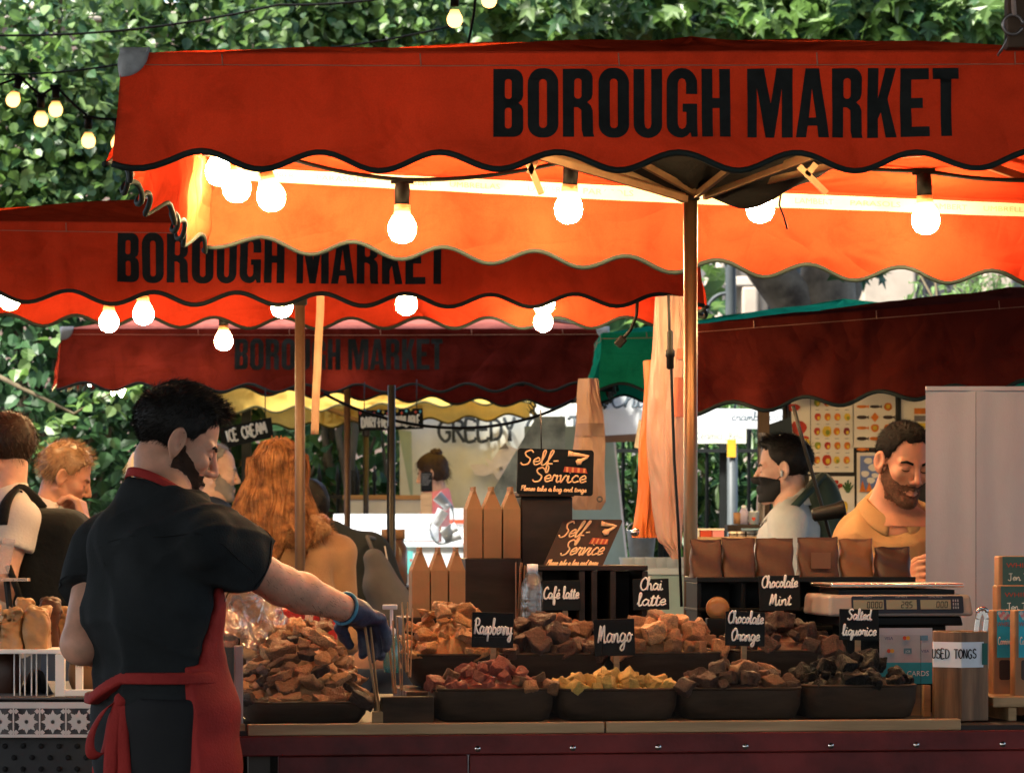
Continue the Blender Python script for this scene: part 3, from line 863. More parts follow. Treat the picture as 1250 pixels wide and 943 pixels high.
def build_hair(root, style, hq, j, Hm, hs, hm, hh, n, female, u):
    hc = j['head']
    def shell(q):
        ax = (-.012, 0, .047)
        if style in ('quiff', 'swept'):
            d = U(.02, ell(q, ax, (.1045, .0825, .0905)), ell(q, (.042, 0, .099), (.046, .052, .025)), ell(q, (.0, 0, .104), (.07, .056, .021)))
        elif style == 'crop':
            d = ell(q, ax, (.102, .0805, .089))
        elif style == 'receding':
            d = ell(q, ax, (.104, .0825, .0905))
        elif style == 'bob':
            d = U(.02, ell(q, ax, (.108, .088, .098)), ell(q, (-.04, 0, -.0), (.07, .088, .075)))
        else:
            d = ell(q, ax, (.107, .086, .097))
        return d
    def region(q):
        a = np.abs(q[:, 1])
        hl = {'receding': (.035, .095), 'bob': (.075, .05), 'crop': (.07, .09), 'quiff': (.064, .078)}.get(style, (.058, .068))
        c1 = (q[:, 0] - hl[0]) * .8 - (q[:, 2] - hl[1]) * .6 + wob(q, 160, .006) + 1.1 * np.maximum(0, np.abs(a - .045) * -1 + .012) * (q[:, 2] > .06)
        c2 = -(q[:, 2] + (.07 if style != 'bob' else .06)) + 0 * a
        c3 = np.where(q[:, 2] < .02, q[:, 0] - (.012 if style != 'bob' else .03) + np.maximum(0, -.045 - q[:, 2]) * 1.2, -1)      # behind the sideburn
        ear = -(ell(np.stack([q[:, 0], a, q[:, 2]], 1), (-.004, .085, -.004), (.021, .03, .036)))
        return np.maximum.reduce([c1, c2, c3, ear if style != 'bob' else c2])
    def hs_(P):
        q = hq(P)
        nz = (.0016 if style in ('crop', 'receding') else .003)
        d = shell(q) + wob(q * np.array((1., 1.6, 1.2)), 55, nz, seed=2) + wob(q, 170, nz * .35, seed=5)
        return np.maximum(d, region(q)) * hs
    V, Q = mesh_sdf(hs_, hc - .19, hc + .2, hh)
    ho = np_mesh('hair', V, Q, hm, root)
    P, Nn = sample_mesh(V, Q, n)
    qn = (P - hc) @ Hm / hs
    keep = (qn[:, 2] > -.072) & (head_q(qn) > .001)
    P, Nn, qn = P[keep], Nn[keep], qn[keep]
    back = Hm[:, 0]; up = Hm[:, 2]; lf = Hm[:, 1]
    top = np.clip((qn[:, 2] - .06) / .05, 0, 1)[:, None]
    if style in ('quiff', 'swept'):
        flow = top * (back * .75 + up * .35) + (1 - top) * (-up * .8 - back * .5)
    elif style == 'bob':
        flow = -up * .9 + np.sign(qn[:, 1:2]) * lf * .1 + top * back * .4
    else:
        flow = top * (back * .6 + up * .1) + (1 - top) * (-up * .8 - back * .2)
    ln = {'quiff': .026, 'swept': .03, 'crop': .012, 'receding': .016, 'bob': .05}.get(style, .03)
    lens = ln * (0.45 + 0.55 * top[:, 0]) if style == 'quiff' else ln
    ribbons('hair_strands', P - Nn * .002, lambda p, t: flow + Nn * .35, lens, .0013 if hh < .004 else .0022, 3, hm, ho, .18)
    return ho
# ------------------------------------------------------------------ materials of the place
mat('skin', (.50, .27, .18), rough=.5, var=.16, scale=22, sss=.12, bump=.08, bscale=190, color2=(.52, .25, .165))
mat('skin_tan', (.34, .17, .10), rough=.48, var=.16, scale=22, sss=.12, bump=.08, bscale=190, color2=(.35, .15, .09))
mat('skin_pale', (.56, .33, .24), rough=.5, var=.1, scale=30, sss=.12)
mat('shoe', (.03, .028, .027), rough=.5)
def canvas(name, c, transl=.12, dirt=.35, crease=.55):
    """woven cloth: fine weave, long soft creases, rubbed and stained patches"""
    m = bpy.data.materials.new(name); MATS[name] = m; m.use_nodes = True
    N = m.node_tree.nodes; L = m.node_tree.links; b = N['Principled BSDF']; out = N['Material Output']
    tc = N.new('ShaderNodeTexCoord'); g = tc.outputs['Object']
    def noise(scale, detail=4, rough=.55, dist=0.0, st=None):
        mp = N.new('ShaderNodeMapping'); L.new(g, mp.inputs['Vector'])
        if st: mp.inputs['Scale'].default_value = st
        n = N.new('ShaderNodeTexNoise'); n.inputs['Scale'].default_value = scale; n.inputs['Detail'].default_value = detail; n.inputs['Roughness'].default_value = rough; n.inputs['Distortion'].default_value = dist
        L.new(mp.outputs['Vector'], n.inputs['Vector']); return n.outputs['Fac']
    def ramp(f, p0, p1, c0, c1):
        r = N.new('ShaderNodeValToRGB'); e = r.color_ramp.elements; e[0].position = p0; e[1].position = p1; e[0].color = (*c0, 1); e[1].color = (*c1, 1); L.new(f, r.inputs['Fac']); return r.outputs['Color']
    def mul(a_, b_, f=1.0):
        x = N.new('ShaderNodeMixRGB'); x.blend_type = 'MULTIPLY'; x.inputs['Fac'].default_value = f; L.new(a_, x.inputs['Color1']); L.new(b_, x.inputs['Color2']); return x.outputs['Color']
    col = ramp(noise(1.6, 6, .6, .6), .3, .7, [k * .86 for k in c], [k * 1.1 for k in c])
    col = mul(col, ramp(noise(5.5, 8, .68, 1.2), .34, .52, (1 - dirt,) * 3, (1, 1, 1)))                 # stains
    col = mul(col, ramp(noise(1.1, 3, .5, .4, (9, 9, .7)), .30, .55, (.80, .78, .78), (1, 1, 1)), .6)    # rain streaks
    col = mul(col, ramp(noise(260, 2, .5), .3, .7, (.82, .82, .82), (1.0, 1.0, 1.0)), .7)                # weave grain
    L.new(col, b.inputs['Base Color']); b.inputs['Roughness'].default_value = .95; b.inputs['Specular IOR Level'].default_value = 0.0
    def mth(op, a_, v):
        x = N.new('ShaderNodeMath'); x.operation = op; L.new(a_, x.inputs[0])
        if hasattr(v, 'links'): L.new(v, x.inputs[1])
        else: x.inputs[1].default_value = v
        return x.outputs[0]
    def ridge(f): 
        return mth('ABSOLUTE', mth('SUBTRACT', f, .5), 0)
    r1 = mth('MULTIPLY', ridge(noise(1.5, 2, .5, 1.4, (1, 1, 2.2))), 2.2); r2 = mth('MULTIPLY', ridge(noise(4.2, 3, .5, 1.0, (1.0, 1.0, .6))), .8); r3 = mth('MULTIPLY', noise(300, 2), .02)
    # straight creases where the cloth is folded for storage
    sp = N.new('ShaderNodeSeparateXYZ'); L.new(g, sp.inputs[0])
    def crs(o, per, off, k):
        p_ = N.new('ShaderNodeMath'); p_.operation = 'PINGPONG'; p_.inputs[1].default_value = per; ad = mth('ADD', o, off); L.new(ad, p_.inputs[0])
        s_ = N.new('ShaderNodeMapRange'); s_.interpolation_type = 'SMOOTHSTEP'; s_.inputs['From Min'].default_value = 0; s_.inputs['From Max'].default_value = .035; s_.inputs['To Min'].default_value = k; s_.inputs['To Max'].default_value = 0; L.new(p_.outputs[0], s_.inputs['Value']); return s_.outputs['Result']
    hgt = mth('ADD', mth('ADD', mth('ADD', r1, r2), r3), mth('ADD', crs(sp.outputs[0], .31, .07, .14), crs(sp.outputs[2], .085, .02, .10)))
    bp = N.new('ShaderNodeBump'); bp.inputs['Strength'].default_value = crease; bp.inputs['Distance'].default_value = .045
    L.new(hgt, bp.inputs['Height']); L.new(bp.outputs['Normal'], b.inputs['Normal'])
    t = N.new('ShaderNodeBsdfTranslucent'); mx = N.new('ShaderNodeMixShader'); mx.inputs['Fac'].default_value = transl
    L.new(col, t.inputs['Color']); L.new(b.outputs[0], mx.inputs[1]); L.new(t.outputs[0], mx.inputs[2]); L.new(mx.outputs[0], out.inputs['Surface'])
    return m
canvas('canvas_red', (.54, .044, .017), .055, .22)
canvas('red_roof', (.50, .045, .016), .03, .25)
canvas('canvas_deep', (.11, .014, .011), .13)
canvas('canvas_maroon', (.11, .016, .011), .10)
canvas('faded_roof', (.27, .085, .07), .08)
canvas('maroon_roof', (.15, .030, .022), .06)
canvas('canvas_yellow', (.86, .56, .13), .45, .1)
canvas('canvas_teal', (.012, .26, .14), .16, .2)
mat('canvas_cream', (.80, .74, .60), rough=.8, var=.05, transl=.4)
mat('canvas_white', (.82, .84, .84), rough=.8, var=.05, transl=.35)
mat('piping', (.014, .022, .020), rough=.7)
mat('piping_olive', (.07, .06, .015), rough=.7)
mat('letter_black', (.010, .012, .012), rough=.75, var=.3, scale=30)
mat('thread', (.42, .20, .13), rough=.8)
mat('grey_patch', (.33, .34, .36), rough=.45, var=.2, scale=25, bump=.3, bscale=60)
mat('brass_pole', (.16, .09, .045), rough=.36, var=.2, scale=5, metal=.85, stretch=(1, 1, .15))
mat('bronze_pole', (.075, .042, .024), rough=.5, var=.2, scale=5, metal=.4, spec=.2)
mat('dark_metal', (.035, .030, .026), rough=.4, metal=.6)
mat('rib_metal', (.20, .12, .06), rough=.42, metal=.4, var=.25, scale=12)
mat('black_plastic', (.006, .0058, .0055), rough=.45, spec=.15)
mat('black_cloth', (.010, .009, .0085), rough=.9, var=.3, scale=10, bump=.3, bscale=60)
mat('bark', (.12, .085, .06), rough=.9, var=.45, scale=6, bump=.8, bscale=14)
mat('stem', (.09, .07, .04), rough=.9, var=.3)
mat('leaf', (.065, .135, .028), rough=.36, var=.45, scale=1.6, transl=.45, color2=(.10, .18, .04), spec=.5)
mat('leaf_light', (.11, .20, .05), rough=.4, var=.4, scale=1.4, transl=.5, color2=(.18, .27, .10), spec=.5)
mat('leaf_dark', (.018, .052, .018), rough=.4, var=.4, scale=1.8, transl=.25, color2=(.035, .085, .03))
mat('fence_iron', (.012, .014, .013), rough=.5)
mat('asphalt', (.06, .057, .055), rough=.9, var=.3, scale=3, bump=.4, bscale=90)
mat('hall_steel', (.045, .05, .048), rough=.6, var=.2)
mat('hall_brick', (.16, .085, .06), rough=.9, var=.3, scale=9)
mat('hall_wood', (.085, .052, .034), rough=.75, var=.3, scale=5, stretch=(1, 1, .2))
mat('limestone', (.40, .35, .28), rough=.85, var=.18, scale=3, bump=.3, bscale=20)
mat('iron_grey', (.055, .065, .068), rough=.5)

def brick_mat(name, c1, c2, mortar, scale, bw=.5, rh=.25, bump=.4):
    m = bpy.data.materials.new(name); m.use_nodes = True; MATS[name] = m
    N = m.node_tree.nodes; L = m.node_tree.links; b = N['Principled BSDF']
    tc = N.new('ShaderNodeTexCoord'); mp = N.new('ShaderNodeMapping'); mp.inputs['Rotation'].default_value = (R(90), 0, 0)
    br = N.new('ShaderNodeTexBrick'); br.inputs['Color1'].default_value = (*c1, 1); br.inputs['Color2'].default_value = (*c2, 1); br.inputs['Mortar'].default_value = (*mortar, 1)
    br.inputs['Scale'].default_value = scale; br.inputs['Brick Width'].default_value = bw; br.inputs['Row Height'].default_value = rh; br.inputs['Mortar Size'].default_value = .012
    nz = N.new('ShaderNodeTexNoise'); nz.inputs['Scale'].default_value = 2.5; nz.inputs['Detail'].default_value = 8
    mx = N.new('ShaderNodeMixRGB'); mx.blend_type = 'MULTIPLY'; mx.inputs['Fac'].default_value = .6
    L.new(tc.outputs['Object'], mp.inputs['Vector']); L.new(mp.outputs['Vector'], br.inputs['Vector']); L.new(tc.outputs['Object'], nz.inputs['Vector'])
    L.new(br.outputs['Color'], mx.inputs['Color1']); L.new(nz.outputs['Fac'], mx.inputs['Color2']); L.new(mx.outputs['Color'], b.inputs['Base Color'])
    b.inputs['Roughness'].default_value = .9
    bp = N.new('ShaderNodeBump'); bp.inputs['Strength'].default_value = bump; bp.inputs['Distance'].default_value = .02
    L.new(br.outputs['Fac'], bp.inputs['Height']); bp.invert = True; L.new(bp.outputs['Normal'], b.inputs['Normal'])
    return m
def flint_mat(name):
    m = bpy.data.materials.new(name); m.use_nodes = True; MATS[name] = m
    N = m.node_tree.nodes; L = m.node_tree.links; b = N['Principled BSDF']
    tc = N.new('ShaderNodeTexCoord'); vo = N.new('ShaderNodeTexVoronoi'); vo.inputs['Scale'].default_value = 9
    v2 = N.new('ShaderNodeTexVoronoi'); v2.feature = 'DISTANCE_TO_EDGE'; v2.inputs['Scale'].default_value = 9
    rp = N.new('ShaderNodeValToRGB'); e = rp.color_ramp.elements
    e[0].position = .02; e[0].color = (.50, .46, .40, 1); e[1].position = .10; e[1].color = (1, 1, 1, 1)
    hs = N.new('ShaderNodeValToRGB'); q = hs.color_ramp.elements
    q[0].color = (.05, .05, .053, 1); q[1].color = (.22, .205, .185, 1)
    mx = N.new('ShaderNodeMixRGB'); mx.blend_type = 'MULTIPLY'; mx.inputs['Fac'].default_value = .0
    m2 = N.new('ShaderNodeMixRGB')
    for v in (vo, v2): L.new(tc.outputs['Object'], v.inputs['Vector'])
    sp = N.new('ShaderNodeSeparateColor'); L.new(vo.outputs['Color'], sp.inputs['Color']); L.new(sp.outputs[0], hs.inputs['Fac'])
    st = N.new('ShaderNodeMath'); st.operation = 'GREATER_THAN'; st.inputs[1].default_value = .05; L.new(v2.outputs['Distance'], st.inputs[0])
    m2.inputs['Color1'].default_value = (.27, .25, .215, 1)
    L.new(st.outputs[0], m2.inputs['Fac']); L.new(hs.outputs['Color'], m2.inputs['Color2']); L.new(m2.outputs['Color'], b.inputs['Base Color'])
    bp = N.new('ShaderNodeBump'); bp.inputs['Strength'].default_value = .5; bp.inputs['Distance'].default_value = .02
    L.new(v2.outputs['Distance'], bp.inputs['Height']); L.new(bp.outputs['Normal'], b.inputs['Normal']); b.inputs['Roughness'].default_value = .8
    return m
flint_mat('flint'); brick_mat('old_brick', (.20, .13, .10), (.27, .19, .15), (.30, .27, .24), 4.2)

# ------------------------------------------------------------------ ground
m = MB(); m.add([(-250, -60, 0), (250, -60, 0), (250, 500, 0), (-250, 500, 0)], [(0, 1, 2, 3)])
g = m.build('ground', MATS['asphalt']); tag(g, 'dark paving of the market lane under the stalls', 'ground', kind='structure')

# ------------------------------------------------------------------ market hall over and behind the camera
hall = thing('market_hall', 'dark market hall with hanging timber bracket at the top right corner', 'building', (0, 0, 0))
m = MB()
m.box((0, 4.8, 4.75), (22, 25.6, .18))
m.build('roof', MATS['hall_steel'], hall)
m = MB()
for x in np.arange(-10, 10.1, 2.5):
    m.box((x, 4.8, 4.56), (.16, 25.4, .18))
m.build('beam', MATS['hall_steel'], hall)
for sx in (-1, 1):
    m = MB(); m.lathe([(.16, 0), (.16, .3), (.10, .4), (.09, 4.2), (.16, 4.46)], 16, (sx * 8.2, 7.6, 0)); m.build('column', MATS['hall_steel'], hall)
# timber bracket hanging from the roof, with a hook and a rope
p = at(1232, 20, 8.05)
m = MB(); m.box((p.x + .02, 8.05, (4.66 + zat(60, 8.05)) / 2), (.055, .06, 4.66 - zat(60, 8.05))); m.box((p.x + .10, 8.07, (4.66 + zat(50, 8.05)) / 2), (.06, .05, 4.66 - zat(50, 8.05)))
m.build('hanging_bracket', MATS['hall_wood'], hall, bevel=.004)
m = MB(); c = at(1236, 30, 8.0)
m.tube([c + Vector((.022 * math.cos(a), 0, .022 * math.sin(a))) for a in np.linspace(0, 6.0, 20)], .0035, 6)
m.tube([c + Vector((-.012, 0, -.02)), c + Vector((-.02, 0, -.05)), c + Vector((-.03, .02, -.066))], .003, 6)
m.build('hook', mat('hook_metal', (.30, .27, .27), rough=.3, metal=.8), hall)
m = MB(); m.tube([c + Vector((.01, .01, .3)), c + Vector((.0, .005, .1)), c + Vector((.004, 0, .02))], .0055, 8); m.build('rope', mat('rope', (.45, .34, .30), rough=.9), hall)

# ------------------------------------------------------------------ leaves
LEAF = {
 'heart': ([(0, 0, 0), (.30, .12, .06), (.42, .40, .07), (.26, .76, .02), (0, 1, -.10), (-.26, .76, .02), (-.42, .40, .07), (-.30, .12, .06), (0, .5, -.02)], [(0, 1, 2, 8), (8, 2, 3, 4), (8, 4, 5, 6), (0, 8, 6, 7)]),
 'plane': ([(0, 0, 0), (.22, .08, .03), (.52, .22, -.02), (.30, .36, .03), (.55, .66, -.05), (.20, .62, .02), (0, 1.05, -.08), (-.20, .62, .02), (-.55, .66, -.05), (-.30, .36, .03), (-.52, .22, -.02), (-.22, .08, .03), (0, .4, 0)],
           [(0, 1, 2, 12), (12, 2, 3, 4), (12, 4, 5, 6), (12, 6, 7, 8), (12, 8, 9, 10), (12, 10, 11, 0)]),
 'long': ([(0, 0, 0), (.11, .3, .03), (.08, .7, .0), (0, 1, -.12), (-.08, .7, .0), (-.11, .3, .03), (0, .5, -.01)], [(0, 1, 2, 6), (6, 2, 3, 4 - 1), (6, 3, 4, 5), (0, 6, 5, 5)]),
}
LEAF['long'] = ([(0, 0, 0), (.12, .3, .03), (.09, .68, .0), (0, 1, -.12), (-.09, .68, .0), (-.12, .3, .03)], [(0, 1, 2, 3), (0, 3, 4, 5)])
def leaves(name, P, size, shape, mats, parent, nrm=(0, -.5, .8), spread=.75, tip=(0, -.2, -.8)):
    T, Fc = LEAF[shape]; T = np.array(T); Fc = np.array(Fc)
    n = len(P)
    N = unit_np(np.array(nrm)[None] + rng.normal(size=(n, 3)) * spread)
    D = np.array(tip)[None] + rng.normal(size=(n, 3)) * .6
    D = unit_np(D - N * (D * N).sum(1, keepdims=True)); X = np.cross(D, N)
    s = size * rng.uniform(.55, 1.2, n)
    V = P[:, None] + (T[None, :, 0:1] * X[:, None] + T[None, :, 1:2] * D[:, None] + T[None, :, 2:3] * N[:, None]) * s[:, None, None]
    Q = (np.arange(n)[:, None, None] * len(T) + Fc[None]).reshape(-1, 4)
    mi = np.repeat(rng.integers(0, len(mats), n), len(Fc)) if isinstance(mats, list) else None
    return np_mesh(name, V.reshape(-1, 3), Q, mats, parent, False, mi)
def clumps(centers, radii, per, squash=1.0):
    out = []
    for c, r in zip(centers, radii):
        k = int(per * (r / np.mean(radii)) ** 2)
        v = unit_np(rng.normal(size=(k, 3))) * (r * rng.uniform(.35, 1.0, (k, 1)) ** .5)
        v[:, 2] *= squash
        out.append(np.array(c) + v)
    return np.concatenate(out)
def rect_pts(px0, px1, py0, py1, Y0, Y1, n):
    Y = rng.uniform(Y0, Y1, n); x = rng.uniform(px0, px1, n); y = rng.uniform(py0, py1, n)
    return np.stack([(x - CX) * Y / F, Y, HC - (y - HY) * Y / F], 1)

# boundary wall with climbing vines at the left
wl = thing('boundary_wall', 'old brick boundary wall behind the vines at the left', 'wall', at(200, 640, 27.5) * Vector((1, 1, 0)))
m = MB(); m.box((-2.6, 27.6, 2.6), (6.4, .4, 5.2)); m.build('brickwork', MATS['old_brick'], wl)
m = MB(); m.box((-2.6, 27.6, 5.27), (6.6, .55, .14)); m.build('coping', MATS['limestone'], wl, bevel=.02)

def vine(label, px0, px1, py0, py1, Y, n, size, group, lm=None):
    x = (px0 + px1) / 2
    b = at(x, 640, Y); b.z = 0
    t = thing('climbing_vine', label, 'vine', b, 0, group)
    m = MB()
    z1 = zat(py0, Y)
    for i in range(4):
        xx = b.x + random.uniform(-.5, .5) * (px1 - px0) / F * Y * .7
        pts = [Vector((b.x + (xx - b.x) * k / 8 + random.uniform(-.12, .12), Y + .25 + random.uniform(-.1, .1), z1 * k / 8)) for k in range(9)]
        m.tube(pts, [.035 - .003 * k for k in range(9)], 7)
    m.build('stem', MATS['stem'], t)
    C = rect_pts(px0, px1, py0, py1, Y - .35, Y + .35, 46)
    P = clumps(C, rng.uniform(.22, .55, len(C)), n // 46)
    leaves('foliage', P, size, 'heart', lm or [MATS['leaf'], MATS['leaf_light'], MATS['leaf'], MATS['leaf_dark']], t)
    return t
vine('thick vine of heart shaped leaves at the far left edge behind the bulbs', -60, 130, -60, 330, 22.5, 5600, .09, 'vines climbing the boundary wall')
vine('tall bright vine rising above the left corner of the front canopy', 110, 330, -60, 260, 23.6, 6200, .088, 'vines climbing the boundary wall')
vine('pale green vine above the canopy edge left of the hanging bulb', 300, 520, -70, 100, 24.6, 4800, .09, 'vines climbing the boundary wall')
t = vine('shaded vine hanging over the iron railings behind the blond man', -60, 200, 330, 640, 22.2, 2000, .10, 'vines climbing the boundary wall', [MATS['leaf_dark']])  # shade under the parasols put into the leaf colour

# plane trees
def tree(label, base, trunk_pts, radii, limbs, crown, leafsize, n, shape='plane', mats=None, name='plane_tree'):
    t = thing(name, label, 'tree', base, 0, 'trees behind the stalls')
    m = MB(); m.tube(trunk_pts, radii, 14)
    for pts, rr in limbs: m.tube(pts, rr, 10)
    m.build('trunk', MATS['plane_bark'], t)
    C, r = crown
    P = clumps(C, r, n // len(C), .7)
    leaves('crown', P, leafsize, shape, mats or [MATS['leaf'], MATS['leaf_light'], MATS['leaf'], MATS['leaf_dark']], t)
    return t
def bark_mat():
    m = mat('plane_bark', (.085, .066, .05), rough=.9, var=.55, scale=2.6, bump=.6, bscale=9, color2=(.13, .11, .08)); return m
bark_mat()
Y = 30.0
b = at(985, 640, Y); b.z = 0
tp = [b, at(1000, 500, Y), at(1008, 380, Y), at(1012, 300, Y), at(1015, 200, Y), at(1020, 60, Y)]
l1 = [at(1000, 420, Y), at(962, 360, Y - .1), at(935, 325, Y - .2), at(912, 280, Y - .3), at(880, 180, Y - .4), at(850, 60, Y - .5)]
l2 = [at(1006, 420, Y), at(1032, 350, Y + .2), at(1040, 260, Y + .3), at(1070, 120, Y)]
C = np.concatenate([rect_pts(380, 760, -60, 60, 25.5, 28, 34), rect_pts(740, 1230, -70, 55, 25.5, 29, 40), rect_pts(845, 925, 250, 350, 27.5, 28.5, 7), rect_pts(1030, 1060, 285, 360, 28, 28.6, 3)])
rr = np.concatenate([rng.uniform(.28, .5, 74), rng.uniform(.14, .24, 10)])
tree('old plane tree with forked mottled trunk and lobed leaves above the canopies', b, tp, [.3, .28, .26, .2, .18, .12], [(l1, [.17, .19, .18, .17, .14, .1]), (l2, [.16, .15, .13, .1])], (C, rr), .185, 9500)
# darker tree behind
Y = 34.0; b = at(700, 640, Y); b.z = 0
C = np.concatenate([rect_pts(450, 1240, -120, 20, 33, 36, 40), rect_pts(700, 815, 250, 420, 32, 35, 10)])
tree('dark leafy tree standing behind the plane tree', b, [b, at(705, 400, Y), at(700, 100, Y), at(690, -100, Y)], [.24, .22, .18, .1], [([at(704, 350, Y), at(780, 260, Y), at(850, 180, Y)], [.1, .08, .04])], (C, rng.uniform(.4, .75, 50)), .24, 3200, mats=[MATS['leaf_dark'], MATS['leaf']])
# slim shrub in front of the church wall
Y = 33.0; b = at(1180, 640, Y); b.z = 0
C = rect_pts(1120, 1235, 318, 380, 32.6, 33.4, 12)
t = thing('garden_shrub', 'slim leaved garden shrub in front of the church wall', 'shrub', b)
m = MB()
for i in range(6):
    m.tube([b + Vector((random.uniform(-.2, .2), 0, 0)), b + Vector((random.uniform(-.5, .5), random.uniform(-.2, .2), 2)), at(1120 + 20 * i, 330, Y)], [.03, .02, .008], 6)
m.build('stem', MATS['stem'], t)
leaves('foliage', clumps(C, rng.uniform(.12, .25, 12), 26), .13, 'long', [MATS['leaf_light'], MATS['leaf']], t)

# church with flint walls and a moulded arch
Y = 42.0
ch = thing('church', 'flint church with pale stone dressings and a moulded arch behind the trees', 'building', at(1050, 640, Y) * Vector((1, 1, 0)))
x0, x1 = at(560, 0, Y).x, at(1420, 0, Y).x
arc_c = at(975, 345, Y); R_in, R_out = .33, .98
m = MB()
# wall of flint with the arch opening cut out
def arch(r, n=18, pointed=.25):
    return [Vector((arc_c.x + r * math.cos(a), 0, arc_c.z + r * (1 + pointed) * math.sin(a))) for a in np.linspace(math.pi, 0, n)]
oa = arch(R_out)
zt = 9.5
outer = [(x0, 0), (x1, 0), (x1, zt), (x0, zt)]
hole = [(arc_c.x - R_out, .4)] + [(p.x, p.z) for p in oa] + [(arc_c.x + R_out, .4)]
pl = [[Vector((a, b, 0)) for a, b in outer], [Vector((a, b, 0)) for a, b in hole]]
flat = [p for q in pl for p in q]
m.add([(p.x, Y, p.y) for p in flat], [tuple(reversed(tt)) if False else tt for tt in tessellate_polygon(pl)])
m.add([(x0, Y + .8, 0), (x1, Y + .8, 0), (x1, Y + .8, zt), (x0, Y + .8, zt)], [(0, 1, 2, 3)])
m.build('wall', MATS['flint'], ch)
m = MB()
for i in range(5):
    ra, rb = R_out - i * .13, R_out - (i + 1) * .13
    ya, yb = Y - .08 + i * .1, Y + .04 + i * .1
    for pts_r, yy in ((ra, ya),):
        P = [Vector((arc_c.x - ra + .06, yy, .4))] + [Vector((p.x, yy, p.z)) for p in arch(ra - .06)] + [Vector((arc_c.x + ra - .06, yy, .4))]
        m.tube(P, .062, 8)
m.build('arch_moulding', MATS['limestone'], ch)
m = MB(); m.add([(arc_c.x - R_in - .1, Y + .5, .4), (arc_c.x + R_in + .1, Y + .5, .4), (arc_c.x + R_in + .1, Y + .5, arc_c.z + .6), (arc_c.x - R_in - .1, Y + .5, arc_c.z + .6)], [(0, 1, 2, 3)])
w = m.build('window', mat('leaded_glass', (.06, .08, .10), rough=.25), ch)
m = MB()
for k in range(5):
    m.span((arc_c.x - R_in + k * R_in / 2, Y + .47, .4), (arc_c.x - R_in + k * R_in / 2, Y + .47, arc_c.z + .5), .03, .03)
for k in range(12):
    m.span((arc_c.x - R_in, Y + .47, .6 + k * .35), (arc_c.x + R_in, Y + .47, .6 + k * .35), .02, .02)
m.build('glazing_bar', MATS['iron_grey'], w)
for (pa, pb, ya, yb) in ((860, 935, 338, 350), (1085, 1195, 322, 336), (1050, 1235, 378, 390)):
    m = MB(); a, b2 = at(pa, ya, Y), at(pb, yb, Y); m.box(((a.x + b2.x) / 2, Y - .06, (a.z + b2.z) / 2), (b2.x - a.x, .12, a.z - b2.z)); m.build('string_course', MATS['limestone'], ch, bevel=.02)
m = MB()
for (pa, pb, ya, yb, dd) in ((1048, 1112, 270, 700, .5), (1198, 1232, 290, 700, .3), (905, 925, 350, 700, .12)):
    a, b2 = at(pa, ya, Y), at(pb, yb, Y); zb = 0
    m.box(((a.x + b2.x) / 2, Y - dd / 2, a.z / 2), (b2.x - a.x, dd, a.z))
m.build('buttress', mat('ashlar', (.32, .27, .21), rough=.85, var=.25, scale=2, bump=.3, bscale=12), ch, bevel=.03)

# iron lamp post in front of the church
Y = 31.0; b = at(892, 640, Y); b.z = 0
t = thing('lamp_post', 'slim dark lamp post with curved bracket in front of the church', 'lamp post', b)
m = MB(); m.lathe([(.09, 0), (.09, .5), (.05, .6), (.045, 4.6), (.07, 4.7)], 12, b); m.build('post', MATS['iron_grey'], t)
m = MB(); c = at(890, 375, Y); m.tube([c + Vector((-.02 - .17 * math.sin(a), 0, -.05 + .17 * math.cos(a))) for a in np.linspace(-.3, 1.6, 10)], .016, 6); m.build('bracket', MATS['iron_grey'], t)
m = MB(); m.lathe([(.02, 4.7), (.13, 4.75), (.17, 5.1), (.03, 5.25), (.0, 5.35)], 8, b); m.build('lantern', mat('lantern_glass', (.5, .5, .46), rough=.3), t)

# railings with a hedge behind them
def railings(label, px0, px1, Y, h):
    a, b2 = at(px0, 640, Y), at(px1, 640, Y)
    t = thing('iron_railings', label, 'railings', ((a.x + b2.x) / 2, Y, 0), 0, 'dark iron railings behind the stalls')
    m = MB(); x = a.x
    while x < b2.x:
        m.lathe([(.011, .05), (.011, h - .08), (.02, h - .06), (.0, h + .05)], 6, (x, Y, 0)); x += .125
    m.build('picket', MATS['fence_iron'], t)
    m = MB()
    for z in (.15, h - .18): m.box(((a.x + b2.x) / 2, Y, z), (b2.x - a.x, .045, .022))
    m.build('rail', MATS['fence_iron'], t)
    m = MB()
    for k in range(4):
        xx = a.x + (b2.x - a.x) * k / 3; m.box((xx, Y + .06, h / 2), (.06, .06, h))
    m.build('post', MATS['fence_iron'], t)
railings('dark iron railings behind the man in the black shirt at the left', -80, 300, 22.9, 2.3)
railings('dark iron railings behind the woman with long ginger hair', 300, 500, 24.5, 1.75)
railings('dark iron railings left of the masked man', 735, 960, 21.5, 2.0)
def hedge(label, px0, px1, py0, Y, n, size, shape, mats):
    a, b2 = at(px0, 640, Y), at(px1, 640, Y); zt = zat(py0, Y)
    t = thing('hedge', label, 'hedge', ((a.x + b2.x) / 2, Y, 0), 0, 'hedges behind the railings')
    m = MB()
    for i in range(10):
        x = a.x + (b2.x - a.x) * (i + .5) / 10
        m.tube([Vector((x, Y + .3, 0)), Vector((x + random.uniform(-.2, .2), Y + .3, zt * .5)), Vector((x + random.uniform(-.3, .3), Y + .25, zt * .95))], [.03, .02, .008], 6)
    m.build('stem', MATS['stem'], t)
    P = np.stack([rng.uniform(a.x, b2.x, n), rng.uniform(Y - .05, Y + .75, n), rng.uniform(.05, zt, n)], 1)
    P[:, 1] += .12 * np.sin(P[:, 0] * 5) * np.sin(P[:, 2] * 4)
    leaves('foliage', P, size, shape, mats, t)
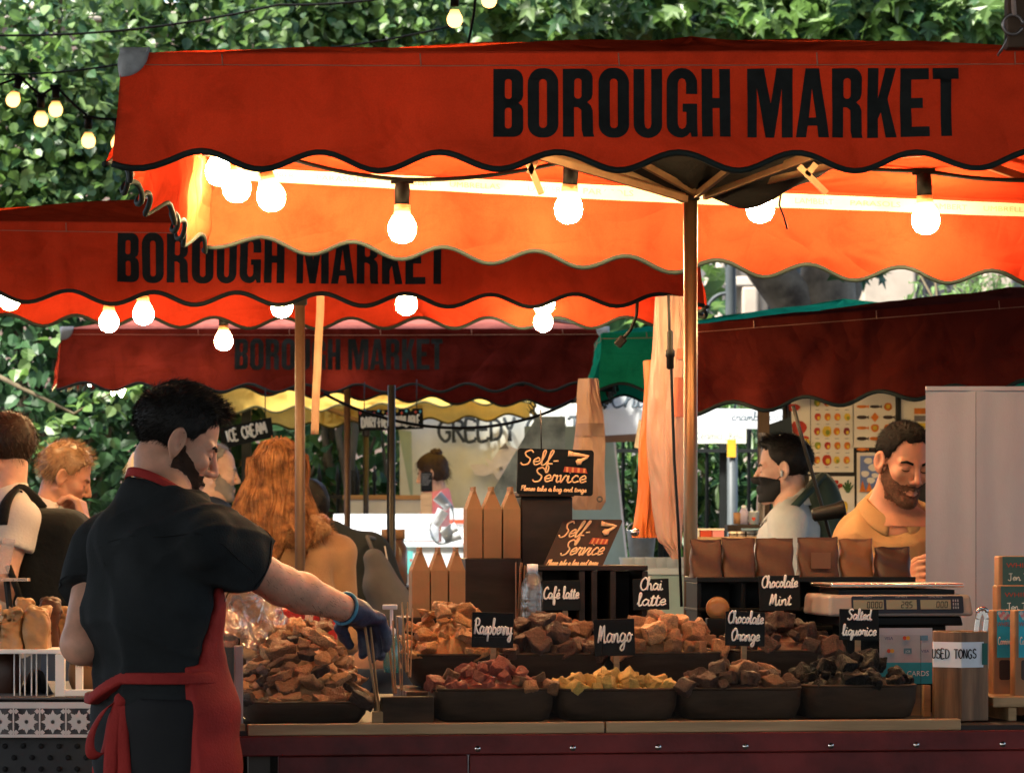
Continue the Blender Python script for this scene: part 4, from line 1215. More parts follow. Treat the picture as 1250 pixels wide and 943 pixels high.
hedge('dark leafy hedge behind the railings at the left edge', -90, 310, 395, 23.2, 3000, .13, 'heart', [MATS['leaf_dark']])  # dark leaves only: the shade here is put into their colour
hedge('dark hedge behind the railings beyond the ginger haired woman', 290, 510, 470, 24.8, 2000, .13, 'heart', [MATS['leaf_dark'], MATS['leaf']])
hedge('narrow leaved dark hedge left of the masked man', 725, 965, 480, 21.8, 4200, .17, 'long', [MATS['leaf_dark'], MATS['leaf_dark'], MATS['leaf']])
# low bright branch poking through the railings
t = thing('leafy_branch', 'bright green leafy branch hanging in front of the dark railings', 'branch', at(20, 470, 21.6))
m = MB(); m.tube([at(-60, 430, 22.3), at(20, 470, 21.6), at(90, 505, 21.5), at(135, 480, 21.5)], [.02, .015, .01, .005], 6); m.build('twig', MATS['stem'], t)
P = np.concatenate([clumps([at(x, y, 21.5) for x, y in ((25, 440), (70, 505), (105, 500), (135, 485), (160, 430), (55, 530), (185, 475), (60, 400))], [.1] * 8, 9)])
leaves('foliage', P, .105, 'heart', [MATS['leaf'], MATS['leaf'], MATS['leaf_light']], t)
# ------------------------------------------------------------------ canopies
LAM = .276                                        # length of one scallop
def canopy(label, x0, x1, Y0, Y1, edge, rise, vh_, cloth, amp=.021, text=None, text_x=0, text_h=.155, text_dy=.035, tilt=None, pole=True, pole_r=.018, group=None, seed=0, patch=True, pipe='piping',
           back_text=False, tape=False, pole_mat='brass_pole', lam=LAM, phase=0.0, fold=.016, sides=('front', 'back', 'left', 'right'), roof_mat=None, pole_z0=0.0, flare=.03, pole_at=None, vhb=None, phase_b=None):
    """square parasol roof; edge = height of the eaves at (front left, front right, back left, back right)"""
    cxm, cym = (x0 + x1) / 2, (Y0 + Y1) / 2
    base = Vector((pole_at[0] if pole_at else cxm, pole_at[1] if pole_at else cym, 0))
    t = thing('market_parasol', label, 'parasol', base, 0, group or 'scalloped market parasols')
    e = edge if hasattr(edge, '__len__') else [edge] * 4
    c = [Vector((x0, Y0, e[0])), Vector((x1, Y0, e[1])), Vector((x1, Y1, e[3])), Vector((x0, Y1, e[2]))]
    peak = Vector((cxm, cym, sum(e) / 4 + rise))
    # roof: four gores sagging a little between the ribs
    m = MB()
    for k in range(4):
        a, b = c[k], c[(k + 1) % 4]
        def fn(u, v, a=a, b=b):
            p = a.lerp(b, u).lerp(peak, v)
            p.z -= .035 * math.sin(math.pi * v) * (math.sin(math.pi * u) ** 2 * .6 + .4 * abs(math.sin(2 * math.pi * u))) + .006 * min(1, v * 8) * math.sin(u * 21 + v * 13 + seed)
            return p
        m.grid(fn, 20, 10)
    m.build('roof', roof_mat or MATS[cloth], t)
    out = {}
    nm = {'front': (0, 1), 'right': (1, 2), 'back': (2, 3), 'left': (3, 0)}
    for side in sides:
        i0, i1 = nm[side]
        a, b = c[i0], c[i1]; W = (b - a).length; dx = (b - a).normalized(); nrm = Vector((dx.y, -dx.x, 0)).normalized()
        ns = max(1, round(W / lam)); ll = W / ns
        vh = vhb if (vhb and side == 'back') else vh_
        ph = phase_b if (phase_b is not None and side == 'back') else phase
        def surf(u, y, off=0.0, vh=vh, a=a, dx=dx, nrm=nrm, W=W, ll=ll, sd=seed + i0 * 3):
            """u metres along, y from 0 at the eaves down (negative)"""
            v = min(1.3, -y / vh)
            r = fold * v * (math.sin(u * 5.1 + sd + 1.5 * v) + .6 * math.sin(u * 11.7 + 2 * sd + v * 2) + .5 * math.cos(2 * math.pi * u / ll + .6)) + .004 * math.sin(u * 29 + v * 6 + sd)
            r += .006 * math.sin(u * 7 + y * 23 + sd) * math.sin(y * 31 + u * 3)
            edge_in = .02 * max(0, 1 - min(u, W - u) / .12) * v
            p = a + dx * u + nrm * (r * min(1, v * 6) + flare * v * v + .0012 + off) + dx * ((-edge_in if u < W / 2 else edge_in))
            p.z += y + .004 - .010 * min(1, v * 5) * math.sin(math.pi * u / W)
            return p
        def hgt(u, ll=ll, vh=vh, ph=ph): return vh + amp * math.cos(2 * math.pi * u / ll + ph)
        m = MB()
        nu = int(W / .023)
        m.grid(lambda u, v: surf(u * W, -v * hgt(u * W)), nu, 10)
        vo = m.build('valance', MATS[cloth], t)
        m = MB()
        P = [surf(u, -hgt(u), .001) for u in np.linspace(0, W, int(W / .02))]
        m.tube(P, .0075, 6)
        m.build('trim', MATS[pipe], vo)
        m = MB()
        P = [surf(u, -.028, .0015) for u in np.linspace(0, W, int(W / .04))]
        m.tube(P, .0013, 4)
        for k in range(6):
            u = W * (k + .5) / 6; m.tube([surf(u, -.004, .003), surf(u + .002, -.03, .003)], .0016, 4)
        m.build('stitching', MATS['thread'], vo)
        out[side] = (surf, vo, W)
        if (text and side == 'front') or (back_text and side == 'back'):
            tx = text_x
            V, Fs, tw = block_text('BOROUGH MARKET', 0, 0, text_h)
            m = MB()
            if side == 'back': tx = W * .5 - tw / 2
            y0 = -(text_dy + text_h)
            m.add([surf(tx + v.x, y0 + v.y, .0022) for v in V], Fs, 0, True)
            m.build('lettering', MATS['letter_black'], vo)
    if patch:
        for k in (0, 1):
            sf, _, W = out['front']; s2 = out['left' if k == 0 else 'right'][0]; W2 = out['left'][2]
            m = MB()
            def cap(u, v):                       # rounded reinforcement lapped over the corner, front half then side half
                a = (u - .5) * 2; dep = .066 * math.sqrt(max(0, 1 - min(1, abs(a)) ** 2.2)) + .004
                y = .012 - v * dep
                d = abs(a) * .062
                if a <= 0: p = (s2(W2 - d, min(y, 0), .006) if k == 0 else s2(d, min(y, 0), .006))
                else: p = sf(d if k == 0 else W - d, min(y, 0), .006)
                if y > 0: p = p + Vector((0, .008, y))
                return p + Vector((0, -.004 * math.sin(math.pi * v), 0))
            m.grid(cap, 20, 8)
            m.build('corner_patch', MATS['grey_patch'], t, solid=.002)
    # frame: pole, hub, ribs
    if pole:
        hubz = peak.z - .36
        m = MB(); m.lathe([(pole_r, pole_z0), (pole_r, peak.z - .05)], 20, (base.x, base.y, 0)); m.build('pole', MATS[pole_mat], t)
        m = MB(); m.lathe([(pole_r + .002, hubz - .07), (pole_r + .008, hubz - .065), (pole_r + .008, hubz - .01), (.055, hubz), (.055, hubz + .025), (pole_r + .012, hubz + .03), (pole_r + .012, hubz + .05)], 20, (base.x, base.y, 0)); m.build('hub', MATS['dark_metal'], t)
        top = Vector((base.x, base.y, peak.z - .06)); hub = Vector((base.x, base.y, hubz + .012))
        ends = [c[k].lerp(c[(k + 1) % 4], f) for k in range(4) for f in (0, .5)]
        for en in ends:
            en = en - Vector((0, 0, .025))
            d = (en - top)
            m = MB(); m.span(top + d.normalized() * .04, en - d.normalized() * .03, .014, .022); 
            rb = m.build('rib', MATS['rib_metal'], t)
            m = MB(); q = top + d * .5 - Vector((0, 0, .03)); m.span(hub + (q - hub).normalized() * .055, q, .012, .018); m.build('strut', MATS['rib_metal'], rb)
    if tape:
        surf, vo, W = out['back']
        m = MB(); m.grid(lambda u, v: surf(u * W, -.012 - v * .036, -.0085), 80, 1)
        tp = m.build('webbing', mat('webbing', (.62, .50, .36), rough=.8), vo)
        m = MB(); k = 0
        words_ = ['LAMBERT', 'UMBRELLAS', 'LAMBERT', 'PARASOLS']
        u = .08
        while u < W - .2:
            M = Matrix.Translation((0, 0, 0)); tm = MB(); text_mesh(tm, words_[k % 4], M, .02, width=.15 if k % 2 else .115, align='LEFT')
            wv = [Vector(v) for v in tm.v]
            mx = max(v.x for v in wv) if wv else 0
            m.add([surf(W - 0 - (W - u - v.x), -.036 + v.y, -.0095) if False else surf(u + (mx - v.x), -.036 + v.y, -.0105) for v in wv], [tuple(reversed(f)) for f in tm.f])
            u += .2; k += 1
        m.build('lettering', mat('print_tan', (.40, .28, .17), rough=.8), tp)
    return t, out, c, peak

# 1: the front parasol
pa1, s1, c1, pk1 = canopy('large front red parasol with black BOROUGH MARKET lettering over the fudge stall', -.896, 1.842, 8.3, 10.8, (2.462, 2.47, 2.46, 2.335), .235, .248, 'canvas_red', vhb=.232, roof_mat=MATS['red_roof'],
    text=True, text_x=.853, text_h=.1565, text_dy=.035, pole_r=.0185, tape=True, seed=1, phase=5.3, phase_b=6.5, fold=.016)
# folded dark cover bunched under the roof of parasol 1
hubp = Vector((.473, 9.55, 2.27))
m = MB()
def bundle(u, v):
    a = 2 * math.pi * u; r = .03 + .43 * v ** .8
    lump = 1 + .10 * math.sin(3 * a + 1) + .06 * math.sin(7 * a + 4 * v) + .05 * math.sin(11 * a)
    z = .005 + .20 * v ** 1.3
    p = hubp + Vector((r * lump * math.cos(a), r * lump * math.sin(a), z + .018 * math.sin(5 * a + 6 * v)))
    d = a if a < math.pi else a - 2 * math.pi
    bulge = math.exp(-((a - 5.9) % (2 * math.pi) if ((a - 5.9) % (2 * math.pi)) < math.pi else 2 * math.pi - ((a - 5.9) % (2 * math.pi))) ** 2 * 3)
    p.z -= .11 * bulge * math.sin(math.pi * min(1, v * 1.15)) 
    return p
m.grid(bundle, 64, 16)
m.build('folded_cover', MATS['black_cloth'], pa1, solid=.004)
m = MB()
for (pa, pb, y0, y1) in (((835, 240), (640, 180), 9.5, 9.1), ((838, 243), (655, 190), 9.45, 9.05), ((835, 244), (690, 176), 9.5, 9.35), ((860, 240), (1000, 188), 9.5, 9.1), ((880, 235), (1025, 200), 9.52, 9.25), ((850, 236), (720, 165), 9.5, 9.0), ((850, 238), (930, 175), 9.5, 9.0), ((905, 222), (1060, 160), 9.5, 9.2)):
    m.span(at(*pa, y0), at(*pb, y1), .011, .017)
for (pa, pb, Y) in (((640, 186), (661, 237), 9.1), ((655, 194), (646, 212), 9.1), ((975, 203), (1009, 236), 9.15), ((985, 214), (996, 200), 9.15)):
    m.span(at(*pa, Y), at(*pb, Y), .012, .016)
m.build('folding_arm', MATS['rib_metal'], pa1)
m = MB(); m.tube([at(955, 225, 9.5), at(951, 250, 9.5), at(957, 265, 9.5), at(961, 280, 9.5)], .003, 5); m.build('cord', MATS['black_plastic'], pa1)

# 2: left, behind
canopy('red parasol with BOROUGH MARKET lettering at the left behind the front parasol', -2.13, .60, 11.7, 14.3, (2.365, 2.34, 2.43, 2.42), .21, .238, 'canvas_red', pole_mat='bronze_pole', roof_mat=MATS['red_roof'], text=True, text_x=.85, text_h=.156, text_dy=.030, seed=5, phase=-.26, fold=.018)
# 3: further, darker
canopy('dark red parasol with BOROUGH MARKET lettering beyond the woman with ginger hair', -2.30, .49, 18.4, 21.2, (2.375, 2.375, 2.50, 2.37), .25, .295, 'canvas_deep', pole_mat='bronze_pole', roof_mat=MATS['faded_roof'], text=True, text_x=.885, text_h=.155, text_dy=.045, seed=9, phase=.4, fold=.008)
# 4: yellow
canopy('yellow parasol over the ice cream stall', -1.98, .10, 22.4, 24.0, (2.27, 2.34, 2.21, 2.29), .10, .19, 'canvas_yellow', amp=.02, back_text=True, text_h=.1, text_dy=.08, seed=3, phase=0, patch=False, pipe='piping_olive', pole_mat='dark_metal')
# 5: dark red at the right, sagging lower
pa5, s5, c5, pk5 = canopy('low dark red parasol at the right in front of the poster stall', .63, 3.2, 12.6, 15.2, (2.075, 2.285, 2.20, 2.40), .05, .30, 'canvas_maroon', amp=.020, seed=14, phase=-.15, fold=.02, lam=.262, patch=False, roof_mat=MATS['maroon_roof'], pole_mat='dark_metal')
# 6: teal
canopy('teal green parasol behind the dark red parasol at the right', .42, 2.9, 16.8, 19.3, (2.27, 2.33, 2.31, 2.35), .19, .26, 'canvas_teal', seed=21, phase=1.0, patch=False, flare=.05, fold=.02, pole_mat='dark_metal')

# ------------------------------------------------------------------ light bulbs
def bulb_mat(name, c_dome, c_neck, strength):
    """frosted lamp: the dome shines, the neck towards the cap glows weaker and warmer"""
    m = emit_mat(name, c_dome, strength); N = m.node_tree.nodes; L = m.node_tree.links; e = N['Emission']
    tc = N.new('ShaderNodeTexCoord'); sp = N.new('ShaderNodeSeparateXYZ'); L.new(tc.outputs['Object'], sp.inputs[0])
    mr = N.new('ShaderNodeMapRange'); mr.inputs['From Min'].default_value = .010; mr.inputs['From Max'].default_value = .040; L.new(sp.outputs['Z'], mr.inputs['Value'])
    mx = N.new('ShaderNodeMixRGB'); mx.inputs['Color1'].default_value = (*c_dome, 1); mx.inputs['Color2'].default_value = (*[k * .02 for k in c_neck], 1)
    L.new(mr.outputs['Result'], mx.inputs['Fac']); L.new(mx.outputs['Color'], e.inputs['Color'])
    return m
BULB = bulb_mat('bulb_glow', (1.0, .70, .32), (1.0, .45, .12), 140.0)
BULB_DIM = bulb_mat('bulb_glow_dim', (1.0, .48, .13), (1.0, .4, .08), 1.7)
MATS['socket_black'] = mat('socket_black', (.004, .0038, .0036), rough=.6, spec=.08)
MATS['bulb_collar'] = mat('bulb_collar', (.55, .34, .16), rough=.4, transl=.2)
def bulb(label, px, py, Y, r=.031, tilt=(0, 0), glow=BULB, group='bulbs under the canopies', kind='round', hang=.0, cord=None, collar=True):
    c = at(px, py, Y)
    s = r / .031
    t = thing('light_bulb', label, 'light bulb', c, 0, group)
    rot = Euler((tilt[0], tilt[1], 0)).to_matrix()
    if kind == 'round':
        pr = [(0.0, -.033), (.012, -.0305), (.022, -.025), (.029, -.013), (.0312, 0), (.029, .012), (.024, .022), (.019, .032), (.0175, .038)]
    else:
        pr = [(0.0, -.036), (.006, -.033), (.014, -.018), (.019, 0), (.019, .012), (.014, .026), (.012, .032)]
    top = pr[-1][1]
    m = MB(); m.lathe([(a * s, z * s) for a, z in pr], 24, c, rot); m.build('glass', glow, t)
    if collar:
        m = MB(); m.lathe([(.0185 * s, top * s), (.0175 * s, (top + .014) * s), (.015 * s, (top + .016) * s)], 14, c, rot); m.build('collar', MATS['bulb_collar'], t)
    m = MB(); z0 = (top + .015) * s
    m.lathe([(.0165 * s, z0), (.0175 * s, z0 + .03 * s), (.016 * s, z0 + .046 * s), (.010 * s, z0 + .05 * s)], 14, c, rot)
    m.box(c + rot @ Vector((0, 0, z0 + .052 * s)), (.05 * s, .018 * s, .012 * s), rot)
    m.build('socket', MATS['socket_black'], t)
    return c + rot @ Vector((0, 0, z0 + .055 * s))
def cable(label, pts, r=.0045, group=None, cat='cable', name='cable'):
    P = []
    for i in range(len(pts) - 1):
        a, b = Vector(pts[i]), Vector(pts[i + 1])
        for k in range(8):
            q = a.lerp(b, k / 8); q.z -= .035 * (b - a).length * 4 * (k / 8) * (1 - k / 8); P.append(q)
    P.append(Vector(pts[-1]))
    m = MB(); m.tube(P, r, 6)
    o = m.build(name, MATS['socket_black']); tag(o, label, cat, group)
    return o
tops = []
bl = [('bright bulb half hidden at the left end under the front parasol', 268, 209, 10.45, (0, 0)),
      ('bright bulb second from the left under the front parasol', 289, 229, 10.4, (0, 0)),
      ('bright bulb tilted to the right beside the left cluster under the front parasol', 331, 240, 10.35, (0, -.25)),
      ('glowing bulb hanging low under the front parasol left of centre', 491, 279, 10.5, (0, 0)),
      ('glowing bulb left of the brass pole under the front parasol', 694, 255, 10.5, (0, .06)),
      ('glowing bulb under the dark folded cover right of the brass pole', 928, 254, 10.45, (0, 0)),
      ('glowing bulb nearest the right edge under the front parasol', 1130, 268, 10.5, (0, -.05))]
for lb, px, py, Y, tl in bl: tops.append(bulb(lb, px, py, Y, r=.041, tilt=tl))
cable('black festoon cable looping under the front parasol', [at(200, 185, 10.5)] + tops[2:5] + [at(790, 205, 10.4)] , .0065)
cable('black festoon cable running to the right edge under the front parasol', [at(970, 190, 10.4), tops[6], at(1290, 218, 10.4)], .0065)
cable('short black cable joining the two bulbs at the left end of the front parasol', [at(245, 185, 10.3), tops[0], tops[1]], .005)
tops = []
for lb, px, py, Y in (('bulb at the far left under the second parasol, mostly behind its scalloped edge', 12, 366, 13.2), ('bare round bulb hanging left of the dark socket bulb above the dark red parasol', 133, 393, 13.6),
                      ('bulb with long dark socket under the second parasol', 175, 383, 12.6), ('bulb under the second parasol beside the top of its brass pole', 344, 374, 12.2),
                      ('bulb hanging low in front of the dark red parasol lettering', 273, 416, 14.6), ('bulb touching the second parasol edge right of centre', 496, 371, 12.3),
                      ('upper of the two stacked bulbs near the right end of the second parasol', 664, 370, 12.2), ('lower of the two stacked bulbs near the right end of the second parasol', 663, 393, 14.1)):
    tops.append(bulb(lb, px, py, Y, r=.0365))
cable('black festoon cable under the left side of the second parasol', [at(-30, 340, 13.2), tops[0], tops[2], tops[1] + Vector((.3, 0, .05)), tops[3]], .006)
cable('black festoon cable under the right side of the second parasol', [tops[3], tops[5], tops[6], tops[7]], .006)
cable('black cable carrying the low bulb before the dark red parasol', [at(200, 385, 14.4), tops[4], at(340, 388, 14.4)], .006)
for k, px in enumerate((260, 480, 700, 960, 1190)): bulb(('first', 'second', 'third', 'fourth', 'fifth')[k] + ' added unseen bulb from the left inside the front edge of the front parasol', px, 146, 8.75, group='added bulbs inside the front edge of the front parasol')  # unseen bulbs added to warm the fudge from above
for px, wh in ((930, 'left'), (1075, 'right')): bulb(wh + ' bulb hidden behind the edge of the low dark red parasol at the right', px, 452, 14.3, group='bulbs under the low dark red parasol')
tops = []
for i, (px, py) in enumerate(((110, 466), (122, 462), (138, 477), (148, 479), (182, 461), (258, 461), (416, 469), (497, 520))[:7]):
    lb = ('leftmost small pointed bulb at the corner of the dark red parasol', 'second small pointed bulb at the corner of the dark red parasol', 'third small pointed bulb hanging lower at the corner of the dark red parasol',
          'fourth small pointed bulb hanging lower at the corner of the dark red parasol', 'small bulb peeping under the dark red parasol above the quiff of dark hair', 'small bulb peeping under the dark red parasol left of its lettering',
          'small bulb at the top of the slim pole under the dark red parasol')[i]
    tops.append(bulb(lb, px, py - (4 if i < 4 else 8), 18.75 if i < 4 else 18.55, r=.034, kind='point', collar=False))
cable('thin black cable of small bulbs inside the dark red parasol', [at(95, 455, 18.8)] + tops + [at(640, 470, 18.8)], .006)
tops = []
for lb, px, py in (('unlit looking amber bulb at the far left against the vine', 16, 122), ('amber bulb hanging lowest of the left three against the vine', 50, 146), ('amber bulb third from the left against the vine', 68, 134),
                   ('amber bulb fourth from the left against the vine', 108, 172), ('amber bulb just left of the front parasol corner', 144, 175)):
    tops.append(bulb(lb, px, py, 16.0, r=.031, tilt=(0, .3 if px < 20 else 0), glow=BULB_DIM, group='festoon bulbs against the vine', collar=False))
cable('thin festoon cable of amber bulbs crossing the vine', [at(-40, 112, 16)] + tops + [at(200, 190, 16)], .006)
tops = [bulb('amber bulb hanging above the middle of the front parasol', 555, 24, 11, r=.024, glow=BULB_DIM, group='festoon bulbs against the vine', collar=False), bulb('amber bulb at the top edge right of the hanging bulb', 597, 0, 11, r=.024, glow=BULB_DIM, group='festoon bulbs against the vine', collar=False)]
cable('black cable of the two amber bulbs above the front parasol', [at(430, -40, 11), tops[0], tops[1], at(700, -50, 11)], .004)
cable('two stranded black cable dropping behind the front parasol roof', [at(583, -30, 10.9), at(578, 20, 10.9), at(570, 60, 10.9)], .004)
cable('thin overhead wire rising over the vine', [at(-50, 42, 18), at(340, 6, 18), at(560, -20, 18)], .006)
cable('thin overhead wire behind the corner patch of the front parasol', [at(-50, 90, 18), at(200, 68, 18), at(560, 30, 18)], .005)
# ------------------------------------------------------------------ the fudge stall
mat('red_paint', (.12, .013, .011), rough=.5, var=.5, scale=5, bump=.25, bscale=24)
mat('pine', (.36, .22, .11), rough=.6, var=.25, scale=6, stretch=(.5, 6, 6), bump=.1)
mat('bowl_wood', (.045, .026, .016), rough=.6, spec=.1, var=.5, scale=9, stretch=(.6, 3, 3))
mat('dark_wood', (.020, .012, .009), rough=.55, var=.4, scale=6, stretch=(1, 1, 4))
mat('slat_wood', (.10, .055, .035), rough=.6, var=.35, scale=6, stretch=(4, 1, 1))
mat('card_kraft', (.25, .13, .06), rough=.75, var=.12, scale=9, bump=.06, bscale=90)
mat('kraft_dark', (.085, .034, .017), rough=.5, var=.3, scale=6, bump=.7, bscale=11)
mat('slate', (.007, .0085, .0095), spec=.12, rough=.65, var=.3, scale=14)
mat('chalk', (.72, .70, .66), rough=.9)
mat('cream_paint', (.78, .47, .24), rough=.8)
mat('orange_paint', (.62, .25, .09), rough=.8)
mat('acacia', (.17, .085, .04), rough=.4, var=.55, scale=4, stretch=(7, 7, .6))
mat('paper_white', (.70, .71, .74), rough=.7, var=.08, bump=.1, bscale=20)
mat('ink', (.012, .013, .016), rough=.7)
mat('scale_grey', (.29, .24, .205), rough=.45, var=.08)
mat('steel', (.62, .56, .52), rough=.22, metal=1.0, var=.06)
mat('lcd', (.20, .19, .13), rough=.25, var=.06)
mat('panel_navy', (.018, .022, .035), rough=.35)
CLEAR = clear_mat('clear_panel', (.96, .95, .93), gloss=.0, haze=.0, bscale=3, ior=1.11)
MATS['acrylic_edge'] = mat('acrylic_edge', (.50, .42, .38), rough=.3, transl=.3)

def cbox(mb, pxa, pxb, pya, pyb, d0, d1, mat_=0):
    """box spanning photo columns/rows on its front face, from d0 to d1 behind the counter edge"""
    a = catp(pxa, pya, d0); b = catp(pxb, pyb, d0)
    x = Vector((math.cos(PSI), math.sin(PSI), 0)); y = Vector((-x.y, x.x, 0))
    L = (Vector((b.x, b.y, 0)) - Vector((a.x, a.y, 0))).length
    dd = (d1 - d0)
    c = Vector(((a.x + b.x) / 2, (a.y + b.y) / 2, (a.z + b.z) / 2)) + y * dd / 2
    return mb.box(c, (L, dd, abs(a.z - b.z)), Matrix((x, y, (0, 0, 1))).transposed(), mat_)
CX_ = Vector((math.cos(PSI), math.sin(PSI), 0)); CY_ = Vector((-CX_.y, CX_.x, 0)); CR = Matrix((CX_, CY_, (0, 0, 1))).transposed()
O = catp(735, 880, 0); O.z = 0
def cw(u, d, z): return O + CX_ * u + CY_ * d + Vector((0, 0, z))
def cu_(px, d=0):
    p = catp(px, 800, d); return (p - O).dot(CX_)
ZD = .905                                         # deck height
UL, UR = cu_(287), cu_(1330)
ctr = thing('market_counter', 'dark red market counter with pine front rail and clear screen', 'counter', cw(0, .5, 0), PSI)
m = MB(); m.box(cw((UL + UR) / 2, .48, ZD - .012), (UR - UL, .98, .022), CR); m.build('deck', MATS['dark_wood'], ctr)
m = MB(); zt = zat(894, 8.45); m.box(cw((UL + UR) / 2, -.012, (zt + zat(918, 8.45)) / 2), (UR - UL, .03, zt - zat(918, 8.45)), CR); m.build('beam', MATS['red_paint'], ctr, bevel=.003)
uj = cu_(573)
for (ua, ub, yo) in ((UL + .1, uj - .004, .0), (uj, UR, -.008)):
    m = MB(); za, zb = zat(919, 8.45), (.74 if ua > -.4 and ub > 0 else zat(946, 8.45))
    m.box(cw((ua + ub) / 2, yo + .01, (za + zb) / 2), (ub - ua, .025, za - zb), CR); m.build('panel', MATS['red_paint'], ctr, bevel=.003)
m = MB(); zb = zat(936, 8.45)
m.box(cw((uj + UR) / 2, -.008, .40), (UR - uj, .02, .62), CR); m.build('skirt', MATS['red_paint'], ctr)
bo = MB()
for px in (581, 697, 801, 907, 1011, 1115, 1220, 1320):
    p = catp(px, 916, -.03); p.z = zat(916 + (18 - (px - 581) * .012 - 14 if False else 2), 8.45)
    m = MB(); rot = CR @ Euler((R(90), 0, 0)).to_matrix()
    m.lathe([(.0, .004), (.0035, .004), (.0038, .0), (.007, .001), (.0072, -.003)], 12, cw(cu_(px), -.0285, zat(911, 8.45)), rot); m.build('bolt', MATS['steel'], ctr)
for u, dd in ((UL + .05, .9), (UR - .1, .9), (UL + .06, .08)):
    m = MB(); m.box(cw(u, dd, .44), (.05, .05, .88), CR); m.build('leg', MATS['dark_metal'], ctr)
m = MB(); m.box(cw((UL + uj) / 2, .9, .42), (uj - UL, .02, .8), CR); m.build('back_curtain', MATS['black_cloth'], ctr)
# pine rail in two lengths and the clear screen
for pa, pb in ((302, 736.5), (738.5, 1171)):
    m = MB(); ua, ub = cu_(pa), cu_(pb); z1, z0 = zat(880, 8.45), zat(893.5, 8.45)
    m.box(cw((ua + ub) / 2, 0, (z0 + z1) / 2), (ub - ua, .034, z1 - z0), CR)
    m.build('rail', MATS['pine'], ctr, bevel=.0025)
for pa, pb in ((293, 737), (738.6, 1128)):
    m = MB(); ua, ub = cu_(pa), cu_(pb); m.box(cw((ua + ub) / 2, .03, (ZD + 1.117) / 2), (ub - ua, .004, 1.117 - ZD), CR)
    m.build('clear_screen', CLEAR, ctr)
m = MB(); m.box(cw(UL + .012, .49, (ZD + 1.117) / 2), (.004, .9, 1.117 - ZD), CR); m.build('clear_screen', CLEAR, ctr)
m = MB()
m.box(cw(UL + .010, .03, (ZD + 1.10) / 2), (.020, .02, 1.10 - ZD), CR); m.box(cw(UL + .012, .93, (ZD + 1.13) / 2), (.025, .02, 1.15 - ZD), CR); 
m.build('screen_post', MATS['acrylic_edge'], ctr, bevel=.003)
m = MB(); m.box(cw(UL + .01, .02, ZD + .0), (.026, .05, .03), CR); m.build('post_foot', MATS['pine'], ctr, bevel=.002)

# stepped stand under the back row
def slat_stand(label, pa, pb, d0, d1, ztop):
    ua, ub = cu_(pa, d0), cu_(pb, d0)
    t = thing('slatted_stand', label, 'stand', cw((ua + ub) / 2, (d0 + d1) / 2, ZD), PSI)
    m = MB()
    k = max(2, int((d1 - d0) / .06))
    for i in range(k):
        d = d0 + (i + .5) * (d1 - d0) / k; m.box(cw((ua + ub) / 2, d, ztop - .008), (ub - ua, (d1 - d0) / k - .012, .016), CR)
    m.build('top_slats', MATS['slat_wood'], t, bevel=.002)
    m = MB()
    for u in (ua + .02, ub - .02): m.box(cw(u, (d0 + d1) / 2, (ZD + ztop - .016) / 2), (.03, d1 - d0, ztop - .016 - ZD), CR)
    m.box(cw((ua + ub) / 2, d1 - .012, (ZD + ztop - .02) / 2), (ub - ua - .062, .02, ztop - .02 - ZD), CR)
    m.build('side', MATS['slat_wood'], t, bevel=.002)
ZB = .975
slat_stand('slatted dark wood stand raising the back row of bowls', 497, 1035, .36, .72, ZB)
slat_stand('small slatted wood step beside the large left tray', 466, 530, .10, .34, .965)
m = MB(); cbox(m, 466, 530, 850, 884, .06, .095); o = m.build('dark_trough', MATS['bowl_wood'], thing('small_trough', 'small dark wood trough between the large tray and the raspberry bowl', 'trough', catp(498, 884, .08), PSI), bevel=.003)

# bowls: square wooden bowls with flared sides
def bowl(label, pa, pb, d0, d1, ztop, h, flare=.75, name='wooden_bowl', group='wooden fudge bowls'):
    ua, ub = cu_(pa, d0), cu_(pb, d0)
    t = thing(name, label, 'bowl', cw((ua + ub) / 2, (d0 + d1) / 2, ztop - h), PSI, group)
    a, b = (ub - ua) / 2, (d1 - d0) / 2; cc = cw((ua + ub) / 2, (d0 + d1) / 2, 0)
    def sq(k, s, z, n=40):
        th = 2 * math.pi * k / n; c, s_ = math.cos(th), math.sin(th); e = .35
        x = math.copysign(abs(c) ** e, c) * a * s; y = math.copysign(abs(s_) ** e, s_) * b * s
        return cc + CX_ * x + CY_ * y + Vector((0, 0, z))
    prof = [(0.02, ztop - h), (flare * .9, ztop - h), (flare, ztop - h + .006), ((flare + 1) / 2 + .03, ztop - h * .5), (1.0, ztop - .004), (.995, ztop), (.965, ztop), (.95, ztop - .006), ((flare + 1) / 2 - .02, ztop - h * .45), (flare * .9, ztop - h + .012), (.02, ztop - h + .012)]
    vs, fs = [], []
    for s, z in prof: vs += [sq(k, s, z) for k in range(40)]
    for i in range(len(prof) - 1):
        for k in range(40): fs.append((i * 40 + k, i * 40 + (k + 1) % 40, (i + 1) * 40 + (k + 1) % 40, (i + 1) * 40 + k))
    m = MB(); m.add(vs, fs, 0, True); m.build('vessel', MATS['bowl_wood'], t)
    m = MB(); P = [sq(k, .985, ztop + .001) for k in range(40)]; m.tube(P, .0042, 6, closed=True); m.build('rim', MATS['bowl_wood'], t)
    return (ua, ub, d0, d1, ztop)

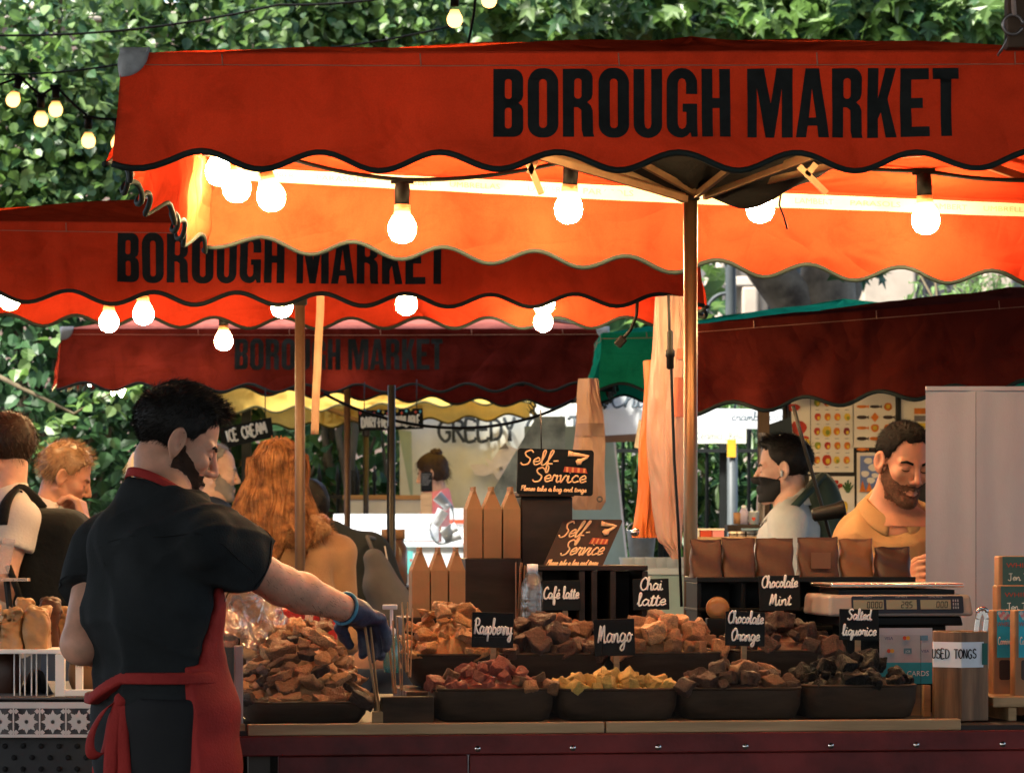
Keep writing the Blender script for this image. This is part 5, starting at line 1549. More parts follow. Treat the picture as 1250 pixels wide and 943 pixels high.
def fmat(name, c, var=.25, rough=.55, spec=.5, c2=None):
    return mat(name, c, rough=rough, var=var * 1.3, scale=14, bump=.9, bscale=26, rand=.38, color2=c2, spec=spec)
FM = dict(brown=fmat('fudge_brown', (.36, .165, .075)), caramel=fmat('fudge_caramel', (.56, .29, .13)), dark=fmat('fudge_dark', (.06, .026, .016)), pink=fmat('fudge_pink', (.42, .10, .065)),
          yellow=fmat('fudge_yellow', (.80, .52, .14), var=.12), mocha=fmat('fudge_mocha', (.10, .045, .028)), black=fmat('liquorice', (.006, .0055, .0055), rough=.5, spec=.2), honey=fmat('honeycomb', (.52, .23, .075)), mint=fmat('fudge_mint', (.13, .05, .026)))
def chunk_mesh(name, m_, seed, flat=1.0, rough=.1, sharp=.0):
    r = random.Random(seed); bm = bmesh.new()
    bmesh.ops.create_cube(bm, size=1.0)
    for v in bm.verts:
        v.co.x *= 1.0 + r.uniform(-.1, .1); v.co.y *= r.uniform(.72, 1.0); v.co.z *= flat * r.uniform(.75, 1.1)
        v.co += Vector((r.uniform(-rough, rough), r.uniform(-rough, rough), r.uniform(-rough, rough) * flat))
    # knock off a corner or two, then crumble the cut faces
    for k in range(r.choice((1, 2, 2, 3))):
        n = Vector((r.uniform(-1, 1), r.uniform(-1, 1), r.uniform(-.7, .7))).normalized()
        g = bmesh.ops.bisect_plane(bm, geom=bm.verts[:] + bm.edges[:] + bm.faces[:], plane_co=n * r.uniform(.34, .5) * (1 if flat > .5 else .8), plane_no=n, clear_outer=True)
        ed_ = [e for e in g['geom_cut'] if isinstance(e, bmesh.types.BMEdge)]
        if ed_: bmesh.ops.holes_fill(bm, edges=ed_)
    bmesh.ops.bevel(bm, geom=bm.edges[:], offset=.07, segments=2, affect='EDGES', profile=.5)
    bmesh.ops.triangulate(bm, faces=bm.faces[:])
    for _ in range(3):
        bmesh.ops.subdivide_edges(bm, edges=[e for e in bm.edges if e.calc_length() > .17], cuts=1)
        bmesh.ops.triangulate(bm, faces=[f for f in bm.faces if len(f.verts) > 3])
    bm.normal_update()
    from mathutils import noise as _nz
    for v in bm.verts:
        q = v.co * 3.1 + Vector((seed * 1.7, 0, 0)); q2 = v.co * 9 + Vector((seed, 3, 0))
        v.co += v.normal * (_nz.noise(q) * .08 + _nz.noise(q2) * .055 + abs(_nz.noise(q2 * 1.9)) * .03)
    me = bpy.data.meshes.new(name); bm.to_mesh(me); bm.free(); me.materials.append(m_)
    for p in me.polygons: p.use_smooth = True
    me.set_sharp_from_angle(angle=R(40)) if hasattr(me, 'set_sharp_from_angle') else None
    return me
def heap(label, group, B_, kind, n, size, hgt, flat=.8, rough=.1, base_label=None, name='fudge_chunk', cat='fudge', peak=(0, 0)):
    ua, ub, d0, d1, zt = B_
    protos = [chunk_mesh(name, FM[k], 31 * i + len(label), flat, rough) for k in kind for i in range(4)]
    rs = random.Random(len(label) * 7 + n)
    a, b = (ub - ua) / 2 * .93, (d1 - d0) / 2 * .9; uc, dc = (ua + ub) / 2, (d0 + d1) / 2
    def top(x, y):
        q = min(1.0, max(abs(x), abs(y)) ** 2 * .55 + (x * x + y * y) * .45)
        px_, py_ = x - peak[0], y - peak[1]
        return hgt * max(0, 1 - ((px_ * px_ + py_ * py_) ** .5 * .80) ** 1.7) * (1 - q * q * .55)
    # crumbled bed that fills the bowl under the chunks
    m = MB()
    def bed(u, v):
        th = 2 * math.pi * u; c, s_ = math.cos(th), math.sin(th); e = .35
        x = math.copysign(abs(c) ** e, c) * v; y = math.copysign(abs(s_) ** e, s_) * v
        z = zt - .016 + top(x, y) * .80 + .008 * math.sin(x * 19 + 2) * math.sin(y * 17) 
        return cw(uc + x * a * .99, dc + y * b * .99, z)
    m.grid(bed, 48, 12, 0, True)
    o = m.build('fudge_crumble', FM[kind[0]]); tag(o, base_label or label.replace('chunk', 'crumbs') , 'crumble', kind='stuff')
    k = 0; tries = 0; placed = []
    while k < n and tries < n * 60:
        tries += 1
        x, y = rs.uniform(-1, 1), rs.uniform(-1, .75)
        if rs.random() < .35: y = rs.uniform(-1, -.2)
        sz = size * (rs.uniform(.85, 1.25) if rs.random() < .55 else rs.uniform(.5, .85))
        p = cw(uc + x * a, dc + y * b, zt + top(x, y) + sz * .12)
        if any((p - q).length < (sz + s2) * .40 for q, s2 in placed): continue
        placed.append((p, sz))
        o = bpy.data.objects.new(name, protos[rs.randrange(len(protos))]); COL.objects.link(o)
        o.location = p; o.scale = (sz, sz, sz); o.rotation_euler = (rs.uniform(-.6, .6), rs.uniform(-.6, .6), rs.uniform(0, 6.28))
        tag(o, label, cat, group); k += 1
    return k

b0 = bowl('large rectangular dark tray at the left heaped with broken brown fudge', 299, 456, .07, .62, .962, .055, .86, name='wooden_tray')
NB = 0
NB += heap('broken brown fudge chunk heaped in the large left tray', 'broken fudge in the large left tray', b0, ['caramel', 'brown', 'dark', 'caramel', 'brown'], 114, .053, .178, .4, .2, peak=(.1, .3))
b1 = bowl('front row bowl of pink raspberry fudge', 531, 680, .07, .27, .990, .075, .91)
NB += heap('pinkish raspberry fudge chunk in the front row bowl', 'raspberry fudge chunks', b1, ['pink', 'pink', 'brown'], 30, .039, .052)
b2 = bowl('front row bowl of pale yellow mango fudge', 682, 831, .07, .27, .988, .073, .91)
NB += heap('pale yellow mango fudge chunk in the front row bowl', 'mango fudge chunks', b2, ['yellow'], 28, .034, .028)
b3 = bowl('front row bowl of dark chocolate orange fudge', 833, 983, .07, .27, .988, .073, .91)
NB += heap('dark brown chocolate orange fudge chunk in the front row bowl', 'chocolate orange fudge chunks', b3, ['mocha', 'mocha', 'brown'], 30, .040, .048)
b4 = bowl('wide bowl of black salted liquorice at the right end of the front row', 985, 1126, .07, .36, .993, .078, .91)
NB += heap('black salted liquorice lump in the right end bowl', 'salted liquorice lumps', b4, ['black'], 26, .046, .062, .7, .15, name='liquorice_lump', cat='liquorice')
b5 = bowl('raised back row bowl of amber honeycomb at the left', 497, 612, .40, .68, 1.060, .08, .72)
NB += heap('amber honeycomb shard in the raised back row bowl', 'honeycomb shards', b5, ['honey', 'caramel', 'honey'], 34, .05, .125, .42, .2, name='honeycomb_shard', cat='honeycomb', peak=(.1, .1))
b6 = bowl('raised back row bowl of brown coffee fudge', 607, 748, .40, .68, 1.060, .08, .72)
NB += heap('brown coffee fudge chunk in the raised back row bowl', 'cafe latte fudge chunks', b6, ['mint', 'brown', 'mocha'], 30, .048, .085)
b7 = bowl('raised back row bowl of tan chai fudge', 748, 892, .40, .68, 1.062, .08, .72)
NB += heap('tan chai latte fudge chunk in the raised back row bowl', 'chai latte fudge chunks', b7, ['caramel', 'brown'], 30, .050, .075)
b8 = bowl('raised back row bowl of dark chocolate mint fudge', 893, 1032, .40, .68, 1.066, .08, .72)
NB += heap('dark chocolate mint fudge chunk in the raised back row bowl', 'chocolate mint fudge chunks', b8, ['mint', 'dark'], 30, .047, .07)

# slate labels on wooden stakes
def slate_sign(label, pa, pb, ya, yb, d, lines, stake_px=None, stake_to=None, tilt=6, pen=.0022, hh=.03):
    c = catp((pa + pb) / 2, (ya + yb) / 2, d); sc_ = c.y / F
    w, h = (pb - pa) * sc_, (yb - ya) * sc_
    t = thing('flavour_sign', label, 'sign', c, PSI, 'chalk flavour signs')
    rot = CR @ Euler((R(-4), R(random.uniform(-2, 2)), 0)).to_matrix()
    m = MB(); m.box(c, (w, .005, h), rot); m.build('board', MATS['slate'], t, bevel=.0012)
    M = Matrix.Translation(c + rot @ Vector((0, -.0028, 0))) @ (rot @ Euler((R(90), 0, 0)).to_matrix()).to_4x4()
    m = MB(); n = len(lines)
    for i, (txt, frac) in enumerate(lines):
        y = (h / 2) * (1 - (2 * i + 1) / n) - hh * .28
        write(m, txt, M @ Matrix.Translation((0, y, 0)), hh, w * frac, pen, slant=.12)
    m.build('writing', MATS['chalk'], t)
    if stake_to:
        x = (stake_px - (pa + pb) / 2) * sc_ if stake_px else 0
        m = MB(); z0 = HC - (stake_to - HY) * sc_; a = c + rot @ Vector((x, .006, -h / 2 + .02)); L = a.z - z0
        m.box((a + rot @ Vector((0, .0, -L / 2))), (.014, .006, L), rot); m.build('stake', MATS['pine'], t, bevel=.001)
slate_sign('chalk sign reading Raspberry on a wooden stake', 576, 627, 747, 790, .35, [('Raspberry', .92)], 603, 822, hh=.038)
slate_sign('chalk sign reading Café latte against the dark crate', 660, 709, 708, 745, .70, [('Café latte', .90)], 690, 790, hh=.030)
slate_sign('chalk sign reading Mango on a wooden stake', 725, 775, 755, 800, .36, [('Mango', .84)], 752, 836, hh=.044)
slate_sign('chalk sign reading Chai latte', 772, 817, 706, 744, .71, [('Chai', .62), ('latte', .78)], 793, 790, hh=.032)
slate_sign('chalk sign reading Chocolate Orange on a wooden stake', 885, 934, 746, 788, .36, [('Chocolate', .90), ('Orange', .72)], 909, 838, hh=.030)
slate_sign('chalk sign reading Chocolate Mint', 926, 977, 702, 745, .70, [('Chocolate', .88), ('Mint', .52)], 953, 790, hh=.030)
slate_sign('chalk sign reading Salted liquorice above the black lumps', 1024, 1073, 743, 781, .37, [('Salted', .60), ('liquorice', .86)], 1048, 830, hh=.026)

# dark display crate behind the coffee fudge, with the leaning Self Service board on top
t = thing('display_crate', 'dark wooden display crate with open compartments behind the bowls', 'crate', catp(722, 770, .8), PSI)
m = MB(); cbox(m, 655, 791, 690, 696, .74, .96); cbox(m, 655, 791, 762, 768, .742, .96); cbox(m, 657, 789, 696.4, 761.6, .945, .958)
for px in (655, 707, 722, 745, 784): cbox(m, px, px + 7, 696.4, 761.6, .742, .944)
m.build('box', MATS['dark_wood'], t, bevel=.002)
m = MB(); cbox(m, 655, 791, 768.5, 800, .75, .95); m.build('foot', MATS['dark_wood'], t)

def tongs_icon(mb, M, w):                          # painted bag and tongs
    pass
def self_service(label, c, rot, w, h, shear=0.0, base='slate', wood=False):
    t = thing('self_service_sign', label, 'sign', c, PSI)
    sh = Matrix(((1, shear, 0), (0, 1, 0), (0, 0, 1)))
    def W2(x, y, z=0): return c + rot @ Vector((x + shear * y, -z, y))
    m = MB(); P = rrect(-w / 2, -h / 2, w / 2, h / 2, .008)
    n = len(P); vs = [W2(x, y, 0) for x, y in P] + [W2(x, y, -.008) for x, y in P]
    m.add(vs, [tuple(range(n)), tuple(range(2 * n - 1, n - 1, -1))] + [(i, n + i, n + (i + 1) % n, (i + 1) % n) for i in range(n)])
    m.build('board', MATS['slate'] if not wood else MATS['sign_brown'], t)
    X = rot @ Vector((1, 0, 0)); Yv = rot @ Vector((shear, 0, 1)); Z = rot @ Vector((0, -1, 0))
    M0 = Matrix((X, Yv, Z)).transposed().to_4x4(); M0.translation = c
    m = MB()
    write(m, 'Self-', M0 @ Matrix.Translation((-w * .21, h * .14, 0)), h * .32, w * .50, .0022, slant=.15)
    write(m, 'Service', M0 @ Matrix.Translation((w * .05, -h * .22, 0)), h * .31, w * .70, .0022, slant=.15)
    write(m, 'Please take a bag and tongs', M0 @ Matrix.Translation((-.004, -h * .42, 0)), h * .11, w * .86, .0014, slant=.15)
    m.build('writing', MATS['cream_paint'], t)
    m = MB()
    def patch(poly, mat_): 
        o = len(m.v); m.add([M0 @ Vector((x * w, y * h, .0012 + .0004 * mat_)) for x, y in poly], [tuple(range(len(poly)))], mat_)
    def blob(cx0, cy0, a, b, ang): return [(cx0 + a * math.cos(k) * math.cos(ang) - b * math.sin(k) * math.sin(ang), cy0 + (a * math.cos(k) * math.sin(ang) + b * math.sin(k) * math.cos(ang)) * w / h) for k in np.linspace(0, 6.0, 18)]
    m.tube([M0 @ Vector((x * w, y * h, .002)) for x, y in ((.20, .40), (.30, .39), (.38, .38), (.43, .365), (.41, .34))], [.006, .0045, .003, .003, .003], 8, 0, flat=Z)
    m.tube([M0 @ Vector((x * w, y * h, .0024)) for x, y in ((.41, .34), (.34, .28), (.31, .24), (.27, .21))], [.003, .004, .009, .006], 8, 0, flat=Z)
    m.tube([M0 @ Vector((x * w, y * h, .002)) for x, y in ((.16, .41), (.22, .40))], [.008, .006], 8, 0, flat=Z)
    patch([(.10, .01), (.42, -.01), (.40, .10), (.12, .13)], 1)
    for k in range(4):
        x = .135 + k * .075; patch([(x, .008 - .004 * k / 3), (x + .03, .006 - .004 * k / 3), (x + .032, .118 - .02 * k / 3), (x + .004, .121 - .02 * k / 3)], 2)
    m.build('drawing', [MATS['cream_paint'], mat('brick_paint', (.36, .06, .035), rough=.8), MATS['orange_paint']], t)
    return t
mat('sign_brown', (.045, .022, .013), rough=.55, var=.2)
c = catp(678, 576, .80); sc_ = c.y / F
r0 = CR @ Euler((0, R(1.5), 0)).to_matrix()
t = self_service('upright black Self Service board hung above the dark pillar box', c, r0, 94 * sc_, 56 * sc_)
m = MB(); m.tube([at(660, 500, c.y + .012), at(661, 560, c.y + .012)], .0018, 6); m.build('hanging_wire', MATS['dark_metal'], t)
c = catp(711, 664, .83)
r1 = CR @ Euler((R(-14), 0, 0)).to_matrix()
self_service('brown Self Service board leaning on top of the display crate', c, r1, 74 * sc_, 61 * sc_ / math.cos(R(14)), shear=.48, wood=True)
# tall dark box behind the paper cartons
t = thing('display_pillar', 'tall dark brown box standing behind the kraft cartons', 'box', catp(665, 760, .95), PSI)
m = MB(); cbox(m, 636, 699, 606, 800, .97, 1.13); m.build('body', MATS['dark_wood'], t, bevel=.004)
m = MB(); cbox(m, 634, 701, 600, 606, .962, 1.135); m.build('lid', MATS['dark_wood'], t, bevel=.002)
t = thing('display_step', 'dark step box under the lower kraft cartons', 'box', catp(570, 760, .8), PSI)
m = MB(); cbox(m, 492, 575, 753, 800, .76, .94); m.build('body', MATS['dark_wood'], t, bevel=.003)
m = MB(); cbox(m, 568, 637, 681, 800, .945, 1.10); m.build('riser', MATS['dark_wood'], t, bevel=.003)

# gable topped kraft cartons
def carton(label, pa, pb, ytop, ysh, ybot, d, depth, group, lean=0):
    a = catp(pa, ybot, d); b = catp(pb, ybot, d); w = (b - a).length; sc_ = a.y / F
    hs_, ht = (ybot - ysh) * sc_, (ybot - ytop) * sc_
    c = (a + b) / 2
    t = thing('kraft_carton', label, 'carton', c, PSI, group)
    def P(x, y, z): return c + CX_ * (x + lean * z) + CY_ * y + Vector((0, 0, z))
    m = MB(); g = .004
    vs = [P(-w / 2, 0, 0), P(w / 2, 0, 0), P(w / 2, depth, 0), P(-w / 2, depth, 0), P(-w / 2, 0, hs_), P(w / 2, 0, hs_), P(w / 2, depth, hs_), P(-w / 2, depth, hs_)]
    m.add(vs, [(3, 2, 1, 0), (0, 1, 5, 4), (1, 2, 6, 5), (2, 3, 7, 6), (3, 0, 4, 7)])
    k = w * .09
    # pointed gusset face in front, the two roof flaps meeting in a ridge that runs back
    vs = [P(-w / 2, 0, hs_), P(w / 2, 0, hs_), P(k, .006, ht), P(-k, .006, ht), P(-w / 2, depth, hs_), P(w / 2, depth, hs_), P(k, depth - .006, ht), P(-k, depth - .006, ht)]
    m.add(vs, [(0, 1, 2, 3), (1, 5, 6, 2), (5, 4, 7, 6), (4, 0, 3, 7), (3, 2, 6, 7)])
    m.build('body', MATS['card_kraft'], t, bevel=.0012)
    m = MB(); m.box(P(0, depth / 2, ht + .004), (k * 1.6, depth * .96, .014), CR); m.build('top_fold', MATS['card_kraft'], t)
for i, (pa, pb) in enumerate(((570, 589), (590.5, 612.5), (614.5, 635.5))):
    carton(('leftmost', 'middle', 'rightmost')[i] + ' of the three upper kraft cartons', pa, pb, 599, 621, 681, .955, .075, 'upper kraft cartons')
for i, (pa, pb) in enumerate(((503, 524.5), (526, 546.5), (548.5, 568))):
    carton(('leftmost', 'middle', 'rightmost')[i] + ' of the three lower kraft cartons', pa, pb, 673, 696, 753, .77, .075, 'lower kraft cartons')

# wooden serving sticks, tweezers and bottles
def stick(label, pa, pb, d0, d1, w=.010, name='wooden_tongs', double=False, m_='pine'):
    a, b = catp(*pa, d0), catp(*pb, d1)
    t = thing(name, label, 'tongs', a, PSI, 'wooden tongs')
    for k in ((-1, 1) if double else (0,)):
        m = MB(); m.span(a + CX_ * k * .002, b + CX_ * k * .007, .003 if double else w, w); m.build('arm', MATS[m_], t, bevel=.001)
    return t
stick('wooden tongs standing in the front of the large left tray', (462, 868), (447, 751), .075, .16, .011, double=True)
mb = MB(); cbox(mb, 455, 475, 868, 884, .06, .085); o = mb.build('price_block', MATS['pine'], bevel=.002); tag(o, 'small pine block at the foot of the leaning tongs', 'block')
for i, (xa, ya, xb, yb) in enumerate(((482, 846, 476, 757), (490, 842, 488, 752), (497, 820, 494, 735), (500, 826, 500, 742))):
    stick(('leftmost', 'second', 'third', 'rightmost')[i] + ' wooden tongs standing in the slatted step beside the hand pump bottle', (xa, ya), (xb, yb), .22, .27, .011, double=True)
for i, (x, y) in enumerate(((633, 686), (638, 690))):
    stick(('left', 'right')[i] + ' wooden tongs standing before the dark pillar box', (x - 2, 770), (x, y), .72, .74, .012, double=True, m_='acacia')
c = catp(478, 800, .34)
t = thing('pump_bottle', 'small clear bottle with white pump beside the wooden tongs', 'bottle', c)
m = MB(); m.lathe([(.018, -.04), (.020, -.03), (.020, .035), (.012, .048), (.009, .052)], 16, c); m.build('bottle', clear_mat('gel_clear', (.55, .85, .88), gloss=.05, haze=.25, hcol=(.15, .5, .55)), t)
m = MB(); m.lathe([(.010, .052), (.010, .066), (.004, .068), (.004, .112)], 12, c); m.box(c + Vector((-.004, 0, .118)), (.036, .012, .012)); m.build('pump', mat('white_plastic', (.75, .72, .70), rough=.4), t, bevel=.002)
c = catp(650, 770, .715)
t = thing('water_bottle', 'clear plastic water bottle beside the dark crate', 'bottle', c)
m = MB(); pr = [(.028, 0), (.031, .006)] + [(.031 + .0012 * math.sin(k * 2.1), .01 + k * .0075) for k in range(12)] + [(.030, .11), (.022, .135), (.013, .15), (.013, .165)]
m.lathe(pr, 20, c); m.build('bottle', clear_mat('pet_clear', (.93, .93, .93), gloss=.10, haze=.06, bump=.6, bscale=30), t)
m = MB(); m.lathe([(.014, .15), (.014, .17), (.0, .171)], 14, c); m.build('cap', MATS['white_plastic'], t)

# back rack at the right: black shelf with brown coffee bags
t = thing('display_rack', 'black display rack carrying the brown bags behind the bowls', 'rack', catp(960, 770, .9), PSI)
m = MB(); cbox(m, 851, 1118, 704, 710, .86, 1.04); cbox(m, 851, 1010, 742, 746, .862, 1.04); cbox(m, 851, 1118, 764, 768, .862, 1.04); cbox(m, 852, 1116, 710.4, 763.6, 1.02, 1.035)
for px in (851, 905, 1000, 1112): cbox(m, px, px + 5, 710.4, 763.6, .864, 1.018)
m.build('shelf', MATS['black_plastic'], t, bevel=.002)
m = MB(); cbox(m, 855, 1114, 768.4, 812, .87, 1.03); m.build('base', MATS['black_plastic'], t)
def bag(label, pa, pb, yt, yb, d, matn, group='brown bags on the black rack'):
    a, b = catp(pa, yb, d), catp(pb, yb, d); w = (b - a).length; h = (yb - yt) * a.y / F; c = (a + b) / 2
    t = thing('stand_up_bag', label, 'bag', c, PSI, group)
    def fn(u, v):
        th = 2 * math.pi * u; cs, sn = math.cos(th), math.sin(th); e = .45
        dp = .035 * (1 - v) ** .8 + .003
        x = math.copysign(abs(cs) ** e, cs) * w / 2 * (1 - .03 * math.sin(math.pi * v)); y = math.copysign(abs(sn) ** e, sn) * dp
        wob_ = .0025 * math.sin(9 * v + 3 * u * 6.28 + pa)
        return c + CX_ * (x + wob_) + CY_ * (y + .04 + wob_) + Vector((0, 0, v * h + .003 * math.sin(x * 90 + pa) * v))
    m = MB(); m.grid(fn, 28, 12); m.build('pouch', MATS[matn], t)
    m = MB(); m.box(c + CY_ * .04 + Vector((0, 0, h - .006)), (w * .98, .008, .014), CR); m.build('seal', MATS[matn], t)
    if 'label' in label and 'right of' not in label:
        m = MB(); m.prism([(-.026, -.03), (.026, -.03), (.026, .012), (-.026, .012)], .001, board_matrix(c + CY_ * .0 + Vector((0, 0, h * .52)), CX_)); m.build('label_paper', mat('label_tan', (.13, .06, .032), rough=.6), t)
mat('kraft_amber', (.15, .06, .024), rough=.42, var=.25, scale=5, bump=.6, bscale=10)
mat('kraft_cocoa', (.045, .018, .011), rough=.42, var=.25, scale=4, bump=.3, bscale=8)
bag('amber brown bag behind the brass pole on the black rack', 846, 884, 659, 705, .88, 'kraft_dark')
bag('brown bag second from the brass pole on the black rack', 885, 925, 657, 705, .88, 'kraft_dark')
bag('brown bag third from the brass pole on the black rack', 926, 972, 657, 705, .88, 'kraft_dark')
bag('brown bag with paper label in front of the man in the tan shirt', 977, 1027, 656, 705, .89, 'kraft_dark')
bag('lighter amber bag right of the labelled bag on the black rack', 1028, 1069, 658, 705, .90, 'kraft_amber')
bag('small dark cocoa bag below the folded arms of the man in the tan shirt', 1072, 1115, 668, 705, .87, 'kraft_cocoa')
# tape dispenser
c = catp(876, 742, .80)
t = thing('tape_dispenser', 'small dark tape dispenser beside the brass pole', 'dispenser', c, PSI)
m = MB(); m.lathe([(.010, -.012), (.030, -.012), (.030, .012), (.010, .012)], 20, c, Euler((R(90), 0, 0)).to_matrix()); m.build('roll', mat('tape_brown', (.28, .13, .05), rough=.3), t)
m = MB(); m.box(c + Vector((0, 0, -.055)), (.06, .03, .06), CR); m.box(c + Vector((.03, 0, -.004)), (.05, .012, .01), CR); m.build('stand', MATS['black_plastic'], t, bevel=.003)

# weighing scale
ua, ub = cu_(1012, .5), cu_(1190, .5); sc_ = catp(1100, 740, .5).y / F
zp1, zp0 = HC - (710 - HY) * sc_, HC - (719 - HY) * sc_
sb = thing('weighing_scale', 'grey electronic weighing scale with steel pan and three number displays', 'scale', cw((ua + ub) / 2, .62, ZD), PSI)
m = MB(); m.box(cw((ua + ub) / 2 - .002, .65, (zp0 + zp1) / 2), (.345, .24, .010), CR); m.build('pan', MATS['steel'], sb, bevel=.004, segs=3)
m = MB(); m.box(cw((ua + ub) / 2, .65, zp0 - .008), (.30, .20, .012), CR); m.build('pan_support', MATS['black_plastic'], sb)
zb1, zb0 = zp0 - .014, HC - (762 - HY) * sc_
def housing(mb, u0, u1, dF, dB, z0, z1, lip):
    P = lambda u, d, z: cw(u, d, z)
    vs = [P(u0, dF, z0), P(u1, dF, z0), P(u1, dB, z0), P(u0, dB, z0), P(u0 + .006, dF + lip, z1), P(u1 - .006, dF + lip, z1), P(u1 - .006, dB, z1), P(u0 + .006, dB, z1)]
    mb.add(vs, [(3, 2, 1, 0), (4, 5, 6, 7), (0, 1, 5, 4), (1, 2, 6, 5), (2, 3, 7, 6), (3, 0, 4, 7)])
zf = HC - (752 - HY) * sc_
m = MB(); housing(m, ua, ub, .50, .80, zf, zb1, .012); m.build('housing', MATS['scale_grey'], sb, bevel=.010, segs=4)
m = MB(); housing(m, ua + .03, ub - .02, .53, .78, zb0 - .004, zf - .001, 0); m.build('under_tray', MATS['black_plastic'], sb, bevel=.004)
# sloping display face
sl = math.atan2(.012, zb1 - zf)
fc = cw((ua + ub) / 2, .4975, 0); fr_ = CR @ Euler((R(90) - sl, 0, 0)).to_matrix()
zc = (zf + zb1) / 2
fc = cw((ua + ub) / 2 + .004, .5045, zc)
FMx = Matrix.Translation(fc) @ fr_.to_4x4()
m = MB(); m.prism([(x, y) for x, y in rrect(-.132, -.020, .156, .024, .004)], .0022, FMx @ Matrix.Translation((0, 0, .001))); pn = m.build('display_panel', MATS['panel_navy'], sb)
m = MB()
for x0 in (-.128, -.043, .045): m.prism([(x0, -.010), (x0 + .078, -.010), (x0 + .078, .014), (x0, .014)], .0012, FMx @ Matrix.Translation((0, 0, .0034)))
m.build('display_window', MATS['lcd'], pn)
SEG = {'0': 'abcdef', '2': 'abged', '9': 'abcdfg', '5': 'afgcd'}
m = MB()
def digit(ch, x, y, w, h):
    co = dict(a=((0, h), (w, h)), b=((w, h), (w, h / 2)), c=((w, h / 2), (w, 0)), d=((0, 0), (w, 0)), e=((0, 0), (0, h / 2)), f=((0, h / 2), (0, h)), g=((0, h / 2), (w, h / 2)))
    for s_ in SEG[ch]:
        p, q = co[s_]; m.tube([FMx @ Vector((x + p[0] + .1 * p[1], y + p[1], .0050)), FMx @ Vector((x + q[0] + .1 * q[1], y + q[1], .0050))], .0009, 4, flat=FMx.to_3x3() @ Vector((0, 0, 1)))
for x0, s_ in ((-.093, '0000'), (-.005, '295'), (.086, '000')):
    for i, ch in enumerate(s_): digit(ch, x0 + i * .0105, -.006, .006, .015)
m.build('digits', MATS['ink'], pn)
m = MB()
for x0 in (.130, .136, .142):
    for y0 in (-.006, .003, .012): m.box(FMx @ Vector((x0, y0, .0038)), (.003, .006, .001), fr_)
text_mesh(m, 'WEIGHT', FMx @ Matrix.Translation((-.09, .019, .004)), .006); text_mesh(m, 'UNIT PRICE', FMx @ Matrix.Translation((-.004, .019, .004)), .006); text_mesh(m, 'TOTAL PRICE', FMx @ Matrix.Translation((.084, .019, .004)), .006)
m.build('key_print', mat('print_grey', (.22, .23, .25), rough=.6), pn)
m = MB(); housing(m, ua + .06, ub - .05, .57, .74, ZD, zb0 - .005, 0); m.build('plinth', MATS['black_plastic'], sb)

# payment card notice
t = thing('card_notice', 'grey and turquoise notice showing accepted payment cards', 'notice', catp(1105, 840, .42), PSI)
M = board_matrix(catp(1106, 800, .44), CX_)
s2 = catp(1106, 800, .44).y / F
w, h0 = 66 * s2, 68 * s2
m = MB(); m.prism([(-w / 2, -h0 / 2), (w / 2, -h0 / 2), (w / 2, h0 / 2), (-w / 2, h0 / 2)], .003, M @ Matrix.Translation((0, 0, -.003))); m.build('card', mat('notice_grey', (.36, .36, .40), rough=.5), t)
m = MB(); m.prism([(-w / 2, -h0 / 2), (w / 2, -h0 / 2), (w / 2, -h0 * .12), (-w / 2, -h0 * .12)], .0006, M @ Matrix.Translation((0, 0, .0006))); m.build('band', mat('notice_teal', (.02, .28, .38), rough=.5), t)
m = MB()
text_mesh(m, 'VISA', M @ Matrix.Translation((-w * .33, h0 * .29, .001)), .011); text_mesh(m, 'VISA', M @ Matrix.Translation((w * .36, h0 * .06, .001)), .010); text_mesh(m, 'CARDS', M @ Matrix.Translation((w * .22, -h0 * .36, .0022)), .018, 2); text_mesh(m, 'ALL', M @ Matrix.Translation((-w * .12, -h0 * .36, .0022)), .018, 2)
for x, y, k in ((.0, .31, 1), (.34, .31, 3), (-.3, .08, 1), (.03, .08, 4)):
    m.prism([(x * w - .010, y * h0 - .005), (x * w + .010, y * h0 - .005), (x * w + .010, y * h0 + .008), (x * w - .010, y * h0 + .008)], .0004, M @ Matrix.Translation((0, 0, .0006)), 3 if k != 1 else 4)
for x, y in ((.0, .31), (-.3, .08)):
    for sx, mm in ((-.0042, 5), (.0042, 6)):
        m.add([M @ Vector((x * w + sx + .0052 * math.cos(a), y * h0 + .0015 + .0052 * math.sin(a), .0016 + .0003 * mm)) for a in np.linspace(0, 6.0, 14)], [tuple(range(14))], mm)
text_mesh(m, 'JCB', M @ Matrix.Translation((.03 * w, .06 * h0, .0016)), .008, 2)
m.build('card_marks', [mat('visa_blue', (.02, .03, .16), rough=.6), MATS['ink'], MATS['paper_white'], mat('card_blue', (.10, .20, .28), rough=.6), MATS['notice_grey'], mat('card_red', (.55, .06, .03), rough=.6), mat('card_amber', (.65, .30, .04), rough=.6)], t)
m = MB(); cbox(m, 1128, 1136, 836, 884, .40, .42); cbox(m, 1108, 1128, 836, 884, .45, .46); m.build('support', MATS['pine'], t)

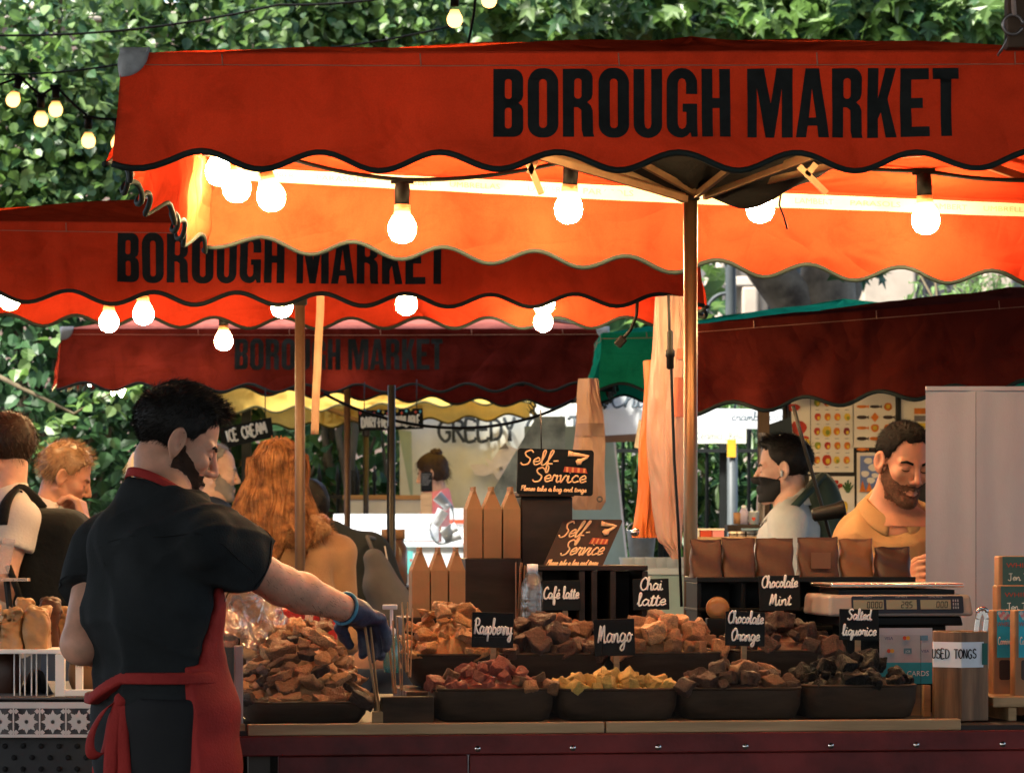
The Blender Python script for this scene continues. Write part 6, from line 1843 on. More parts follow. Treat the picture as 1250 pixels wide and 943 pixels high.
# used tongs box (six sided)
c = catp(1172, 885, .18); s3 = c.y / F
t = thing('tongs_box', 'six sided acacia box labelled USED TONGS', 'box', c, PSI)
hw, hb_ = 38 * s3, 108 * s3
hexa = [(hw * math.cos(R(a)), hw * math.sin(R(a))) for a in (18, 78, 138, 198, 258, 318)]
m = MB(); M = Matrix.Translation((c.x, c.y, ZD + .002)) @ CR.to_4x4()
ou = [M @ Vector((x, y, z)) for z in (0, hb_) for x, y in hexa]; inn = [M @ Vector((x * .86, y * .86, z)) for z in (.012, hb_) for x, y in hexa]
fs = [(5, 4, 3, 2, 1, 0)] + [(k, (k + 1) % 6, 6 + (k + 1) % 6, 6 + k) for k in range(6)] + [(6 + k, 6 + (k + 1) % 6, 18 + (k + 1) % 6, 18 + k) for k in range(6)] + [(12 + (k + 1) % 6, 12 + k, 18 + k, 18 + (k + 1) % 6) for k in range(6)] + [tuple(range(12, 18))]
m.add(ou + inn, fs); m.build('box', MATS['acacia'], t, bevel=.002)
z0, z1 = ZD + hb_ * .61, ZD + hb_ * .895
def band(k, z, off=.0012):
    s_ = (hw + off) / hw; i = int(k); f = k - i; a, b = hexa[i % 6], hexa[(i + 1) % 6]
    return Vector((c.x, c.y, 0)) + CR @ Vector(((a[0] + (b[0] - a[0]) * f) * s_, (a[1] + (b[1] - a[1]) * f) * s_, z))
m = MB(); m.grid(lambda u, v: band(2.75 + 2.05 * u, z0 + (z1 - z0) * v, .0018 + .0008 * math.sin(u * 17 + v * 3)), 40, 3, 0, False); m.build('paper_label', MATS['paper_white'], t)
m = MB()
lines, lw = stroke_lines('USED TONGS', PEN, True, .1, 0, .03)
kk0, kk1 = 2.98, 4.52
for ln in lines:
    P = [band(kk0 + (kk1 - kk0) * p.x / lw, z0 + (z1 - z0) * (.36 + .36 * p.y), .0036) for p in ln]
    m.tube(P, .0014, 5)
m.build('writing', MATS['ink'], t)
m = MB(); m.grid(lambda u, v: band(4.72 + .2 * u + 0 * v, z0 + (z1 - z0) * (.1 + .85 * v), .0042), 6, 6); m.build('sticker', mat('green_sticker', (.02, .10, .075), rough=.6), t)
a, b = catp(1187, 850, .2), catp(1199, 745, .2)
t = thing('steel_tongs', 'shiny steel tongs standing in the six sided box', 'tongs', b, PSI)
for k in (-1, 1):
    m = MB(); pts = [a + CX_ * k * .010, b + CX_ * k * .011 + Vector((0, 0, -.02)), b + CX_ * k * .003]
    for i in range(2): m.span(pts[i], pts[i + 1], .012, .0022, up=CY_)
    m.build('arm', MATS['steel'], t, bevel=.0008)
m = MB(); m.tube([b + CX_ * .012 * math.cos(x) + Vector((0, 0, -.004 + .010 * math.sin(x))) for x in np.linspace(0, math.pi, 10)], .005, 8); m.build('spring', MATS['steel'], t)

# packets at the right edge on a little pine bench
t = thing('pine_bench', 'low pine bench carrying the turquoise packets', 'bench', catp(1240, 880, .25), PSI)
m = MB(); cbox(m, 1212, 1330, 850, 862, .16, .40); m.build('top', MATS['pine'], t, bevel=.003)
for px in (1231, 1318):
    m = MB(); cbox(m, px, px + 10, 862.5, 884, .18, .38); m.build('leg', MATS['pine'], t, bevel=.002)
t = thing('packet_riser', 'low dark riser behind the turquoise packets', 'riser', catp(1260, 870, .45), PSI)
m = MB(); cbox(m, 1205, 1330, 815, 884, .43, .56); m.build('body', MATS['acacia'], t, bevel=.003)
mat('packet_kraft', (.30, .15, .07), rough=.6, var=.15, bump=.2, bscale=12)
mat('label_green', (.045, .10, .085), rough=.6); mat('label_teal', (.03, .36, .46), rough=.55); mat('print_red', (.42, .05, .02), rough=.6); mat('print_cream', (.55, .55, .48), rough=.6); mat('print_pink', (.62, .22, .22), rough=.6)
def packet(label, pa, pb, yt, yb, d, top=False, txt='WHIRLD', sub='Jen Tofs'):
    a, b = catp(pa, yb, d), catp(pb, yb, d); w = (b - a).length; s_ = a.y / F; h = (yb - yt) * s_; c = (a + b) / 2
    t = thing('sweet_packet', label, 'packet', c, PSI, 'packets at the right edge')
    m = MB(); m.box(c + CY_ * .022 + Vector((0, 0, h / 2)), (w, .044, h), CR); m.build('packet', MATS['packet_kraft'], t, bevel=.004)
    M = board_matrix(c + Vector((0, 0, h / 2)), CX_)
    ly0, ly1 = (h / 2 - (62 if top else 58) * s_, h / 2 - .002)
    m = MB(); m.prism([(-w / 2 + .010, ly0), (w / 2 - .004, ly0), (w / 2 - .004, ly1), (-w / 2 + .010, ly1)], .0008, M @ Matrix.Translation((0, 0, .0006))); lb = m.build('label_paper', MATS['label_green' if top else 'label_teal'], t)
    m = MB()
    text_mesh(m, txt, M @ Matrix.Translation((.003, h / 2 - (14 if top else 20) * s_, .0018)), .016, 0, width=w * .72)
    write(m, sub, M @ Matrix.Translation((.003, h / 2 - (30 if top else 42) * s_, .002)), .018, w * .66, .0012, mat=1)
    if not top:
        for k in range(9):
            x = -w / 2 + .016 + k * (w - .03) / 8; y = h / 2 - .008 - .006 * (k % 3); m.add([M @ Vector((x + .005 * math.cos(q), y + .005 * math.sin(q), .0019)) for q in np.linspace(0, 5.3, 6)], [tuple(range(6))], 2 if k % 2 else 1)
        wy1, wy0 = ly0 - .006, ly0 - .055
        m2 = MB(); m2.prism(rrect(-.012, wy0, .016, wy1, .006), .0008, M @ Matrix.Translation((0, 0, .0006))); m2.build('clear_window', mat('packet_window', (.05, .035, .03), rough=.15), t)
    m.build('label_print', [MATS['print_red'], MATS['print_cream'], MATS['print_pink']], lb)
packet('dark green labelled packet standing tallest at the right edge', 1219, 1275, 678, 815, .50, True)
packet('second dark green labelled packet in front of the tallest at the right edge', 1217, 1273, 714, 815, .445, True)
packet('turquoise labelled packet left of its twin at the right edge', 1212, 1239, 744, 850, .30, sub='Carnival')
packet('turquoise labelled packet cut off by the right edge', 1238.5, 1266, 744, 850, .215, sub='Carnival')

# clear plastic bag resting on the left corner
t = thing('plastic_bag', 'crumpled clear plastic bag over the left end of the screen', 'plastic bag', catp(300, 790, .45))
pb_ = [np.array(catp(*q)) for q in ((290, 735, .45), (322, 745, .5), (283, 765, .4), (318, 775, .45), (345, 758, .55))]
def bagf(P):
    d = U(.04, cone(P, pb_[0], pb_[2], .055, .05), cone(P, pb_[1], pb_[3], .045, .04), cone(P, pb_[0] + np.array((-.02, 0, .06)), pb_[0], .03, .05), cone(P, pb_[3], pb_[4], .03, .015))
    return d + wob(P, 45, .012) + np.abs(wob(P, 70, .012, seed=4)) * .8
sdf_obj('film', bagf, np.min(pb_, 0) - .15, np.max(pb_, 0) + .15, .006, clear_mat('bag_film', (.93, .89, .86), gloss=.13, haze=.16, hcol=(.55, .42, .36), rough=.12, bump=.8, bscale=24), t)
# red carrier bag beyond the tray
t = thing('red_carrier_bag', 'red paper carrier bag below the ginger haired woman', 'bag', at(372, 765, 9.75))
m = MB(); a = at(372, 770, 9.75); m.box(a + Vector((0, .06, -.06)), (.165, .11, .24), Euler((0, 0, .1)).to_matrix()); m.build('bag', mat('bag_red', (.40, .025, .02), rough=.5, var=.2), t, bevel=.006)
m = MB(); m.box(a + Vector((0, -.003, -.06)), (.022, .006, .22), Euler((0, .12, .1)).to_matrix()); m.box(a + Vector((.06, .0, -.06)), (.016, .006, .22), Euler((0, -.1, .1)).to_matrix()); m.build('stripe', mat('bag_stripe', (.55, .36, .28), rough=.5), t)
t2 = thing('trestle', 'plain dark trestle under the red carrier bag', 'trestle', (a.x, 9.82, 0)); m = MB(); m.box((a.x, 9.84, a.z - .195), (.5, .3, .03)); m.build('top', MATS['dark_wood'], t2)
for sx in (-.2, .2):
    m = MB(); m.box((a.x + sx, 9.84, (a.z - .212) / 2), (.04, .04, a.z - .212)); m.build('leg', MATS['dark_wood'], t2)
# ------------------------------------------------------------------ stalls and wares behind
mat('banner_grey', (.70, .71, .62), rough=.85, var=.08, bump=.15, bscale=8)
mat('banner_ink', (.05, .06, .065), rough=.8)
mat('white_gloss', (.52, .55, .56), rough=.35, var=.05)
mat('white_paint', (.70, .68, .68), rough=.5, var=.08)
mat('pale_green', (.36, .47, .43), rough=.8, var=.1, transl=.15)
mat('poster_paper', (.72, .62, .50), rough=.7, var=.06)
mat('screen_cloth', (.33, .325, .36), rough=.95, spec=0, var=.08, scale=4, stretch=(2, 2, .5), bump=.1, bscale=200)
mat('lace', (.50, .50, .53), rough=.8, var=.1); mat('lace_dark', (.09, .09, .10), rough=.8)
mat('galvanised', (.40, .42, .43), rough=.35, metal=.9, var=.2, scale=12)
mat('bag_pink', (.46, .27, .20), rough=.4, var=.08, scale=5, bump=.12, bscale=24, transl=.5, spec=.5)
mat('bag_orange', (.52, .13, .025), rough=.6, var=.1, transl=.25)
mat('bag_tan', (.42, .25, .17), rough=.5, var=.06, scale=5, bump=.12, bscale=20, transl=.5)

# ice cream stall with goat banner
Y = 24.2
t = thing('goat_banner', 'grey cream banner reading GREEDY GOAT with a white goat head', 'banner', at(580, 640, Y))
def px_poly(mb, pts, Y, mat_=0, th=.012):
    P = [at(x, y, Y) for x, y in pts]; n = len(P)
    mb.add([p for p in P] + [p + Vector((0, th, 0)) for p in P], [tuple(range(n)), tuple(range(2 * n - 1, n - 1, -1))] + [(i, n + i, n + (i + 1) % n, (i + 1) % n) for i in range(n)], mat_)
m = MB()
x0, x1 = at(488, 0, Y).x, at(705, 0, Y).x; z1, z0 = zat(492, Y), zat(735, Y)
m.grid(lambda u, v: Vector((x0 + (x1 - x0) * u, Y + .03 * math.sin(u * 9) + .02 * math.sin(u * 23 + v * 4), z0 + (z1 - z0) * v)), 50, 12); m.build('cloth', MATS['banner_grey'], t)
SERIF = {k: ([list(s) for s in v[0]], v[1]) for k, v in PEN.items()}
for ch, ex in {'R': [(-.05, 0, .12, 0), (-.05, 1, .1, 1), (.38, 0, .52, 0)], 'E': [(.4, 1, .4, .85), (.42, 0, .42, .16), (.33, .6, .33, .44), (-.05, 0, .05, 0), (-.05, 1, .05, 1)], 'D': [(-.05, 0, .08, 0), (-.05, 1, .08, 1)], 'Y': [(-.06, 1, .08, 1), (.36, 1, .5, 1), (.12, 0, .32, 0)], 'G': [(.44, 1, .44, .8), (.38, .43, .54, .43)], 'T': [(0, 1, 0, .85), (.46, 1, .46, .85), (.14, 0, .32, 0)], 'A': [(-.07, 0, .09, 0), (.41, 0, .57, 0)]}.items():
    for a, b, c_, d in ex: SERIF[ch][0].append([(a, b), (c_, d)])
m = MB()
ang = math.radians(1.5)
Mb = Matrix.Translation(at(592, 537, Y - .075)) @ Matrix(((1, 0, 0), (0, 0, -1), (0, 1, 0))).to_4x4() @ Euler((0, 0, ang)).to_matrix().to_4x4()
lines, lw = stroke_lines('GREEDY GOAT', SERIF, True, .09)
sx = (708 - 536) / F * Y / lw
for ln in lines:
    m.tube([Mb @ Vector((p.x * sx - (592 - 536) / F * Y, p.y * .14 , 0)) for p in ln], .013, 6, flat=Vector((0, -1, 0)))
m.build('lettering', MATS['banner_ink'], t)
m = MB()
px_poly(m, [(574, 567), (590, 566), (598, 570), (592, 559), (600, 562), (607, 552), (614, 546), (622, 544), (632, 548), (650, 545), (665, 552), (670, 600), (640, 610), (620, 590), (606, 584), (602, 577), (590, 581), (580, 579)], Y - .09)
m.build('goat_head', mat('goat_white', (.72, .66, .60), rough=.85), t)
m = MB(); px_poly(m, [(609, 548), (617, 540), (621, 547)], Y - .10); px_poly(m, [(609, 570), (613, 569), (614, 573), (610, 574)], Y - .11); m.build('goat_marks', mat('goat_grey', (.22, .20, .18), rough=.85), t)
m = MB()
for px in (503, 700): a = at(px, 640, Y + .1); m.lathe([(.022, 0), (.022, zat(490, Y))], 10, (a.x, a.y, 0))
m.build('pole', MATS['brass_pole'], t)
t = thing('tent_flap', 'pale canvas flap beside the goat banner', 'flap', at(497, 640, 24.0)); m = MB(); px_poly(m, [(486, 524), (502, 526), (504, 605), (501, 605)], 24.0); m.build('cloth', MATS['pale_green'], t)

def counter_box(name, label, pa, pb, yt, yb, Y, dp, top_m, body_m, cat='counter'):
    a, b = at(pa, yt, Y), at(pb, yb, Y)
    t = thing(name, label, cat, ((a.x + b.x) / 2, Y, 0))
    m = MB(); m.box(((a.x + b.x) / 2, Y + dp / 2, a.z - .015), (b.x - a.x, dp, .03)); m.build('top', MATS[top_m], t, bevel=.004)
    m = MB(); m.box(((a.x + b.x) / 2, Y + dp / 2, (a.z - .032) / 2), (b.x - a.x - .03, dp - .03, a.z - .032)); m.build('body', MATS[body_m], t)
    return t
# white ice cream counter: pine shelf behind, glass-fronted case before it
counter_box('serving_shelf', 'pine shelf at the back of the ice cream stall', 418, 534, 604, 640, 23.4, .2, 'pine', 'white_gloss', 'shelf')
ic = counter_box('ice_cream_counter', 'white ice cream counter with rounded top and turquoise front', 405, 575, 662, 735, 21.9, .7, 'white_gloss', 'white_gloss')
a, b = at(408, 628, 22.3), at(536, 660, 22.3)
m = MB()
m.grid(lambda u, v: Vector((a.x + (b.x - a.x) * u, 22.15 + .12 * math.cos(v * 1.57) * -1 + .12, b.z + (a.z - b.z) * math.sin(v * 1.57))), 4, 8); m.build('case', MATS['white_gloss'], ic, solid=.01)
p, q = at(478, 672, 21.88), at(504, 700, 21.88); m = MB(); m.box(((p.x + q.x) / 2, 21.875, (p.z + q.z) / 2), (q.x - p.x, .03, p.z - q.z)); m.build('turquoise_panel', mat('turquoise', (.12, .45, .44), rough=.4), ic)
m = MB()
for i in range(4):
    c = at(482 + i * 6, 681 + (i % 2), 21.84); m.add([c, c + Vector((.018, 0, 0)), c + Vector((.009, 0, -.022))], [(0, 2, 1)])
m.build('bunting', MATS['print_red'], ic)
t = thing('cup_bag', 'clear plastic bag of white paper cups on the ice cream counter', 'bag', at(535, 664, 21.75))
def cupbag(P):
    return U(.06, ell(P, at(540, 645, 21.75), (.075, .05, .10)), ell(P, at(546, 622, 21.75), (.04, .04, .06))) + wob(P, 30, .01)
cc = np.array(at(540, 635, 21.75)); sdf_obj('film', cupbag, cc - .3, cc + .3, .014, clear_mat('cup_film', (.95, .96, .97), gloss=.05, haze=.05, rough=.12, bump=.6, bscale=14), t)
for (px, py, rx) in ((536, 632, .5), (548, 648, 1.1), (552, 655, 1.2), (541, 612, -.8)):
    m = MB(); m.lathe([(.0, -.05), (.026, -.05), (.036, .05), (.039, .052)], 16, at(px, py, 21.75), Euler((0, rx, 0)).to_matrix()); o = m.build('paper_cup', MATS['white_gloss'], t)
t = thing('carton_stack', 'white cartons with a red stripe behind the pink jumper', 'carton', at(562, 640, 17.4)); m = MB(); a, b = at(549, 620, 22.6), at(570, 642, 22.6); m.box(((a.x + b.x) / 2, 22.7, (a.z + b.z) / 2), (b.x - a.x, .2, a.z - b.z)); m.build('carton', MATS['white_gloss'], t)
m = MB(); m.box(((a.x + b.x) / 2, 22.595, b.z + .03), (b.x - a.x, .01, .025)); m.build('stripe', MATS['print_red'], t)
m = MB(); m.box(((a.x + b.x) / 2, 22.7, b.z / 2 - .002), (b.x - a.x + .1, .3, b.z - .004)); tag(m.build('side_table', MATS['white_gloss']), 'white side table under the cartons with a red stripe', 'table')
t = thing('menu_board', 'small black menu board held before the pink jumper', 'menu', at(521, 602, 17.9)); m = MB(); a, b = at(513.5, 576, 22.75), at(528, 600, 22.75); m.box(((a.x + b.x) / 2, 22.75, (a.z + b.z) / 2), (b.x - a.x, .015, a.z - b.z)); m.build('board', MATS['slate'], t)
m = MB()
for k in range(6):
    z = a.z - .014 - k * .013; m.span((a.x + .008, 22.739, z), (b.x - .010 - .008 * (k % 3), 22.739, z), .002, .004)
m.build('writing', mat('chalk_dim', (.18, .18, .18), rough=.9), t)
m = MB(); p = at(520.5, 604, 22.75); m.box((p.x, 22.75, (p.z + .01) / 2 + .0), (.07, .1, p.z + .02)); tag(m.build('pine_stand', MATS['pine']), 'narrow pine stand under the small black menu board', 'stand')

def hang_sign(name, label, pts, Y, lines, Yt=None, lights=False):
    t = thing(name, label, 'sign', at(sum(p[0] for p in pts) / 4, sum(p[1] for p in pts) / 4, Y))
    m = MB(); px_poly(m, pts, Y); m.build('board', MATS['slate'], t)
    bl, br, tr, tl = [at(x, y, Y) for x, y in pts]
    X = (br - bl); up = (tl - bl); w, h = X.length, up.length; X.normalize()
    M0 = board_matrix((bl + br + tr + tl) / 4 + Vector((0, -.004, 0)), X)
    m = MB(); n = len(lines)
    for txt, y, hh, wf, pen in lines: write(m, txt, M0 @ Matrix.Translation((0, y * h, .001)), hh * h, w * wf, pen, PEN, True, .1, jitter=.02)
    m.build('writing', MATS['chalk'], t)
    m = MB()
    for p in (tl, tr): m.tube([p + Vector((.03 if p is tl else -.03, .006, 0)), p + Vector((.03 if p is tl else -.03, .02, .14))], .003, 5)
    m.build('hanger', MATS['dark_metal'], t)
    if lights:
        m = MB()
        for k in range(14):
            c = tl.lerp(tr, (k + .5) / 14) + Vector((0, -.01, -.012 + .008 * math.sin(k * 1.9)))
            m.lathe([(0, -.009), (.008, 0), (0, .009)], 6, c, None, k % 3)
        m.build('painted_bulb', [mat('dot_red', (.5, .08, .05), rough=.8), mat('dot_blue', (.1, .4, .5), rough=.8), mat('dot_yellow', (.6, .4, .08), rough=.8)], t)
hang_sign('ice_cream_sign', 'slanted black hanging sign reading ICE CREAM', [(271, 548), (334, 533), (331, 509), (268, 522)], 17.5, [('ICE CREAM', -.22, .52, .76, .0055)])
hang_sign('dairy_free_sign', 'black hanging sign reading DAIRY-FREE AVAILABLE with painted coloured lights', [(438, 526), (517, 523), (516, 498), (437, 501)], 17.5, [('DAIRY-FREE AVAILABLE', -.34, .50, .90, .0048)], lights=True)
# tent pole and things beside it
t = thing('tent_pole', 'thin dark tent pole left of the goat banner', 'pole', at(478, 640, 15.0) * Vector((1, 1, 0))); a = at(478, 640, 15.0); m = MB(); m.lathe([(.016, 0), (.016, zat(470, 15))], 10, (a.x, a.y, 0)); m.build('tube', MATS['dark_metal'], t); m = MB(); m.lathe([(.06, 0), (.06, .02), (.02, .03)], 12, (a.x, a.y, 0)); m.build('foot', MATS['dark_metal'], t)
cable('black cable running down the thin dark tent pole', [at(474, 520, 14.95), at(473, 640, 14.95), at(476, 700, 14.95)], .004)
cable('black cable sagging in front of the yellow parasol', [at(395, 480, 16.5), at(470, 510, 16.5), at(560, 522, 16.5), at(640, 512, 16.5), at(700, 488, 16.5)], .007)
t = thing('brown_bottle', 'brown glass jar with lid on the ice cream counter by the dark pole', 'bottle', at(480, 712, 15.2)); c = at(480, 715, 15.2); m = MB(); m.lathe([(.055, 0), (.06, .02), (.06, .16), (.045, .185), (.045, .2)], 18, c); m.build('jar', mat('jar_brown', (.10, .05, .03), rough=.2), t); m = MB(); m.lathe([(.05, .2), (.05, .24), (0, .241)], 16, c); m.build('lid', MATS['card_kraft'], t)
counter_box('low_table', 'dark low table under the brown jar', 440, 520, 716, 800, 15.0, .5, 'dark_wood', 'black_cloth', 'table')
# strap hanging by the second parasol pole
t = thing('webbing_strap', 'beige webbing strap hanging beside the second brass pole', 'strap', at(388, 350, 12.8)); m = MB()
P = [at(x, y, 12.8) for x, y in ((391, 345), (391, 380), (388, 430), (386, 480), (384, 530))]
def strap(u, v):
    k = u * 4; i = min(3, int(k)); p = P[i].lerp(P[i + 1], k - i); return p + Vector(((v - .5) * .028, .01 * math.sin(u * 14), 0))
m.grid(strap, 24, 2); m.build('webbing', mat('strap_tan', (.30, .17, .10), rough=.8), t, solid=.002)

# cloth walls and the long table between the stalls
t = thing('clear_tarpaulin', 'bluish plastic sheet hanging beside the goat banner', 'tarpaulin', at(640, 600, 18.8)); m = MB(); px_poly(m, [(566, 650), (598, 604), (655, 508), (690, 508), (690, 650)], 18.8, th=.01); m.build('sheet', mat('sheet_blue', (.20, .27, .29), rough=.35, var=.5, scale=5, bump=.5, bscale=6, color2=(.36, .42, .42), transl=.2), t)
t = thing('green_tent_wall', 'pale green cloth tent wall right of the Self Service board', 'tent wall', at(720, 640, 21.1)); m = MB(); px_poly(m, [(640, 720), (640, 520), (747, 520), (768, 720)], 21.1); m.build('cloth', MATS['pale_green'], t)
m = MB(); m.span(at(748, 519, 21.08), at(769, 721, 21.08), .012, .012); m.build('hem', MATS['white_paint'], t)
counter_box('side_table', 'white covered table carrying cups and a zinc bucket', 668, 850, 693, 760, 16.0, .9, 'white_gloss', 'pale_green', 'table')
t = thing('zinc_bucket', 'zinc bucket on the white covered table', 'bucket', at(783, 690, 16.3)); c = at(783, 691, 16.3); m = MB(); m.lathe([(.0, .002), (.05, .002), (.067, .16), (.071, .165), (.066, .162), (.05, .01)], 24, c + Vector((0, 0, .0))); m.build('pail', MATS['galvanised'], t); m = MB(); m.tube([c + Vector((.068 * math.cos(q), 0, .155 + .05 * math.sin(q))) for q in np.linspace(0, math.pi, 12)], .003, 6); m.build('handle', MATS['galvanised'], t)
for i in range(6):
    c = at(768 + i * 13, 693, 16.05); lb = 'pale paper tub in the row at the front of the white covered table'
    t = thing('paper_tub', lb, 'tub', c, 0, 'row of paper tubs'); m = MB(); m.lathe([(.0, 0), (.035, 0), (.045, .045), (.047, .048), (.043, .046), (.034, .006)], 18, c); m.build('tub', MATS['white_gloss'], t)
for i, (px, py) in enumerate(((690, 693), (700, 693), (716, 693))):
    c = at(px, py, 16.3); t = thing('cup_stack', ('left', 'middle', 'right')[i] + ' stack of white cups behind the leaning Self Service board', 'cups', c); m = MB()
    for k in range(4): m.lathe([(.03, k * .03), (.042, k * .03 + .075), (.044, k * .03 + .078)], 16, c)
    m.build('cup', MATS['white_gloss'], t)
# white banner signs under the teal parasol
def banner(name, label, pts, Y, m_, cat='banner', text=None):
    t = thing(name, label, cat, at(pts[0][0], pts[0][1], Y)); m = MB(); px_poly(m, pts, Y); m.build('cloth', m_, t)
    return t
t = banner('white_banner', 'white banner with grey script Cha behind the hanging orange bag', [(728, 532), (728, 478), (800, 476), (800, 528)], 20.9, MATS['canvas_white'])
m = MB(); write(m, 'Cha', board_matrix(at(768, 497, 20.87)), .12, .23, .007, slant=.2); m.build('lettering', mat('letter_grey', (.10, .13, .15), rough=.8), t)
t = banner('beige_valance', 'beige cloth strip below the white Cha banner', [(728, 540), (728, 529), (800, 526), (800, 538)], 20.95, MATS['bag_tan'])
t = banner('web_banner', 'white banner with grey web address at the left of the masked man', [(846, 522), (846, 498), (968, 500), (962, 524)], 20.9, MATS['canvas_white'])
m = MB(); write(m, 'crambla', board_matrix(at(915, 513, 20.87)), .05, .21, .0042); text_mesh(m, '.com', board_matrix(at(948, 513, 20.87)), .06, 0); m.build('lettering', MATS['letter_grey'], t)
t = banner('ceramics_banner', 'grey banner strip reading Ceramics under the web address banner', [(846, 541), (846, 518), (911, 522), (911, 541)], 21.0, MATS['banner_grey'])
m = MB(); text_mesh(m, 'Ceramics | Refill', board_matrix(at(878, 536, 20.97)), .06, 0, width=.27); m.build('lettering', MATS['letter_grey'], t)
t = thing('paper_tag', 'small white paper tag hanging under the Cha banner', 'tag', at(783, 540, 15.5)); m = MB(); px_poly(m, [(774, 546), (780, 512), (792, 512), (790, 549)], 15.5, th=.004); m.build('card', MATS['poster_paper'], t)
t = thing('dark_post', 'dark slim post with yellow sticker in front of the hedge', 'post', at(894, 640, 20.5) * Vector((1, 1, 0))); a = at(894, 640, 20.5); m = MB(); m.lathe([(.03, 0), (.03, zat(543, 20.5)), (0, zat(541, 20.5))], 12, (a.x, a.y, 0)); m.build('post', MATS['iron_grey'], t); m = MB(); m.box(at(893, 547, 20.465), (.05, .006, .10)); m.build('sticker', mat('sticker_yellow', (.70, .38, .03), rough=.6), t)

# hanging bags
def hangbag(name, label, Y, outline, seams, m_, extra=None):
    """creased bag: outline rows (left px, right px, row y)"""
    t = thing(name, label, 'hanging bags', at((outline[0][0] + outline[0][1]) / 2, outline[0][2], Y))
    ys = [o[2] for o in outline]
    def fn(u, v):
        y = ys[0] + (ys[-1] - ys[0]) * v; a = np.interp(y, ys, [o[0] for o in outline]); b = np.interp(y, ys, [o[1] for o in outline])
        p = at(a + (b - a) * u, y, Y)
        from mathutils import noise as nz_
        return p + Vector((.010 * nz_.noise(Vector((u * 4, v * 3, Y))), -.05 * math.sin(math.pi * u) + .035 * nz_.noise(Vector((u * 2.2 + v * 1.5, v * 2.6, Y * 3))) + .014 * abs(nz_.noise(Vector((u * 6 - v * 5, v * 4.5 + u * 2, 7 + Y)))) + .003 * nz_.noise(Vector((u * 14, v * 12, Y))), 0))
    m = MB(); m.grid(fn, 64, 60); m.grid(lambda u, v: fn(1 - u, v) + Vector((0, .10 * math.sin(math.pi * u) + .03, 0)), 20, 20)
    m.build('bag', m_, t)
    return t, fn
t, fn = hangbag('hanging_bags', 'orange bag hanging left of the pink plastic bag by the brass pole', 11.15, [(786, 800, 440), (784, 806, 520), (778, 806, 600), (771, 804, 650), (771, 806, 656)], 0, MATS['bag_orange'])
m = MB(); c = at(775, 649, 11.05); m.lathe([(0, .006), (.010, .004), (.014, 0)], 12, c, Euler((R(90), 0, 0)).to_matrix()); m.build('eyelet', MATS['steel'], t)
t, fn = hangbag('hanging_bags', 'bundle of creased pink plastic bags hanging against the brass pole', 11.0, [(800, 840, 362), (796, 840, 400), (792, 838, 470), (791, 838, 560), (795, 836, 620), (802, 833, 660), (818, 831, 672), (822, 831, 682)], 0, MATS['bag_pink'])
m = MB(); m.grid(lambda u, v: fn(.62 + .36 * u, .31 + .15 * v) + Vector((0, -.006, 0)), 8, 6); m.grid(lambda u, v: fn(.66 + .3 * u, .20 + .04 * v) + Vector((0, -.006, 0)), 8, 3); m.build('print', mat('print_rust', (.33, .09, .05), rough=.6), t)
t, fn = hangbag('hanging_bags', 'pale tan bags hanging under the right end of the dark red parasol', 14.6, [(708, 730, 462), (704, 738, 505), (698, 739, 545), (694, 738, 580), (692, 740, 612), (700, 734, 622)], 0, MATS['bag_tan'])
m = MB(); m.grid(lambda u, v: fn(.02 + .96 * u, .34 + .10 * v) + Vector((0, -.008, 0)), 16, 4); m.build('band', mat('band_brown', (.16, .09, .065), rough=.6), t)
m = MB(); c = at(732, 609, 14.5); m.tube([c + Vector((.010 * math.cos(q), -.01, .010 * math.sin(q))) for q in np.linspace(0, 6.28, 12)], .003, 5); m.build('recycling_mark', MATS['banner_ink'], t)
# cable with inline switch in front of the pink bags
m = MB(); P = [at(x, y, 10.6) for x, y in ((816, 360), (817, 400), (819, 440), (821, 500), (823, 560), (828, 640), (832, 740))]
m.tube(P, .0045, 6); tt = thing('hanging_cable', 'black cable with inline connector in front of the creased pink bags', 'cable', P[0]); m.build('flex', MATS['black_plastic'], tt)
m = MB(); m.lathe([(.006, -.055), (.011, -.05), (.011, -.02), (.014, -.016), (.014, .0), (.009, .006), (.009, .055), (.006, .06)], 12, at(818, 428, 10.58)); m.build('connector', MATS['black_plastic'], tt)
tt = thing('hanging_plug', 'black cable end with plug hanging before the teal parasol', 'cable', at(777, 370, 12.4)); m = MB(); m.tube([at(778, 366, 12.4), at(777, 385, 12.4), at(770, 402, 12.4), at(760, 414, 12.4)], .006, 6); m.build('flex', MATS['black_plastic'], tt); m = MB(); m.span(at(762, 412, 12.38), at(753, 422, 12.38), .03, .03); m.build('plug', MATS['black_plastic'], tt, bevel=.005)

# poster stall
Yp = 15.8
def poster(label, pa, pb, ya, yb, draw=None, Y=Yp):
    t = thing('poster', label, 'poster', at((pa + pb) / 2, (ya + yb) / 2, Y), 0, 'posters pinned up at the poster stall')
    m = MB(); px_poly(m, [(pa, yb), (pb, yb), (pb, ya), (pa, ya)], Y, th=.006); m.build('paper', MATS['poster_paper'], t)
    if draw:
        m = MB(); ms = draw(m); m.build('print', ms, t)
    return t
def disc(mb, px, py, rx, ry, mi, Y=Yp - .004, n=14, lump=0):
    c = at(px, py, Y); k = Y / F
    mb.add([c + Vector((rx * k * math.cos(q) * (1 + lump * math.sin(3 * q + px)), -.0006 * mi, ry * k * math.sin(q) * (1 - .12 * (math.sin(q) > .8)))) for q in np.linspace(0, 2 * math.pi * (n - 1) / n, n)], [tuple(range(n))], mi)
mp = lambda n_, c: mat(n_, c, rough=.75, var=.25, scale=30)
